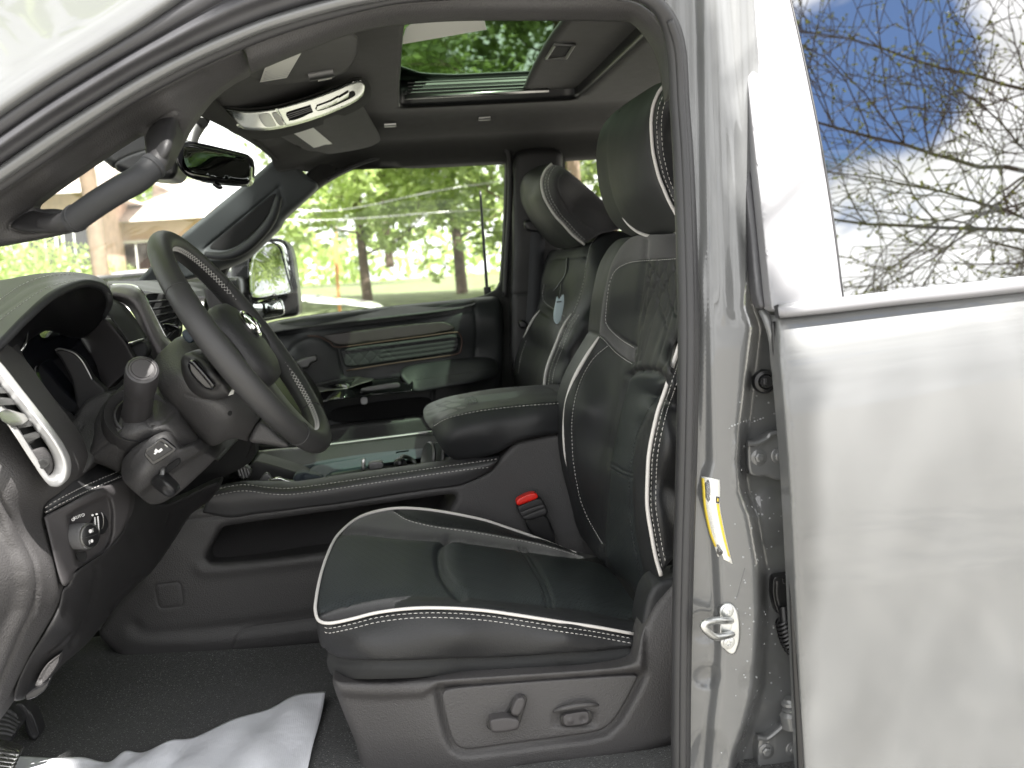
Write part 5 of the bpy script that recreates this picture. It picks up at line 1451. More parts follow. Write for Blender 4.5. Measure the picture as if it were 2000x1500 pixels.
relief('hood_lining', dash, [(-60, 726), (0, 666), (52, 613), (105, 568), (157, 548), (195, 553), (214, 570), (216, 590), (203, 620), (180, 650), (150, 665), (85, 640), (40, 680), (-60, 800)], [(-60, 740, .30), (0, 680, .32), (105, 590, .42), (157, 560, .50), (214, 590, .54), (150, 655, .60), (60, 650, .50)], M['smooth_black'], step=8, r=.002, back=.02)
scr = relief('instrument_screen', dash, [(-60, 700), (20, 650), (52, 626), (85, 625), (150, 650), (190, 715), (212, 766), (150, 800), (138, 822), (120, 815), (60, 775), (10, 700), (-60, 720)], [(-60, 700, .40), (52, 626, .56), (150, 650, .62), (212, 766, .60), (138, 820, .46), (10, 700, .42)], M['screen'], step=8, r=0, back=.01)
relief('screen_bezel', dash, [(106, 686), (116, 681), (140, 686), (160, 702), (178, 735), (196, 752), (206, 760), (212, 800), (150, 830), (138, 824), (150, 790), (140, 740), (120, 702)], .50, M['plastic_dark'], step=5, r=.004, back=.02)
tube('bezel_edge', PP([(108, 684, .495), (118, 681, .495), (142, 688, .495), (158, 702, .495), (170, 722, .495), (180, 742, .495)]), .0016, M['satin'], dash, 6)
tube('screen_glint_trim', PP([(52, 630, .50), (54, 648, .49), (50, 668, .47), (40, 685, .46), (24, 695, .45), (12, 690, .44)]), [.001, .002, .003, .0045, .004, .001], M['chrome'], dash, 8)
relief('binnacle_wall', dash, [(150, 650), (203, 618), (222, 640), (245, 668), (262, 700), (270, 712), (230, 742), (207, 765), (196, 740), (172, 700), (156, 668)], [(150, 650, .64), (203, 618, .58), (270, 710, .56), (207, 765, .58), (210, 690, .60)], M['soft_grey'], step=6, r=.006, back=.05)
lp_ = relief('leather_panel', dash, [(200, 580), (216, 583), (240, 600), (262, 630), (276, 655), (283, 662), (252, 672), (240, 655), (222, 628), (203, 608)], [(200, 590, .60), (216, 583, .62), (283, 662, .60), (252, 672, .57), (203, 608, .57)], M['leather_green'], step=5, r=.005, back=.03)
tube('chrome_line', PP([(250, 671, .57), (262, 668, .575), (282, 662, .59)]), .0022, M['chrome'], dash, 8)
relief('lower_leather_panel', dash, [(252, 674), (283, 665), (290, 680), (288, 696), (270, 706), (262, 698)], .60, M['leather'], step=5, r=.006, back=.03)
sb0 = [(215, 582), (228, 586), (245, 592), (262, 612), (275, 640), (288, 672), (296, 690), (305, 705)]
sb1 = [(216, 560), (240, 558), (262, 563), (277, 573), (290, 596), (305, 626), (320, 655), (333, 672)]
loft('honeycomb_trim', [[P(a, b, .66) for a, b in sb0], [P(a, b, .645) for a, b in mixc(sb0, sb1, .35)], [P(a, b, .66) for a, b in mixc(sb0, sb1, .8)], [P(a, b, .69) for a, b in sb1]], M['honeycomb'] if 'honeycomb' in M else material('honeycomb', (.16, .15, .155), .35, metal=.6, bump=('weave', 420, .9, .0008)), dash, 6, 5, .005)
tube('chrome_line', PP([(220, 556, .70), (258, 558, .70), (276, 570, .695), (290, 592, .69), (305, 622, .69), (320, 651, .69), (331, 670, .69)]), [.002, .003, .003, .002, .002, .002, .002], M['chrome'], dash, 8)
relief('dash_top', dash, [(205, 548), (260, 549), (315, 546), (420, 556), (445, 566), (450, 585), (415, 580), (330, 575), (276, 568), (258, 557), (216, 556)], [(205, 548, 1.1), (315, 546, 1.2), (445, 568, 1.5), (276, 568, .75), (350, 575, 1.0), (216, 558, .75)], M['leather_green'], step=6, r=.006, back=.03)
relief('center_vent', dash, [(280, 573), (335, 573), (350, 600), (352, 655), (335, 672), (322, 652), (306, 622), (290, 594)], .80, M['black_hole'], step=6, r=.004, back=.03)
for k in range(6):
    tube('vent_slat', PP([(290 + 7 * k, 590 + 14 * k, .775), (345, 585 + 11 * k, .79)]), .003, M['smooth_black'], dash, 6, smooth=0)
slab('vent_knob', dash, [(316, 634), (322, 630), (345, 634), (352, 640), (345, 645), (325, 645)], .76, M['gloss_black'], .003, .02, 3)
relief('far_dash', dash, [(398, 566), (440, 560), (452, 580), (470, 640), (520, 660), (620, 760), (640, 850), (560, 880), (480, 860), (420, 800), (390, 700)], [(398, 566, 1.5), (470, 640, 1.55), (620, 760, 1.5), (480, 860, 1.15), (420, 750, 1.2)], M['smooth_black'], step=10, r=.02, back=.1)
relief('far_stack', dash, [(398, 560), (412, 556), (425, 565), (440, 590), (436, 612), (425, 622), (408, 600), (400, 580)], 1.05, M['soft_grey'], step=5, r=.01, back=.05)
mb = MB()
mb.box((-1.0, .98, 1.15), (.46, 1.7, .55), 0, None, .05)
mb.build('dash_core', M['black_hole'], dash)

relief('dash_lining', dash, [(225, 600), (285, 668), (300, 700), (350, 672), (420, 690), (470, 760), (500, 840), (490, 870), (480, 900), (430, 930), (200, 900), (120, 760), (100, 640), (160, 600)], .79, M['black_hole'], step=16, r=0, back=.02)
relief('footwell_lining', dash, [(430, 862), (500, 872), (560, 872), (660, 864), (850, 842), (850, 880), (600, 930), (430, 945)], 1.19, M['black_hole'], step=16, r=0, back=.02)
# bezel below the instruments
relief('cluster_surround', dash, [(-60, 716), (0, 676), (10, 676), (22, 702), (50, 750), (95, 800), (128, 822), (138, 826), (148, 815), (158, 795), (170, 780), (200, 767), (220, 770), (216, 800), (196, 830), (185, 870), (186, 900), (160, 932), (128, 915), (100, 880), (40, 780), (-60, 760)],
       [(-60, 716, .30), (0, 676, .36), (50, 750, .36), (138, 826, .42), (215, 770, .46), (186, 890, .36), (140, 920, .33), (60, 830, .30), (-60, 760, .26)], M['plastic'], step=5, r=.008, back=.06, grooves=[([(140, 918), (150, 880), (150, 850), (160, 830)], .003, .003)])
slab('dimmer_buttons', dash, [(17, 724), (32, 722), (46, 742), (50, 762), (38, 766), (24, 745)], .285, M['gloss_black'], .003, .01, 3)
slab('button_mark', dash, [(22, 729), (35, 728), (36, 732), (24, 733)], .28, M['icon_white'], .0004, .003, 3, it=0)
# end of the dashboard, in the sun
def dside_fn(A):
    x, yv = A[:, 0], A[:, 1]
    gx = np.interp(yv, [600, 975, 1020, 1073, 1115, 1150, 1192, 1234, 1290, 1339, 1450], [-140, 3, 31, 59, 73, 75, 66, 45, 21, 0, -50])
    t = smooth01((gx - 10 - x) / 40)
    return .018 * t
dend = relief('dash_end', dash, [(-60, 660), (-20, 690), (10, 718), (36, 756), (70, 800), (106, 845), (128, 880), (138, 912), (137, 934), (126, 954), (108, 968), (90, 980), (84, 990), (87, 1003), (101, 1062), (115, 1129), (122, 1150), (114, 1180), (103, 1208), (80, 1242), (52, 1285), (30, 1334), (0, 1395), (-60, 1480)],
       [(-60, 660, .17), (10, 720, .20), (106, 845, .24), (138, 920, .25), (100, 975, .22), (87, 1003, .23), (121, 1150, .23), (100, 1210, .23), (30, 1334, .22), (-60, 1480, .18), (-60, 1000, .085), (20, 1040, .115), (60, 1110, .14), (20, 900, .12), (60, 960, .15), (-60, 1300, .10)],
       M['plastic_grey'], step=5, r=.012, back=.10, fn=dside_fn, grooves=[([(-10, 945), (3, 975), (31, 1020), (59, 1073), (70, 1100), (75, 1130), (75, 1152), (66, 1192), (45, 1234), (21, 1290), (0, 1339), (-30, 1400)], .006, .0022)])
# air vent at the end
vo = [(-60, 660), (-20, 700), (0, 721), (35, 766), (62, 800), (87, 832), (105, 856), (119, 878), (128, 898), (131, 916), (127, 936), (116, 948), (104, 950), (94, 945), (80, 928), (50, 882), (20, 836), (-60, 720)]
vi = [(-60, 700), (-20, 735), (0, 752), (24, 782), (50, 814), (72, 842), (90, 866), (101, 886), (106, 902), (106, 916), (101, 926), (95, 930), (90, 928), (82, 918), (60, 890), (36, 856), (10, 815), (-60, 716)]
vy = [.16, .175, .18, .185, .19, .195, .20, .205, .208, .21, .208, .20, .19, .18, .165, .14, .12, .10]
rows_o = [P(a, b, y - .045) for (a, b), y in zip(vo, vy)]; rows_i = [P(a, b, y - .040) for (a, b), y in zip(vi, vy)]
rows_m = [(o_ + i_) / 2 + Vector((.002, -.004, .002)) for o_, i_ in zip(rows_o, rows_i)]
loft('vent_bezel', [[p + Vector((0, .02, 0)) for p in rows_o], rows_o, rows_m, rows_i, [p + Vector((-.004, .03, 0)) for p in rows_i]], material('vent_trim', (.62, .62, .62), .38, metal=.6), dash, 5, 4, .001, closed=True)
relief('vent_opening', dash, vi, [(a, b, y - .02) for (a, b), y in zip(vi, vy)], M['black_hole'], step=6, r=0, back=.02, it=0)
fvy = tps([(a, b, y - .046) for (a, b), y in zip(vi, vy)])
def vp(x, y, d=0): return P(x, y, float(fvy(np.array([[float(x), float(y)]]))[0]) + d)
for (a, b, c_, d_) in ((-14, 756, 14, 766), (-8, 780, 30, 788), (24, 826, 60, 830), (34, 858, 76, 852)):
    mb = MB(); mb.prism([vp(a, b), vp(c_, d_ - 6), vp(c_ + 2, d_ + 2), vp(a + 6, b + 12)], (-.004, .012, .002)); mb.build('vent_slat', M['satin_dark'], dash, False, None)
mb = MB(); mb.prism([vp(-4, 808, -.012), vp(10, 802, -.012), (vp(46, 812, -.012)), vp(53, 822, -.012), vp(42, 830, -.012), vp(20, 832, -.012), vp(4, 822, -.012)], (-.002, .012, .001)); mb.build('vent_knob', M['satin_light'], dash, True, 30)
relief('vent_wheel_face', dash, [(50, 884), (66, 878), (82, 874), (98, 888), (104, 905), (103, 920), (95, 928), (88, 926), (72, 905)], lambda A: fvy(A) + .004, M['plastic_grey'], step=4, r=.004, back=.01)
slab('vent_wheel', dash, [(65, 903), (86, 894), (92, 898), (95, 906), (86, 915), (74, 919)], lambda A: fvy(A) - .006, M['satin_dark'], .003, .01, 3, grooves=[([(70, 902 + 3 * k), (90, 896 + 4 * k)], .001, .0012) for k in range(4)])
# leather pad, light switch panel
pad = relief('leather_pad', dash, [(84, 990), (96, 972), (112, 964), (130, 948), (138, 928), (142, 910), (160, 899), (190, 902), (225, 912), (240, 922), (244, 930), (215, 944), (160, 968), (115, 990), (87, 1006)],
             [(84, 990, .225), (138, 928, .30), (160, 899, .40), (225, 912, .44), (244, 930, .40), (215, 944, .35), (150, 972, .27), (87, 1004, .215), (170, 930, .37)], M['leather_soft'], step=5, r=.006, back=.04, grooves=[([(86, 996), (115, 980), (160, 958), (215, 934), (238, 924)], .0018, .0022)])
seam_line('pad_stitching', pad, [(88, 992), (115, 975), (160, 952), (215, 928), (236, 919)], dash, L=.0046)
seam_line('pad_stitching', pad, [(88, 1001), (115, 986), (160, 964), (215, 940), (240, 930)], dash, L=.0046)
swp = relief('switch_panel', dash, [(84, 1008), (115, 993), (160, 970), (215, 946), (246, 933), (254, 950), (256, 985), (250, 1010), (238, 1040), (222, 1062), (200, 1080), (170, 1098), (140, 1118), (134, 1138), (128, 1146), (120, 1142), (110, 1110), (98, 1060), (88, 1020)],
             [(84, 1008, .212), (160, 970, .27), (246, 933, .39), (254, 980, .39), (222, 1062, .35), (170, 1098, .28), (130, 1140, .215), (98, 1060, .205), (150, 1040, .27)], M['plastic_grey'], step=4, r=.006, back=.03,
             fn=lambda A: .020 * smooth01((5 + np.where(inside(A, SWR), dist_poly(A, SWR, True), -dist_poly(A, SWR, True))) / 10)) if False else None
SWR = [(131, 1006), (150, 994), (189, 975), (208, 968), (216, 975), (221, 1000), (220, 1040), (214, 1062), (204, 1078), (185, 1090), (160, 1106), (152, 1108), (146, 1096), (138, 1050), (133, 1022)]
def sw_fn(A):
    d = dist_poly(A, SWR, True); s_ = np.where(inside(A, SWR), d, -d)
    return .020 * smooth01((s_ + 3) / 9) - .006 * np.exp(-(dist_poly(A, [(214, 1072), (190, 1092), (156, 1112)]) / 6) ** 2)
swp = relief('switch_panel', dash, [(84, 1008), (115, 993), (160, 970), (215, 946), (246, 933), (254, 950), (256, 985), (250, 1010), (238, 1040), (222, 1062), (200, 1080), (170, 1098), (140, 1118), (134, 1138), (128, 1146), (120, 1142), (110, 1110), (98, 1060), (88, 1020)],
             [(84, 1008, .212), (160, 970, .27), (246, 933, .39), (254, 980, .39), (222, 1062, .35), (170, 1098, .28), (130, 1140, .215), (98, 1060, .205), (150, 1040, .27)], M['soft_grey'], step=4, r=.006, back=.03, fn=sw_fn)
tag(swp, 'headlamp switch panel with ribbed knob and dimmer wheels')
kn = Vector((.86, -.50, .06)).normalized(); kc = P(175, 1047, .255)
mb = MB()
mb.lathe(kc - kn * .034, kn, [(.0192, 0), (.0196, .004), (.0198, .030), (.0192, .0335), (.0175, .0352), (.0168, .0348)], 48)
knob = mb.build('light_knob', M['knurl'] if 'knurl' in M else material('knurl', (.17, .17, .175), .4, bump=('weave', 800, 1.0, .001)), dash)
mb = MB(); mb.lathe(kc - kn * .034, kn, [(.0165, .030), (.0165, .0358), (.0155, .0364)], 40); mb.build('knob_face', M['smooth_black'], dash)
mb = MB(); mb.lathe(kc - kn * .034, kn, [(.0196, .0335), (.0190, .0358), (.0170, .0362), (.0168, .034)], 48, caps=False); mb.build('knob_ring', M['satin'], dash)
ku = Vector((0, 0, 1)); ku = (ku - ku.dot(kn) * kn).normalized(); kr = ku.cross(kn).normalized()
kf = kc + kn * .0028
mb = MB(); mb.tube([kf - kr * .0155, kf + kr * .0155], .0004, 5, smooth=0); mb.build('knob_split', M['satin_dark'], dash)
mb = MB()
mb.lathe(kf + ku * .0075, kn, [(.0030, 0), (.0030, .0005)], 12); 
for k in (-1, 0, 1): mb.tube([kf + ku * (.0075 + .002 * k) + kr * .0035, kf + ku * (.0075 + .002 * k) + kr * .006], .0004, 5, smooth=0)
mb.lathe(kf - ku * .0075, kn, [(.0026, 0), (.0026, .0005)], 12)
for k in (-1, 0, 1): mb.tube([kf + ku * (-.0075 + .002 * k) - kr * .0035, kf + ku * (-.009 + .002 * k) - kr * .006], .0004, 5, smooth=0)
mb.build('lamp_symbols', M['icon_white'], dash)
slab('knob_shadow_slot', dash, [(146, 1082), (168, 1076), (170, 1090), (164, 1098), (154, 1098)], .262, M['black_hole'], .001, .003, 3)
text('switch_lettering', 'AUTO', P(154, 1009, .262), .0065, M['icon_white'], dash, (.8, .55, .15), (.1, 0, 1))
text('switch_lettering', 'O', P(143, 1015, .250), .0065, M['icon_white'], dash, (.8, .55, .15), (.1, 0, 1))
mb = MB(); wn = Vector((.86, -.5, .06)).normalized(); wc = P(197, 1024, .325)
mb.lathe(wc - wn * .01, wn, [(.016, 0), (.016, .010), (.013, .013)], 32); mb.build('dimmer_wheel', M['smooth_black'], dash)
mb = MB()
for (a, b, c_, d_) in ((185, 1010, 187, 1040), (191, 1008, 193, 1038)): mb.tube([P(a, b, .278), P(c_, d_, .278)], .0010, 5, smooth=0)
for (a, b) in ((186, 1042), (189, 1004), (181, 1006)): mb.lathe(P(a, b, .277), (0, -1, 0), [(.0016, 0), (.0016, .001)], 10)
mb.build('dimmer_marks', M['icon_white'], dash)
mb = MB(); cpt = [P(195 + 7 * math.cos(t), 1018 + 18 * math.sin(t), .30) for t in np.linspace(-1.2, 1.0, 9)]; mb.tube(cpt, .0007, 6, smooth=0); mb.build('wheel_rim_mark', M['satin'], dash)

# knee panel
knee = relief('knee_panel', dash, [(120, 1150), (134, 1142), (142, 1120), (170, 1100), (205, 1078), (238, 1042), (252, 1005), (256, 960), (250, 930), (262, 925), (285, 985), (330, 985), (400, 950), (432, 938), (415, 975), (366, 1008), (338, 1055), (315, 1090), (293, 1122), (272, 1136), (245, 1167), (218, 1190), (189, 1236), (160, 1268), (120, 1300), (82, 1345), (50, 1365), (24, 1372), (30, 1340), (54, 1286), (82, 1243), (104, 1208), (116, 1180)],
       [(120, 1150, .235), (250, 940, .42), (240, 1040, .37), (430, 940, .68), (366, 1008, .66), (293, 1122, .56), (217, 1188, .46), (140, 1290, .33), (30, 1368, .24), (54, 1286, .235), (170, 1150, .30), (150, 1230, .29), (280, 1020, .47)], M['plastic_dark'], step=6, r=.008, back=.06,
       grooves=[([(189, 1108), (190, 1120), (185, 1150), (175, 1190), (160, 1222), (140, 1260)], .003, .004), ([(140, 1240), (118, 1262), (98, 1276)], .0025, .002), ([(330, 1005), (328, 1012), (326, 1020), (322, 1026)], .001, .0014),
                ([(217, 1184), (225, 1168), (240, 1152), (262, 1135)], -.004, .006)])
relief('knee_vent', dash, [(66, 1340), (78, 1315), (92, 1295), (110, 1280), (120, 1276), (112, 1300), (95, 1325), (76, 1345)], .262, M['plastic_grey'], step=4, r=.003, back=.02, grooves=[([(80, 1330), (98, 1300), (114, 1282)], .004, .004)])
slab('release_lever', dash, [(48, 1358), (60, 1350), (90, 1335), (100, 1320), (92, 1345), (70, 1362), (50, 1368)], .25, M['smooth_black'], .002, .01, 4)
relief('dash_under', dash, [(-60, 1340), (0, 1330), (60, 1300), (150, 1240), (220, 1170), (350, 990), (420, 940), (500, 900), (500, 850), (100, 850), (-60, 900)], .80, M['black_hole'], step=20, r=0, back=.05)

# ================================================================== STEERING COLUMN
colm = empty('steering_column', tuple(P(400, 850, .45)), truck, 'grey steering column shroud with stalk')
sh2 = relief('column_shroud', colm, [(160, 905), (176, 880), (184, 850), (183, 830), (192, 805), (205, 785), (235, 755), (270, 728), (305, 700), (340, 672), (400, 680), (420, 720), (400, 760), (343, 800), (380, 852), (416, 892), (430, 905), (400, 880), (352, 892), (336, 860), (328, 846), (315, 846), (285, 862), (250, 884), (236, 908), (232, 925), (222, 918), (190, 905), (156, 899)],
       [(160, 905, .37), (185, 850, .36), (205, 785, .40), (270, 728, .46), (400, 690, .47), (343, 800, .36), (416, 892, .44), (232, 920, .38), (260, 820, .31), (290, 850, .315), (350, 870, .34), (225, 870, .325), (330, 830, .32)], M['plastic'], step=5, r=.012, back=.25,
       grooves=[([(155, 908), (200, 872), (232, 842), (240, 812)], .0018, .0018), ([(296, 835), (310, 830), (326, 820), (342, 805)], .0018, .0018), ([(282, 820), (292, 832), (300, 833)], .0015, .0015)],
       fn=lambda A: .010 * smooth01(1.15 - ((A[:, 0] - 255) ** 2 / 52 ** 2 + (A[:, 1] - 793) ** 2 / 54 ** 2)) )
relief('boot_lining', colm, [(140, 880), (150, 850), (152, 820), (160, 800), (185, 782), (205, 770), (200, 800), (188, 820), (182, 850), (184, 870), (176, 890), (160, 905), (140, 900)], [(140, 880, .41), (205, 770, .48), (184, 860, .42), (150, 820, .44)], M['leather'], step=5, r=.01, back=.05)
# stalk
sa = P(268, 803, .33); sb = P(278, 722, .235)
ax = (sb - sa).normalized(); Ls = (sb - sa).length
mb = MB(); mb.lathe(sa, ax, [(.0235, -.01), (.0225, .002), (.0215, Ls * .35), (.0225, Ls * .52), (.0228, Ls * .56), (.0240, Ls * .60), (.0248, Ls * .95), (.0235, Ls * 1.0), (.0205, Ls * 1.015), (.0200, Ls * 1.01)], 40)
mb.build('wiper_stalk', M['smooth_soft'] if 'smooth_soft' in M else material('smooth_soft', (.028, .027, .029), .45), colm)
mb = MB(); mb.lathe(sa, ax, [(.0198, Ls), (.0195, Ls + .0020), (.017, Ls + .0030), (.0166, Ls + .0018), (.0156, Ls + .0018), (.0153, Ls + .0030), (.001, Ls + .0034)], 40); mb.build('stalk_cap', M['soft_grey'], colm)
mb = MB(); mb.lathe(sa, ax, [(.052, -.040), (.0505, -.016), (.0485, -.011), (.046, -.0125), (.036, -.020), (.034, -.0145), (.031, -.013), (.0285, -.018), (.024, -.022)], 48, caps=False); mb.build('stalk_collar', M['plastic_dark'], colm)
# pod with pedal switch and tilt lever
pod = relief('switch_pod', colm, [(236, 918), (240, 896), (262, 872), (300, 852), (318, 846), (330, 850), (345, 880), (356, 876), (378, 868), (386, 876), (420, 892), (418, 900), (352, 962), (312, 985), (290, 985), (262, 960), (247, 947), (238, 934)],
       [(236, 918, .33), (262, 872, .30), (318, 846, .29), (386, 872, .34), (420, 894, .38), (352, 962, .33), (300, 985, .34), (247, 947, .30), (300, 880, .27), (330, 930, .30), (262, 925, .275)], M['plastic'], step=4, r=.005, back=.12, it=1,
       fn=lambda A: .030 * smooth01((A[:, 0] * .62 + A[:, 1] * .78 - 918) / 14) * smooth01((A[:, 1] + A[:, 0] * .62 - 1122) / 10))
slab('pedal_switch', colm, [(278, 884), (312, 856), (318, 855), (344, 876), (342, 882), (302, 908), (296, 907)], .262, M['gloss_black'], .001, .008, 3, 1)
slab('switch_face', colm, [(284, 885), (313, 862), (338, 878), (300, 902)], .259, M['smooth_black'], .001, .006, 3, 0)
mb = MB(); mb.prism([P(301, 882, .2575), P(304, 876, .2575), P(309, 880, .2575), P(315, 875, .2575), P(318, 879, .2575), P(312, 884, .2575), P(306, 883, .2575)], (0, .001, 0))
mb.prism([P(300, 886, .2575), P(304, 882, .2575), P(308, 883, .2575), P(303, 888, .2575)], (0, .001, 0))
mb.build('pedal_symbol', M['icon_white'], colm, False, None)
slab('slot', colm, [(322, 912), (348, 894), (352, 900), (350, 908), (326, 926), (318, 922)], .285, M['black_hole'], .002, .01, 3)
mb = MB(); mb.prism([P(322, 867, .2575), P(328, 872, .2575), P(327, 874, .2575), P(321, 869, .2575)], (0, .001, 0)); mb.build('switch_lamp', M['icon_grey'], colm, False, None)
lev = relief('tilt_lever', colm, [(294, 940), (300, 932), (308, 927), (320, 930), (342, 952), (345, 962), (338, 970), (328, 972), (310, 960), (298, 950)], [(294, 940, .275), (308, 927, .27), (343, 960, .25), (330, 972, .255), (318, 948, .245)], M['smooth_black'], step=3, r=.006, back=.03, grooves=[([(312, 934), (325, 945), (338, 956)], -.003, .003)])
mb = MB(); mb.tube(PP([(316, 908, .29), (318, 918, .28), (316, 932, .275)]), .004, 8); mb.build('lever_arm', M['satin_dark'], colm)
# rear cover of the wheel hub
hubb = relief('column_cover', colm, [(305, 697), (316, 684), (353, 652), (385, 672), (420, 700), (455, 745), (508, 815), (498, 840), (486, 864), (462, 856), (440, 860), (420, 872), (405, 868), (385, 852), (343, 804), (308, 759), (300, 725)],
       [(305, 697, .40), (353, 652, .43), (420, 700, .40), (508, 815, .40), (486, 864, .42), (405, 868, .40), (343, 804, .37), (308, 759, .36), (400, 780, .315), (350, 730, .33), (450, 820, .33)], M['plastic'], step=5, r=.016, back=.2,
       grooves=[([(486, 866), (490, 850), (498, 836), (508, 822)], .002, .002), ([(360, 770), (400, 782), (430, 775), (455, 760)], .0018, .002)])
mb = MB(); h = hit(hubb, 449, 807); mb.lathe(h[0] - h[1] * .0005, h[1], [(.0042, 0), (.0042, .0008)], 20); mb.build('cover_hole', M['black_hole'], colm)
slab('lower_shell', colm, [(486, 864), (490, 848), (505, 822), (520, 830), (545, 852), (566, 868), (562, 876), (520, 868)], .40, M['plastic'], .008, .1, 4)

# ================================================================== STEERING WHEEL
whl = empty('steering_wheel', tuple(P(478, 668, .45)), truck, 'black leather steering wheel with cross stitching')
Cw = P(476, 669, .452)
wnn = Vector((.842, -.035, .54)).normalized()
wa = Vector((.55, 0, -.835)); wa = (wa - wa.dot(wnn) * wnn).normalized()
wb = wnn.cross(wa).normalized()           # across the truck
if wb.y < 0: wb = -wb
RW = .208
def wp(t, dr=0, dn=0):
    """t = 0 at the bottom of the rim, pi/2 at the passenger side"""
    return Cw + (wa * math.cos(t) + wb * math.sin(t)) * (RW + dr) + wnn * dn
V, Fc = [], []
NT, NS = 160, 20
for i in range(NT):
    t = 2 * PI * i / NT
    thick = 1 + .10 * max(0, math.cos(2 * (t - PI / 2)) ) 
    for j in range(NS):
        a = 2 * PI * j / NS
        g_ = 1.0
        for s_ in (.62, -.62, 2.15, -2.15):
            dd = abs((t - s_ + PI) % (2 * PI) - PI)
            g_ -= .055 * math.exp(-(dd * RW / .0016) ** 2)
        V.append(wp(t, math.cos(a) * .0200 * thick * g_, math.sin(a) * .0190 * thick * g_))
for i in range(NT):
    for j in range(NS):
        Fc.append((i * NS + j, i * NS + (j + 1) % NS, ((i + 1) % NT) * NS + (j + 1) % NS, ((i + 1) % NT) * NS + j))
rim = mesh_obj('rim', V, Fc, M['wheel_leather'] if 'wheel_leather' in M else material('wheel_leather', (.032, .032, .033), .50, bump=('voronoi', 600, .22, .0005)), whl)
for s_ in (.62, -.62, 2.15, -2.15):
    pts = [wp(s_, math.cos(a) * .0202, math.sin(a) * .0192) for a in np.linspace(0, 2 * PI, 21)[:-1]]
    tube('rim_seam', pts, .0012, M['thread_dark'], whl, 6, closed=True, smooth=0)
# cross stitching along the inside of the rim
mb = MB()
n_ = 150
for k in range(n_):
    t = 2 * PI * k / n_; t2 = 2 * PI * (k + 1) / n_
    p = lambda tt, a: wp(tt, -math.cos(a) * .0203, math.sin(a) * .0193)
    mid = wp((t + t2) / 2, -.0200, .0)
    for (a0, a1) in ((-.20, .24), (.24, -.20)):
        q0, q1 = p(t, a0 + .35), p(t2, a1 + .35)
        qm = wp((t + t2) / 2, -math.cos(.37) * .0208, math.sin(.37) * .0198)
        mb.tube([q0, qm, q1], .00062, 5, smooth=0)
mb.build('cross_stitching', M['thread'], whl)
# hub, cover, spokes
def wl(u, v, n): return Cw + wa * u + wb * v + wnn * n
mb = MB()
V, Fc = [], []
prof = [(.070, -.035), (.084, -.020), (.088, -.006), (.087, .004), (.082, .013), (.066, .020), (.042, .0245), (.015, .027), (.001, .0272)]
for r_, h_ in prof:
    for j in range(48):
        a = 2 * PI * j / 48
        cxx, sxx = math.cos(a), math.sin(a)
        k = 1 / ((abs(cxx) ** 3 + abs(sxx) ** 3) ** (1 / 3))
        V.append(wl(cxx * r_ * k * .92 + .004, sxx * r_ * k * 1.0, h_))
for i in range(len(prof) - 1):
    for j in range(48):
        Fc.append((i * 48 + j, i * 48 + (j + 1) % 48, (i + 1) * 48 + (j + 1) % 48, (i + 1) * 48 + j))
mesh_obj('airbag_cover', V, Fc, M['leather_grain2'] if 'leather_grain2' in M else material('leather_grain2', (.024, .024, .026), .5, bump=('voronoi', 450, .5, .0008)), whl)
def spoke(name, pts, widths, mat, th=.010):
    rows = []
    for s_, nn_ in ((-1, -.5), (-1, .5), (-.6, 1), (.6, 1), (1, .5), (1, -.5), (.6, -1), (-.6, -1), (-1, -.5)):
        rows.append([wl(*(np.array(p) + np.array((w[0] * s_, w[1] * s_, th * nn_)))) for p, w in zip(pts, widths)])
    V = []; Fc = []; m_ = len(pts)
    for r_ in rows[:-1]:
        V += [q for q in r_]
    kk = len(rows) - 1
    for i in range(kk):
        for j in range(m_ - 1):
            a = i * m_ + j; b = ((i + 1) % kk) * m_ + j
            Fc.append((a, a + 1, b + 1, b))
    o = mesh_obj(name, V, Fc, mat, whl)
    md = o.modifiers.new('sub', 'SUBSURF'); md.levels = 2; md.render_levels = 2
    return o
spoke('spoke', [(0.0, -.06, -.010), (0.0, -.11, -.014), (0.0, -.155, -.010), (0, -.205, -.004)], [(.045, 0), (.040, 0), (.032, 0), (.036, 0)], M['plastic_dark'], .014)
spoke('spoke', [(0.0, .06, -.010), (0.0, .11, -.014), (0.0, .155, -.010), (0, .205, -.004)], [(.045, 0), (.040, 0), (.032, 0), (.036, 0)], M['plastic_dark'], .014)
spoke('spoke', [(.06, 0, -.012), (.11, 0, -.014), (.155, 0, -.012), (.205, 0, -.004)], [(0, .040), (0, .030), (0, .028), (0, .034)], M['satin_dark'], .010)
# emblem
mb = MB()
ring = lambda cu, cv, ru, rv, n0: [wl(cu + math.cos(t) * ru, cv + math.sin(t) * rv, n0) for t in np.linspace(0, 2 * PI, 25)[:-1]]
mb.tube(ring(-.018, 0, .024, .030, .028), .0035, 8, closed=True, smooth=0)
mb.tube([wl(-.036, -.016, .030), wl(-.016, -.010, .033), wl(.002, -.004, .031)], [.004, .006, .003], 8)
mb.tube([wl(-.036, .016, .030), wl(-.016, .010, .033), wl(.002, .004, .031)], [.004, .006, .003], 8)
mb.tube([wl(-.030, -.020, .030), wl(-.010, -.024, .032), wl(-.004, -.014, .032)], [.003, .005, .003], 8)
mb.tube([wl(-.030, .020, .030), wl(-.010, .024, .032), wl(-.004, .014, .032)], [.003, .005, .003], 8)
mb.build('emblem', M['chrome'], whl)
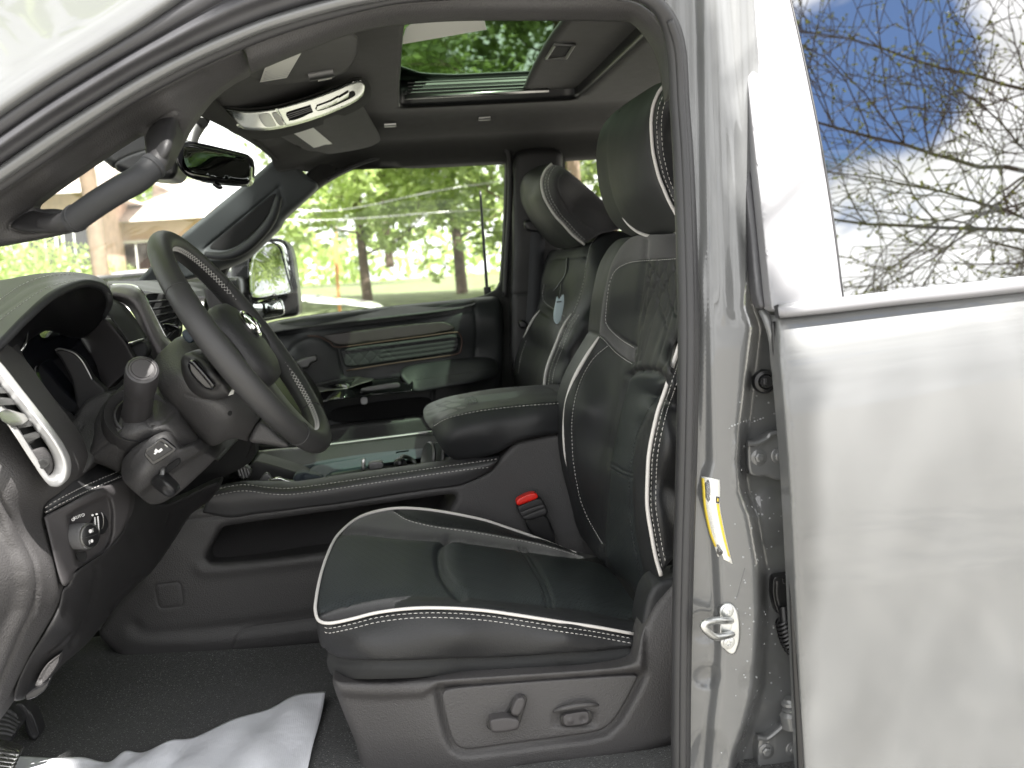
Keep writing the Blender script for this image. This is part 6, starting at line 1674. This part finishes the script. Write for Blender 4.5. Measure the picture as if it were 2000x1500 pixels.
# rear switches on the near spoke
bp_ = relief('paddle_housing', whl, [(352, 705), (360, 690), (378, 688), (400, 700), (430, 738), (452, 765), (448, 775), (420, 782), (392, 778), (370, 762), (356, 735)], [(352, 705, .315), (400, 700, .29), (452, 765, .285), (380, 772, .31), (400, 740, .28)], M['plastic_dark'], step=4, r=.010, back=.08, grooves=[([(366, 705), (374, 730), (392, 754), (418, 765), (432, 755)], .002, .003)])
relief('rear_button', whl, [(366, 712), (372, 703), (380, 703), (396, 720), (414, 742), (421, 756), (414, 762), (398, 758), (380, 740), (370, 726)], .272, M['gloss_black'], step=3, r=.005, back=.02, grooves=[([(378, 708), (396, 728), (416, 752)], -.003, .003)])
sp_h = hit(bp_, 362, 697)
seam_line('spoke_stitching', bp_, [(356, 694), (362, 688), (372, 684), (382, 680)], whl, L=.004)
slab('paddle_blue', whl, [(354, 650), (362, 642), (374, 650), (380, 664), (372, 672), (360, 664)], .36, M['blue_grey'], .004, .03, 3)
mb = MB()
for k in range(5): mb.tube([P(446 + 1.5 * k, 772 - 2.4 * k, .268), P(456 + .5 * k, 769 - 2 * k, .268)], .0007, 5, smooth=0)
mb.build('edge_ribs', M['icon_grey'], whl)

# ================================================================== FLOOR AND PEDALS
ZF = .792
fl = []
def zfloor(x, y):
    return ZF + .22 * smooth01((-.85 - x) / .25) + .01 * np.sin(x * 9) * np.cos(y * 7) + .02 * smooth01((y - .62) / .2)
sheet_xy('floor_carpet', truck, [(-1.1, .05), (-1.1, .95), (1.2, .95), (1.2, .05)], [], zfloor, M['carpet'], .03, .01, 0)
mb = MB(); mb.box((.2, .07, .70), (3.0, .16, .15), 0, None, .02); mb.build('sill', M['plastic'], truck)
mb = MB(); mb.box((.2, .98, .62), (3.6, 1.96, .08)); mb.build('floor_pan', M['black_hole'], truck, False, None)
mb = MB(); mb.box((-1.15, .98, 1.0), (.06, 1.8, .8)); mb.build('firewall', M['black_hole'], truck, False, None)
# paper mat
mat_edge = [(-60, 1482), (28, 1481), (105, 1479), (160, 1482), (210, 1481), (245, 1474), (280, 1465), (332, 1454), (378, 1432), (455, 1409), (525, 1381), (577, 1363), (636, 1349)]
def pz_(px, py, h): 
    q = Pz(px, py, ZF + h); return q
rows_ = []
ht = [.012, .012, .013, .013, .014, .016, .018, .020, .022, .026, .030, .036, .045]
for k in range(6):
    t = k / 5
    r_ = []
    for i, (a, b) in enumerate(mat_edge):
        q = pz_(a, b, ht[i])
        far = Vector((q.x, q.y, q.z)); nr = Vector((q.x + (-.02 if i == 12 else 0), .165, ZF + .012))
        p = far.lerp(nr, t)
        p.z += .007 * math.sin(i * 1.3 + t * 2.0) * math.sin(t * PI * .9 + .3) + .006 * math.sin(i * 2.9 + t * 7)
        r_.append(p)
    rows_.append(r_)
pm = loft('paper_floor_mat', rows_, M['paper'] if 'paper' in M else material('paper', (.60, .61, .65), .8, bump=[('weave', 300, .5, .0010), ('noise', 35, .3, .008)], var=(14, .05)), None, 8, 8, .0008)
tag(pm, 'white textured paper floor mat lying crumpled on the dark carpet', 'paper mat')
for i, (a, b, y) in enumerate(((-30, 1392, 0), )):
    pass
ped = empty('brake_pedal', tuple(P(35, 1420, .45)), truck, 'ribbed black brake pedal')
relief('pedal_pad', ped, [(-60, 1390), (0, 1375), (28, 1384), (46, 1408), (38, 1428), (20, 1452), (-10, 1465), (-60, 1450)], [(-60, 1390, .40), (28, 1384, .44), (46, 1408, .43), (0, 1460, .38)], M['rubber'], step=4, r=.006, back=.02, grooves=[([(-60 + 0, 1396 + 9 * k), (5, 1388 + 9 * k), (40, 1404 + 8 * k)], .003, .003) for k in range(6)])
relief('pedal_arm', ped, [(22, 1374), (46, 1372), (66, 1396), (78, 1430), (76, 1440), (66, 1448), (52, 1436), (44, 1400)], .46, M['rubber'], step=4, r=.005, back=.03, grooves=[([(34 + 6 * k, 1378), (58 + 5 * k, 1438)], .0015, .002) for k in range(4)])
ap = empty('footrest', tuple(P(10, 1480, .30)), truck, 'pale ribbed metal foot pad in the corner')
relief('pad', ap, [(-60, 1452), (0, 1454), (40, 1466), (38, 1478), (26, 1498), (20, 1530), (-60, 1540)], [(-60, 1452, .32), (40, 1466, .34), (0, 1530, .26)], M['satin_light'], step=4, r=.004, back=.02, grooves=[([(-60, 1462 + 9 * k), (36, 1476 + 8 * k)], .003, .002) for k in range(6)])
# ================================================================== OUTSIDE
def terrain(x, y):
    z = 1.15 * smooth01((y - 8.5) / 14) + .25 * smooth01((y - 24) / 30)
    return z + .05 * np.sin(x * .4) * smooth01((y - 9) / 4)
material('concrete', (.27, .26, .24), .85, bump=[('noise', 60, .5, .01), ('noise', 8, .3, .02)], var=(1.3, .16))
material('grass', (.17, .20, .09), .9, bump=('noise', 30, 1.0, .08), var=(2.0, .35))
material('path', (.42, .36, .30), .9, var=(2, .1))
material('bark', (.13, .095, .07), .9, bump=('noise', 40, 1.0, .03), var=(8, .3))
material('twig_bark', (.085, .065, .055), .85)
material('brick', (.58, .40, .32), .85, var=(3, .2), bump=('noise', 60, .5, .01))
material('render_wall', (.60, .44, .36), .85, var=(2, .1))
material('roof', (.55, .48, .44), .8, var=(4, .2))
material('stake_wood', (.50, .24, .09), .7)
material('pole_wood', (.26, .19, .14), .85, var=(6, .2))
def leaf_mat(name, col, tr):
    m = bpy.data.materials.new(name); m.use_nodes = True; t = m.node_tree; t.nodes.clear()
    d = nn(t, 'ShaderNodeBsdfDiffuse'); d.inputs[0].default_value = (*col, 1)
    tn = nn(t, 'ShaderNodeBsdfTranslucent'); tn.inputs[0].default_value = (*tr, 1)
    g_ = nn(t, 'ShaderNodeBsdfGlossy'); g_.inputs['Roughness'].default_value = .4
    oi = nn(t, 'ShaderNodeNewGeometry')
    hsv = nn(t, 'ShaderNodeHueSaturation'); hsv.inputs['Color'].default_value = (*col, 1)
    mr = nn(t, 'ShaderNodeMapRange'); mr.inputs['To Min'].default_value = .55; mr.inputs['To Max'].default_value = 1.5
    t.links.new(oi.outputs['Random Per Island'], mr.inputs[0]); t.links.new(mr.outputs[0], hsv.inputs['Value']); t.links.new(hsv.outputs[0], d.inputs[0])
    a = nn(t, 'ShaderNodeMixShader', i_Fac=.5); b = nn(t, 'ShaderNodeMixShader', i_Fac=.05); o = nn(t, 'ShaderNodeOutputMaterial')
    t.links.new(d.outputs[0], a.inputs[1]); t.links.new(tn.outputs[0], a.inputs[2]); t.links.new(a.outputs[0], b.inputs[1]); t.links.new(g_.outputs[0], b.inputs[2]); t.links.new(b.outputs[0], o.inputs[0])
    M[name] = m
leaf_mat('leaf', (.28, .36, .12), (.58, .70, .26))
leaf_mat('leaf_dark', (.14, .19, .07), (.36, .46, .16))
leaf_mat('bud', (.13, .13, .03), (.16, .17, .03))

def grid_ground(name, x0, x1, y0, y1, nx, ny, dz, mat):
    xs = np.linspace(x0, x1, nx); ys_ = np.linspace(y0, y1, ny)
    V = [(x, y, float(terrain(x, y)) + dz) for y in ys_ for x in xs]
    Fc = [(j * nx + i, j * nx + i + 1, (j + 1) * nx + i + 1, (j + 1) * nx + i) for j in range(ny - 1) for i in range(nx - 1)]
    return mesh_obj(name, V, Fc, mat)
pl = grid_ground('parking_lot', -400, 400, -400, 9.0, 9, 5, 0.0, M['concrete']); tag(pl, kind='structure')
for i in range(0): pass
lw = grid_ground('lawn', -300, 300, 8.8, 400, 61, 200, .004, M['grass']); tag(lw, kind='structure')
ptg = grid_ground('path', -60, 60, 15.0, 16.6, 40, 4, .02, M['path']); tag(ptg, kind='structure')

rng = random.Random(11)
def tree_mesh(h, r, crown_lo, crown_r, nleaf, leaf, seed, lmat, trunk_mat='bark', open_=.5):
    rg = random.Random(seed)
    tm = MB(); tips = []
    pts = [Vector((0, 0, 0))]
    lean_ = Vector((rg.uniform(-.04, .04), rg.uniform(-.04, .04), 1))
    n = 7
    for i in range(1, n + 1):
        pts.append(Vector((lean_.x * h * i / n + rg.uniform(-.05, .05), lean_.y * h * i / n + rg.uniform(-.05, .05), h * .93 * i / n)))
    tm.tube(pts, [r * (1.25 - 1.1 * i / n) for i in range(n + 1)], 10, smooth=3)
    nb = 16
    for k in range(nb):
        t = crown_lo / h + (1 - crown_lo / h) * (k + .3) / nb * .95
        i = min(int(t / .93 * n), n - 1)
        p0 = pts[i].lerp(pts[i + 1], (t / .93 * n) - i)
        a = k * 2.4 + rg.uniform(-.4, .4)
        L = crown_r * (1.05 - .65 * ((t * h - crown_lo) / (h - crown_lo))) * rg.uniform(.7, 1.15)
        d = Vector((math.cos(a), math.sin(a), rg.uniform(.15, .6))).normalized()
        p1 = p0 + d * L * .5; p2 = p0 + d * L + Vector((0, 0, rg.uniform(-.1, .3) * L))
        tm.tube([p0, p1, p2], [r * .35 * (1.1 - t), r * .22 * (1.1 - t), .008], 6, smooth=3)
        tips += [(p1, L * .35), (p1.lerp(p2, .5), L * .35), (p2, L * .32)]
        for q in range(3):
            s = p0.lerp(p2, rg.uniform(.35, .9)); e = s + Vector((rg.gauss(0, 1), rg.gauss(0, 1), rg.uniform(-.2, .9))).normalized() * L * .45
            tm.tube([s, e], [.012, .005], 4, smooth=0); tips.append((e, L * .30))
    V, Fc = [], []
    # leaves gather in small sprays around the limb ends
    sprays = []
    for c, rad in tips:
        for _ in range(9):
            v = Vector((rg.gauss(0, 1), rg.gauss(0, 1), rg.gauss(0, .75))) * rad * .75
            sprays.append(c + v)
    per = max(1, nleaf // len(sprays))
    for s in sprays:
        if rg.random() < open_ * .75: continue
        sz = rg.uniform(.08, .22)
        for _ in range(per):
            p = s + Vector((rg.gauss(0, 1), rg.gauss(0, 1), rg.gauss(0, 1))) * sz
            u = Vector((rg.gauss(0, 1), rg.gauss(0, 1), rg.gauss(0, .6))).normalized(); w = u.orthogonal().normalized()
            w = (w + u.cross(w) * rg.uniform(-2, 2)).normalized()
            q = leaf * rg.uniform(.6, 1.2); b = len(V)
            V += [p - u * q, p + w * q * .5, p + u * q, p - w * q * .5 + u.cross(w) * q * .15]
            Fc.append((b, b + 1, b + 2, b + 3))
    return tm, (V, Fc)
def make_tree(name, loc, args, label, group, cat='tree', lmat='leaf'):
    t = empty(name, loc, None, label, cat, group)
    tm, (V, Fc) = tree_mesh(*args)
    off_ = Vector(loc)
    tm.V = [v + off_ for v in tm.V]
    tm.build('trunk', M['bark'], t)
    mesh_obj('crown', [v + off_ for v in V], Fc, M[lmat], t, False)
    return t
def copy_tree(src, loc, rz, sc, label):
    c = src.copy(); COL.objects.link(c)
    c.location = loc; c.rotation_euler = (0, 0, rz); c.scale = (sc, sc, sc); c['label'] = label
    for ch in src.children:
        d = ch.copy(); COL.objects.link(d); d.parent = c
    return c
def gp(px, y):
    q = P(px, 560, y); return Vector((q.x, y, float(terrain(q.x, y)) - .03))
G1 = 'young leafy trees beyond the far windows'
tA = make_tree('leafy_tree', gp(902, 22), (9.5, .105, 1.0, 2.5, 20000, .11, 4, 'leaf'), 'leafy tree with the thick trunk near the upright rod in the far window', G1)
tB = make_tree('leafy_tree', gp(717, 20), (8.0, .085, .9, 2.3, 18000, .11, 9, 'leaf'), 'slim leafy tree standing just right of the far door mirror', G1)
tC = make_tree('leafy_tree', gp(1136, 17), (10.5, .14, .8, 2.7, 22000, .12, 21, 'leaf'), 'tree with bare pale trunk seen through the rear far window', G1, lmat='leaf_dark')
spots = [(tA, 560, 25, 1.0, 1.05, 'tree behind the far door mirror'), (tB, 800, 27, 2.0, 1.25, 'tree in the middle of the far window, set back'), (tB, 640, 29, 4.0, 1.2, 'tree showing above the mirror at the left of the far window'),
         (tA, 990, 28, 3.0, 1.2, 'tree at the right edge of the far window'), (tC, 1260, 22, 1.5, 1.0, 'dark tree hidden partly by the near headrest'), (tC, 1060, 27, .4, 1.1, 'dark green tree behind the far door pillar'),
         (tB, 455, 27, 1.2, 1.3, 'tree seen through the windscreen above the mirror glass'), (tA, 380, 36, 5.1, 1.0, 'pale tree seen between the wheel and rear view mirror'), (tC, 880, 36, 2.4, 1.35, 'tall tree filling the sunroof view'),
         (tC, 700, 40, 4.4, 1.3, 'distant tall tree behind the slim trunk'), (tA, 300, 44, 2.2, 1.1, 'distant tree left of the roof of the house')]
spots += [(tB, 505, 33, .3, 1.5, 'far tree left of the near window trees, behind the mirror'), (tA, 610, 38, 1.9, 1.3, 'far tree behind the orange stakes at the left'), (tB, 765, 37, 3.3, 1.5, 'far tree behind the orange stakes in the middle'),
          (tA, 835, 33, 4.6, 1.2, 'tree just left of the thick trunk, further back'), (tB, 945, 40, 5.3, 1.6, 'far tree just right of the thick trunk'), (tA, 1180, 34, 2.7, 1.3, 'far tree beside the pale pole in the rear window'),
          (tB, 400, 48, .8, 1.4, 'far tree over the pale peach house'), (tB, 860, 24, 3.9, .75, 'small young tree left of the thick trunk')]
for s_, px, y, rz, sc, lb in spots:
    copy_tree(s_, gp(px, y), rz, sc, lb)
# far-off woods closing the view
rg = random.Random(31); V, Fc = [], []
for _ in range(10000):
    x = rg.uniform(-75, 60); yb = 72 + rg.uniform(-5, 10)
    hh = 6.0 + 2.0 * math.sin(x * .31) + 1.5 * math.sin(x * .83 + 1)
    p = Vector((x, yb, 1.2 + hh * rg.random() ** .8)); u = Vector((rg.gauss(0, 1), rg.gauss(0, 1), rg.gauss(0, 1))).normalized(); w = u.orthogonal().normalized(); q = rg.uniform(.25, .55); b = len(V)
    V += [p - u * q, p + w * q * .6, p + u * q, p - w * q * .6]; Fc.append((b, b + 1, b + 2, b + 3))
wdz = mesh_obj('woods', V, Fc, M['leaf'], None, False); tag(wdz, kind='stuff')
# low bushes at the left
bush = empty('bush', gp(60, 24), None, 'rounded green bush low down at the left through the windscreen', 'bush', 'bushes by the house')
def bush_mesh(seed, w, h):
    rg = random.Random(seed); V, Fc = [], []
    for _ in range(4200):
        a = rg.uniform(0, 2 * PI); rr = math.sqrt(rg.random()) ; zz = rg.random()
        p = Vector((math.cos(a) * rr * w, math.sin(a) * rr * w, (.05 + zz * (1 - .6 * rr * rr)) * h + .1 * math.sin(a * 5)))
        u = Vector((rg.gauss(0, 1), rg.gauss(0, 1), rg.gauss(0, 1))).normalized(); w_ = u.orthogonal().normalized(); q = rg.uniform(.05, .10); b = len(V)
        V += [p - u * q, p + w_ * q * .5, p + u * q, p - w_ * q * .5]; Fc.append((b, b + 1, b + 2, b + 3))
    return V, Fc
V, Fc = bush_mesh(2, 2.0, 1.9); bl = gp(60, 24)
mesh_obj('foliage', [v + bl for v in V], Fc, M['leaf'], bush, False)
mb = MB(); mb.tube([bl, bl + Vector((0, 0, .9))], [.06, .02], 6, smooth=0); mb.build('stem', M['bark'], bush)
for px, y, sc, lb in ((-10, 22, 1.1, 'green bush at the very left edge of the windscreen view'), (450, 34, .8, 'small bush seen past the far pillar base'), (1000, 30, .5, 'low hedge plant at the foot of the far trees')):
    copy_tree(bush, gp(px, y), px, sc, lb)
# stakes
st0 = empty('wooden_stake', gp(660, 18), None, 'orange wooden stake nearest the far door mirror', 'stake', 'orange stakes standing on the lawn')
mb = MB(); b = gp(660, 18); mb.box(b + Vector((0, 0, .75)), (.055, .05, 1.5), 0, None, .006); mb.build('post', M['stake_wood'], st0)
for i, (px, y, sc, lb) in enumerate(((677, 19, 1.15, 'second orange stake from the far door mirror'), (690, 18, .95, 'third orange stake, just left of the slim trunk'), (745, 20, 1.1, 'orange stake just right of the slim trunk'),
                                     (757, 18.5, 1.0, 'orange stake in the middle of the far window'), (783, 21, 1.1, 'orange stake right of the window middle'), (815, 20, .9, 'rightmost orange stake, left of the thick trunk'))):
    copy_tree(st0, gp(px, y), .2 * i, sc, lb)
# a house seen through the windscreen
def house(px0, px1, y, depth, hz, roofh, wall, label):
    a, b = gp(px0, y), gp(px1, y)
    h_ = empty('house', ((a.x + b.x) / 2, y + depth / 2, a.z), None, label, 'house')
    z0 = min(a.z, b.z) - .3
    mb = MB(); mb.box(((a.x + b.x) / 2, y + depth / 2, z0 + hz / 2), (b.x - a.x, depth, hz)); mb.build('wall', M[wall], h_, False, None)
    mb = MB(); e = .5; zt = z0 + hz
    V = [(a.x - e, y - e, zt), (b.x + e, y - e, zt), (b.x + e, y + depth + e, zt), (a.x - e, y + depth + e, zt), (a.x + depth * .3, y + depth / 2, zt + roofh), (b.x - depth * .3, y + depth / 2, zt + roofh)]
    mb.add(V, [(0, 1, 5, 4), (1, 2, 5), (2, 3, 4, 5), (3, 0, 4), (3, 2, 1, 0)]); mb.build('roof', M['roof'], h_, False, None)
    n = max(2, int((b.x - a.x) / 2.2))
    for i in range(n):
        x = a.x + (b.x - a.x) * (i + .5) / n
        mb = MB(); mb.box((x, y - .01, z0 + hz * .6), (.9, .06, 1.1)); w = mb.build('window', M['screen'], h_, False, None)
        mb = MB()
        for dx, dz, sx, sz in ((-.48, 0, .08, 1.26), (.48, 0, .08, 1.26), (0, .59, 1.04, .08), (0, -.59, 1.04, .08), (0, 0, .04, 1.1)): mb.box((x + dx, y - .05, z0 + hz * .6 + dz), (sx, .06, sz))
        mb.build('window_frame', M['paint_white'], h_, False, None)
    return h_
house(225, 420, 34, 8, 3.0, 1.6, 'render_wall', 'pale peach house with low roof seen through the windscreen')
house(70, 185, 30, 7, 3.6, 1.2, 'brick', 'brown brick house at the left, behind the wooden pole')
# utility pole
po = empty('utility_pole', gp(205, 16), None, 'weathered wooden utility pole seen through the windscreen', 'pole')
mb = MB(); b = gp(205, 16); mb.tube([b, b + Vector((-.12, 0, 4)), b + Vector((-.25, 0, 8.5))], [.13, .12, .10], 12); mb.build('shaft', M['pole_wood'], po)
mb = MB(); mb.box(b + Vector((-.23, 0, 7.9)), (1.9, .1, .12)); mb.build('crossarm', M['pole_wood'], po)
po2 = empty('utility_pole', gp(1134, 15), None, 'pale wooden pole standing behind the rear far window', 'pole')
mb = MB(); b = gp(1134, 15); mb.tube([b, b + Vector((.0, 0, 5)), b + Vector((.0, 0, 9))], [.10, .09, .08], 12); mb.build('shaft', M['pole_wood'], po2)
wire = empty('overhead_wire', P(600, 400, 14), None, 'thin overhead wires sagging across the far window', 'wire')
for (a, m_, b2) in (((300, 330), (600, 412), (1150, 330)), ((300, 420), (620, 430), (1150, 400))):
    tube('cable', PP([(a[0], a[1], 14), (m_[0], m_[1], 14.5), ((m_[0] + b2[0]) / 2, (m_[1] + b2[1]) / 2 - 2, 14.5), (b2[0], b2[1], 15)]), .007, M['satin'], wire, 5)

# white parked car beyond the truck
car = empty('parked_car', tuple(gp(600, 12.5)), None, 'white car parked beyond the truck, its windscreen right of the mirror', 'car')
cb0 = P(757, 592, 11.6)
cz = float(terrain(cb0.x, 12.0))
cz = cb0.z - .88
prof = [(-.02, .25), (.0, .62), (-.06, .80), (-.30, .90), (-.95, 1.00), (-1.10, 1.02), (-4.0, 1.05), (-4.55, .98), (-4.62, .60), (-4.55, .25)]
def car_body():
    rows = []
    for y_, s in ((0, .94), (.06, .985), (.25, 1.0), (.9, 1.01), (1.55, 1.0), (1.74, .985), (1.8, .94)):
        rows.append([Vector((cb0.x + x * (1 if x > -2 else 1) , 11.6 + y_, cz + .25 + (z - .25) * s)) for x, z in prof])
    return rows
loft('body', car_body(), M['paint_white'], car, 3, 3, .01)
gh = [(-1.05, 1.0), (-1.75, 1.36), (-2.1, 1.44), (-3.1, 1.45), (-3.6, 1.38), (-4.15, 1.04)]
def gh_row(y_, s): return [Vector((cb0.x + x, 11.6 + y_, cz + 1.0 + (z - 1.0) * s)) for x, z in gh]
loft('cabin', [gh_row(.12, .0), gh_row(.20, .75), gh_row(.34, .97), gh_row(.9, 1.0), gh_row(1.46, .97), gh_row(1.6, .75), gh_row(1.68, 0)], M['gloss_black'], car, 4, 3, .01)
loft('roof', [[Vector((cb0.x + x, 11.6 + y_, cz + z + dz)) for x, z in ((-1.95, 1.42), (-2.3, 1.455), (-3.1, 1.46), (-3.5, 1.41))] for y_, dz in ((.36, -.02), (.9, .012), (1.44, -.02))], M['paint_white'], car, 4, 4, .02)
for (x, y_) in ((-.85, 0), (-3.75, 0), (-.85, 1.8), (-3.75, 1.8)):
    mb = MB(); c = Vector((cb0.x + x, 11.6 + y_, cz + .32)); mb.lathe(c - Vector((0, .1, 0)), (0, 1, 0), [(.2, 0), (.30, .0), (.32, .03), (.32, .17), (.30, .2), (.2, .2)], 28); w = mb.build('wheel', M['rubber'], car)
    mb = MB(); mb.lathe(c - Vector((0, .105, 0)), (0, 1, 0), [(.03, 0), (.19, .01), (.20, .2), (.03, .21)], 24); mb.build('wheel_rim', M['satin'], w)
for y_ in (.3, 1.5):
    mb = MB(); mb.box((cb0.x - .04, 11.6 + y_, cz + .68), (.12, .34, .14), 0, None, .03); mb.build('headlight', M['icon_white'], car)

# ---- the budding tree behind the camera, mirrored in the rear door glass
bt = empty('budding_tree', (8.2, -5.6, 0), None, 'bare spring tree with yellow green buds mirrored in the rear door glass', 'tree')
rg = random.Random(77)
tw = MB(); BV_, BF_ = [], []
def bud(p, d, s):
    for k in range(rg.choice((1, 2, 2, 3))):
        u = (d + Vector((rg.gauss(0, .7), rg.gauss(0, .7), rg.gauss(0, .7)))).normalized(); w = u.orthogonal().normalized(); v = u.cross(w); b = len(BV_)
        q = s * rg.uniform(.6, 1.3)
        BV_.extend([p, p + u * q * .6 + w * q * .35, p + u * q * 1.3, p + u * q * .6 - w * q * .35 + v * q * .2, p + u * q * .6 + v * q * .35])
        BF_.extend([(b, b + 1, b + 2), (b, b + 2, b + 3), (b, b + 4, b + 2)])
def branch(p, d, L, r, lvl):
    n = max(3, int(L / (.28 if lvl < 2 else .12)))
    pts = [p]; rs = [r]; dd = d.normalized()
    for i in range(n):
        dd = (dd + Vector((rg.gauss(0, 1), rg.gauss(0, 1), rg.gauss(0, 1))) * (.07 + .03 * lvl) + Vector((0, 0, .012))).normalized()
        pts.append(pts[-1] + dd * L / n); rs.append(max(r * (1 - .85 * (i + 1) / n), .0032))
        t = (i + 1) / n
        if lvl < 4 and t > .15:
            k = (2 if lvl in (1, 2) else 1) if rg.random() < (.52 if lvl < 3 else .22) else 0
            for _ in range(k):
                s = Vector((rg.gauss(0, 1), rg.gauss(0, 1), rg.gauss(0, 1))); s = (s - s.dot(dd) * dd).normalized()
                nd = (dd * rg.uniform(.7, 1.3) + s).normalized()
                branch(pts[-1], nd, L * rg.uniform(.28, .5) * (1.15 - .6 * t) , rs[-1] * .6 if lvl < 2 else max(rs[-1] * .6, .0032), lvl + 1)
        if lvl >= 3 and rg.random() < .42: bud(pts[-1], dd, .018)
    if lvl >= 2: bud(pts[-1], dd, .024)
    tw.tube(pts, rs, 5 if lvl > 1 else 8, smooth=0)
tw.tube([(8.2, -5.6, 0), (8.1, -5.5, 2.5), (8.2, -5.6, 5.5), (8.3, -5.7, 9)], [.20, .16, .12, .05], 10)
for (p, d, L, r) in (((8.1, -5.5, 4.6), (-1, .22, .24), 5.6, .040), ((8.1, -5.5, 3.8), (-1, .33, .20), 5.0, .030), ((8.2, -5.6, 5.6), (-1, .12, .30), 6.0, .036),
                     ((8.1, -5.5, 3.3), (-1, .42, .08), 4.6, .026), ((8.2, -5.6, 6.6), (-1, .1, .35), 5.0, .03), ((8.1, -5.5, 5.1), (-.9, .5, .25), 4.6, .028), ((8.1, -5.5, 4.1), (-1, .05, .3), 5.4, .03)):
    branch(Vector(p), Vector(d), L, r, 1)
tw.build('branches', M['twig_bark'], bt)
mesh_obj('buds', BV_, BF_, M['bud'], bt, False)
# ---- added unseen tree, its leaves set sunward to shade the seat and jamb
shade_tree = empty('leafy_tree', (1.2, -6.8, 0), None, 'added unseen tree behind the viewpoint, its leaves placed to shade the cab', 'tree')
rg = random.Random(8); V, Fc = [], []
def shade(n, x0, x1, y0, y1, z0, z1, t0, t1):
    for _ in range(n):
        p = Vector((rg.uniform(x0, x1), rg.uniform(y0, y1), rg.uniform(z0, z1))) + sun_dir * rg.uniform(t0, t1)
        u = Vector((rg.gauss(0, 1), rg.gauss(0, 1), rg.gauss(0, .5))).normalized(); w = u.orthogonal().normalized(); q = rg.uniform(.03, .06); b = len(V)
        V.extend([p - u * q, p + w * q * .6, p + u * q, p - w * q * .6]); Fc.append((b, b + 1, b + 2, b + 3))
shade(5200, -.16, .505, -.01, .03, .60, 2.05, 3.0, 3.5)
shade(700, -.38, -.16, -.01, .03, 1.0, 1.75, 3.0, 3.5)  # thinner added leaves, put in to dapple the sun on the floor mat
mesh_obj('crown', V, Fc, M['leaf_dark'], shade_tree, False)
mb = MB(); cq = Vector((.2, .2, 1.2)) + sun_dir * 3.3
mb.tube([(1.2, -6.8, 0), (1.25, -6.7, 2.4), (1.2, -6.6, 5.2), (1.1, -6.5, 7.5)], [.17, .14, .09, .03], 10)
mb.tube([(1.25, -6.7, 3.2), (1.3, -4.5, 4.6), cq + Vector((0, -.8, .2)), cq + Vector((-.1, .2, 0))], [.07, .05, .025, .008], 8)
for k in range(14):
    mb.tube([cq + Vector((0, -.8 + .07 * k, .2 - .015 * k)), cq + Vector((rg.uniform(-.5, .5), -.6 + .08 * k, rg.uniform(-.35, .35)))], [.009, .003], 5, smooth=0)
mb.build('trunk', M['bark'], shade_tree)
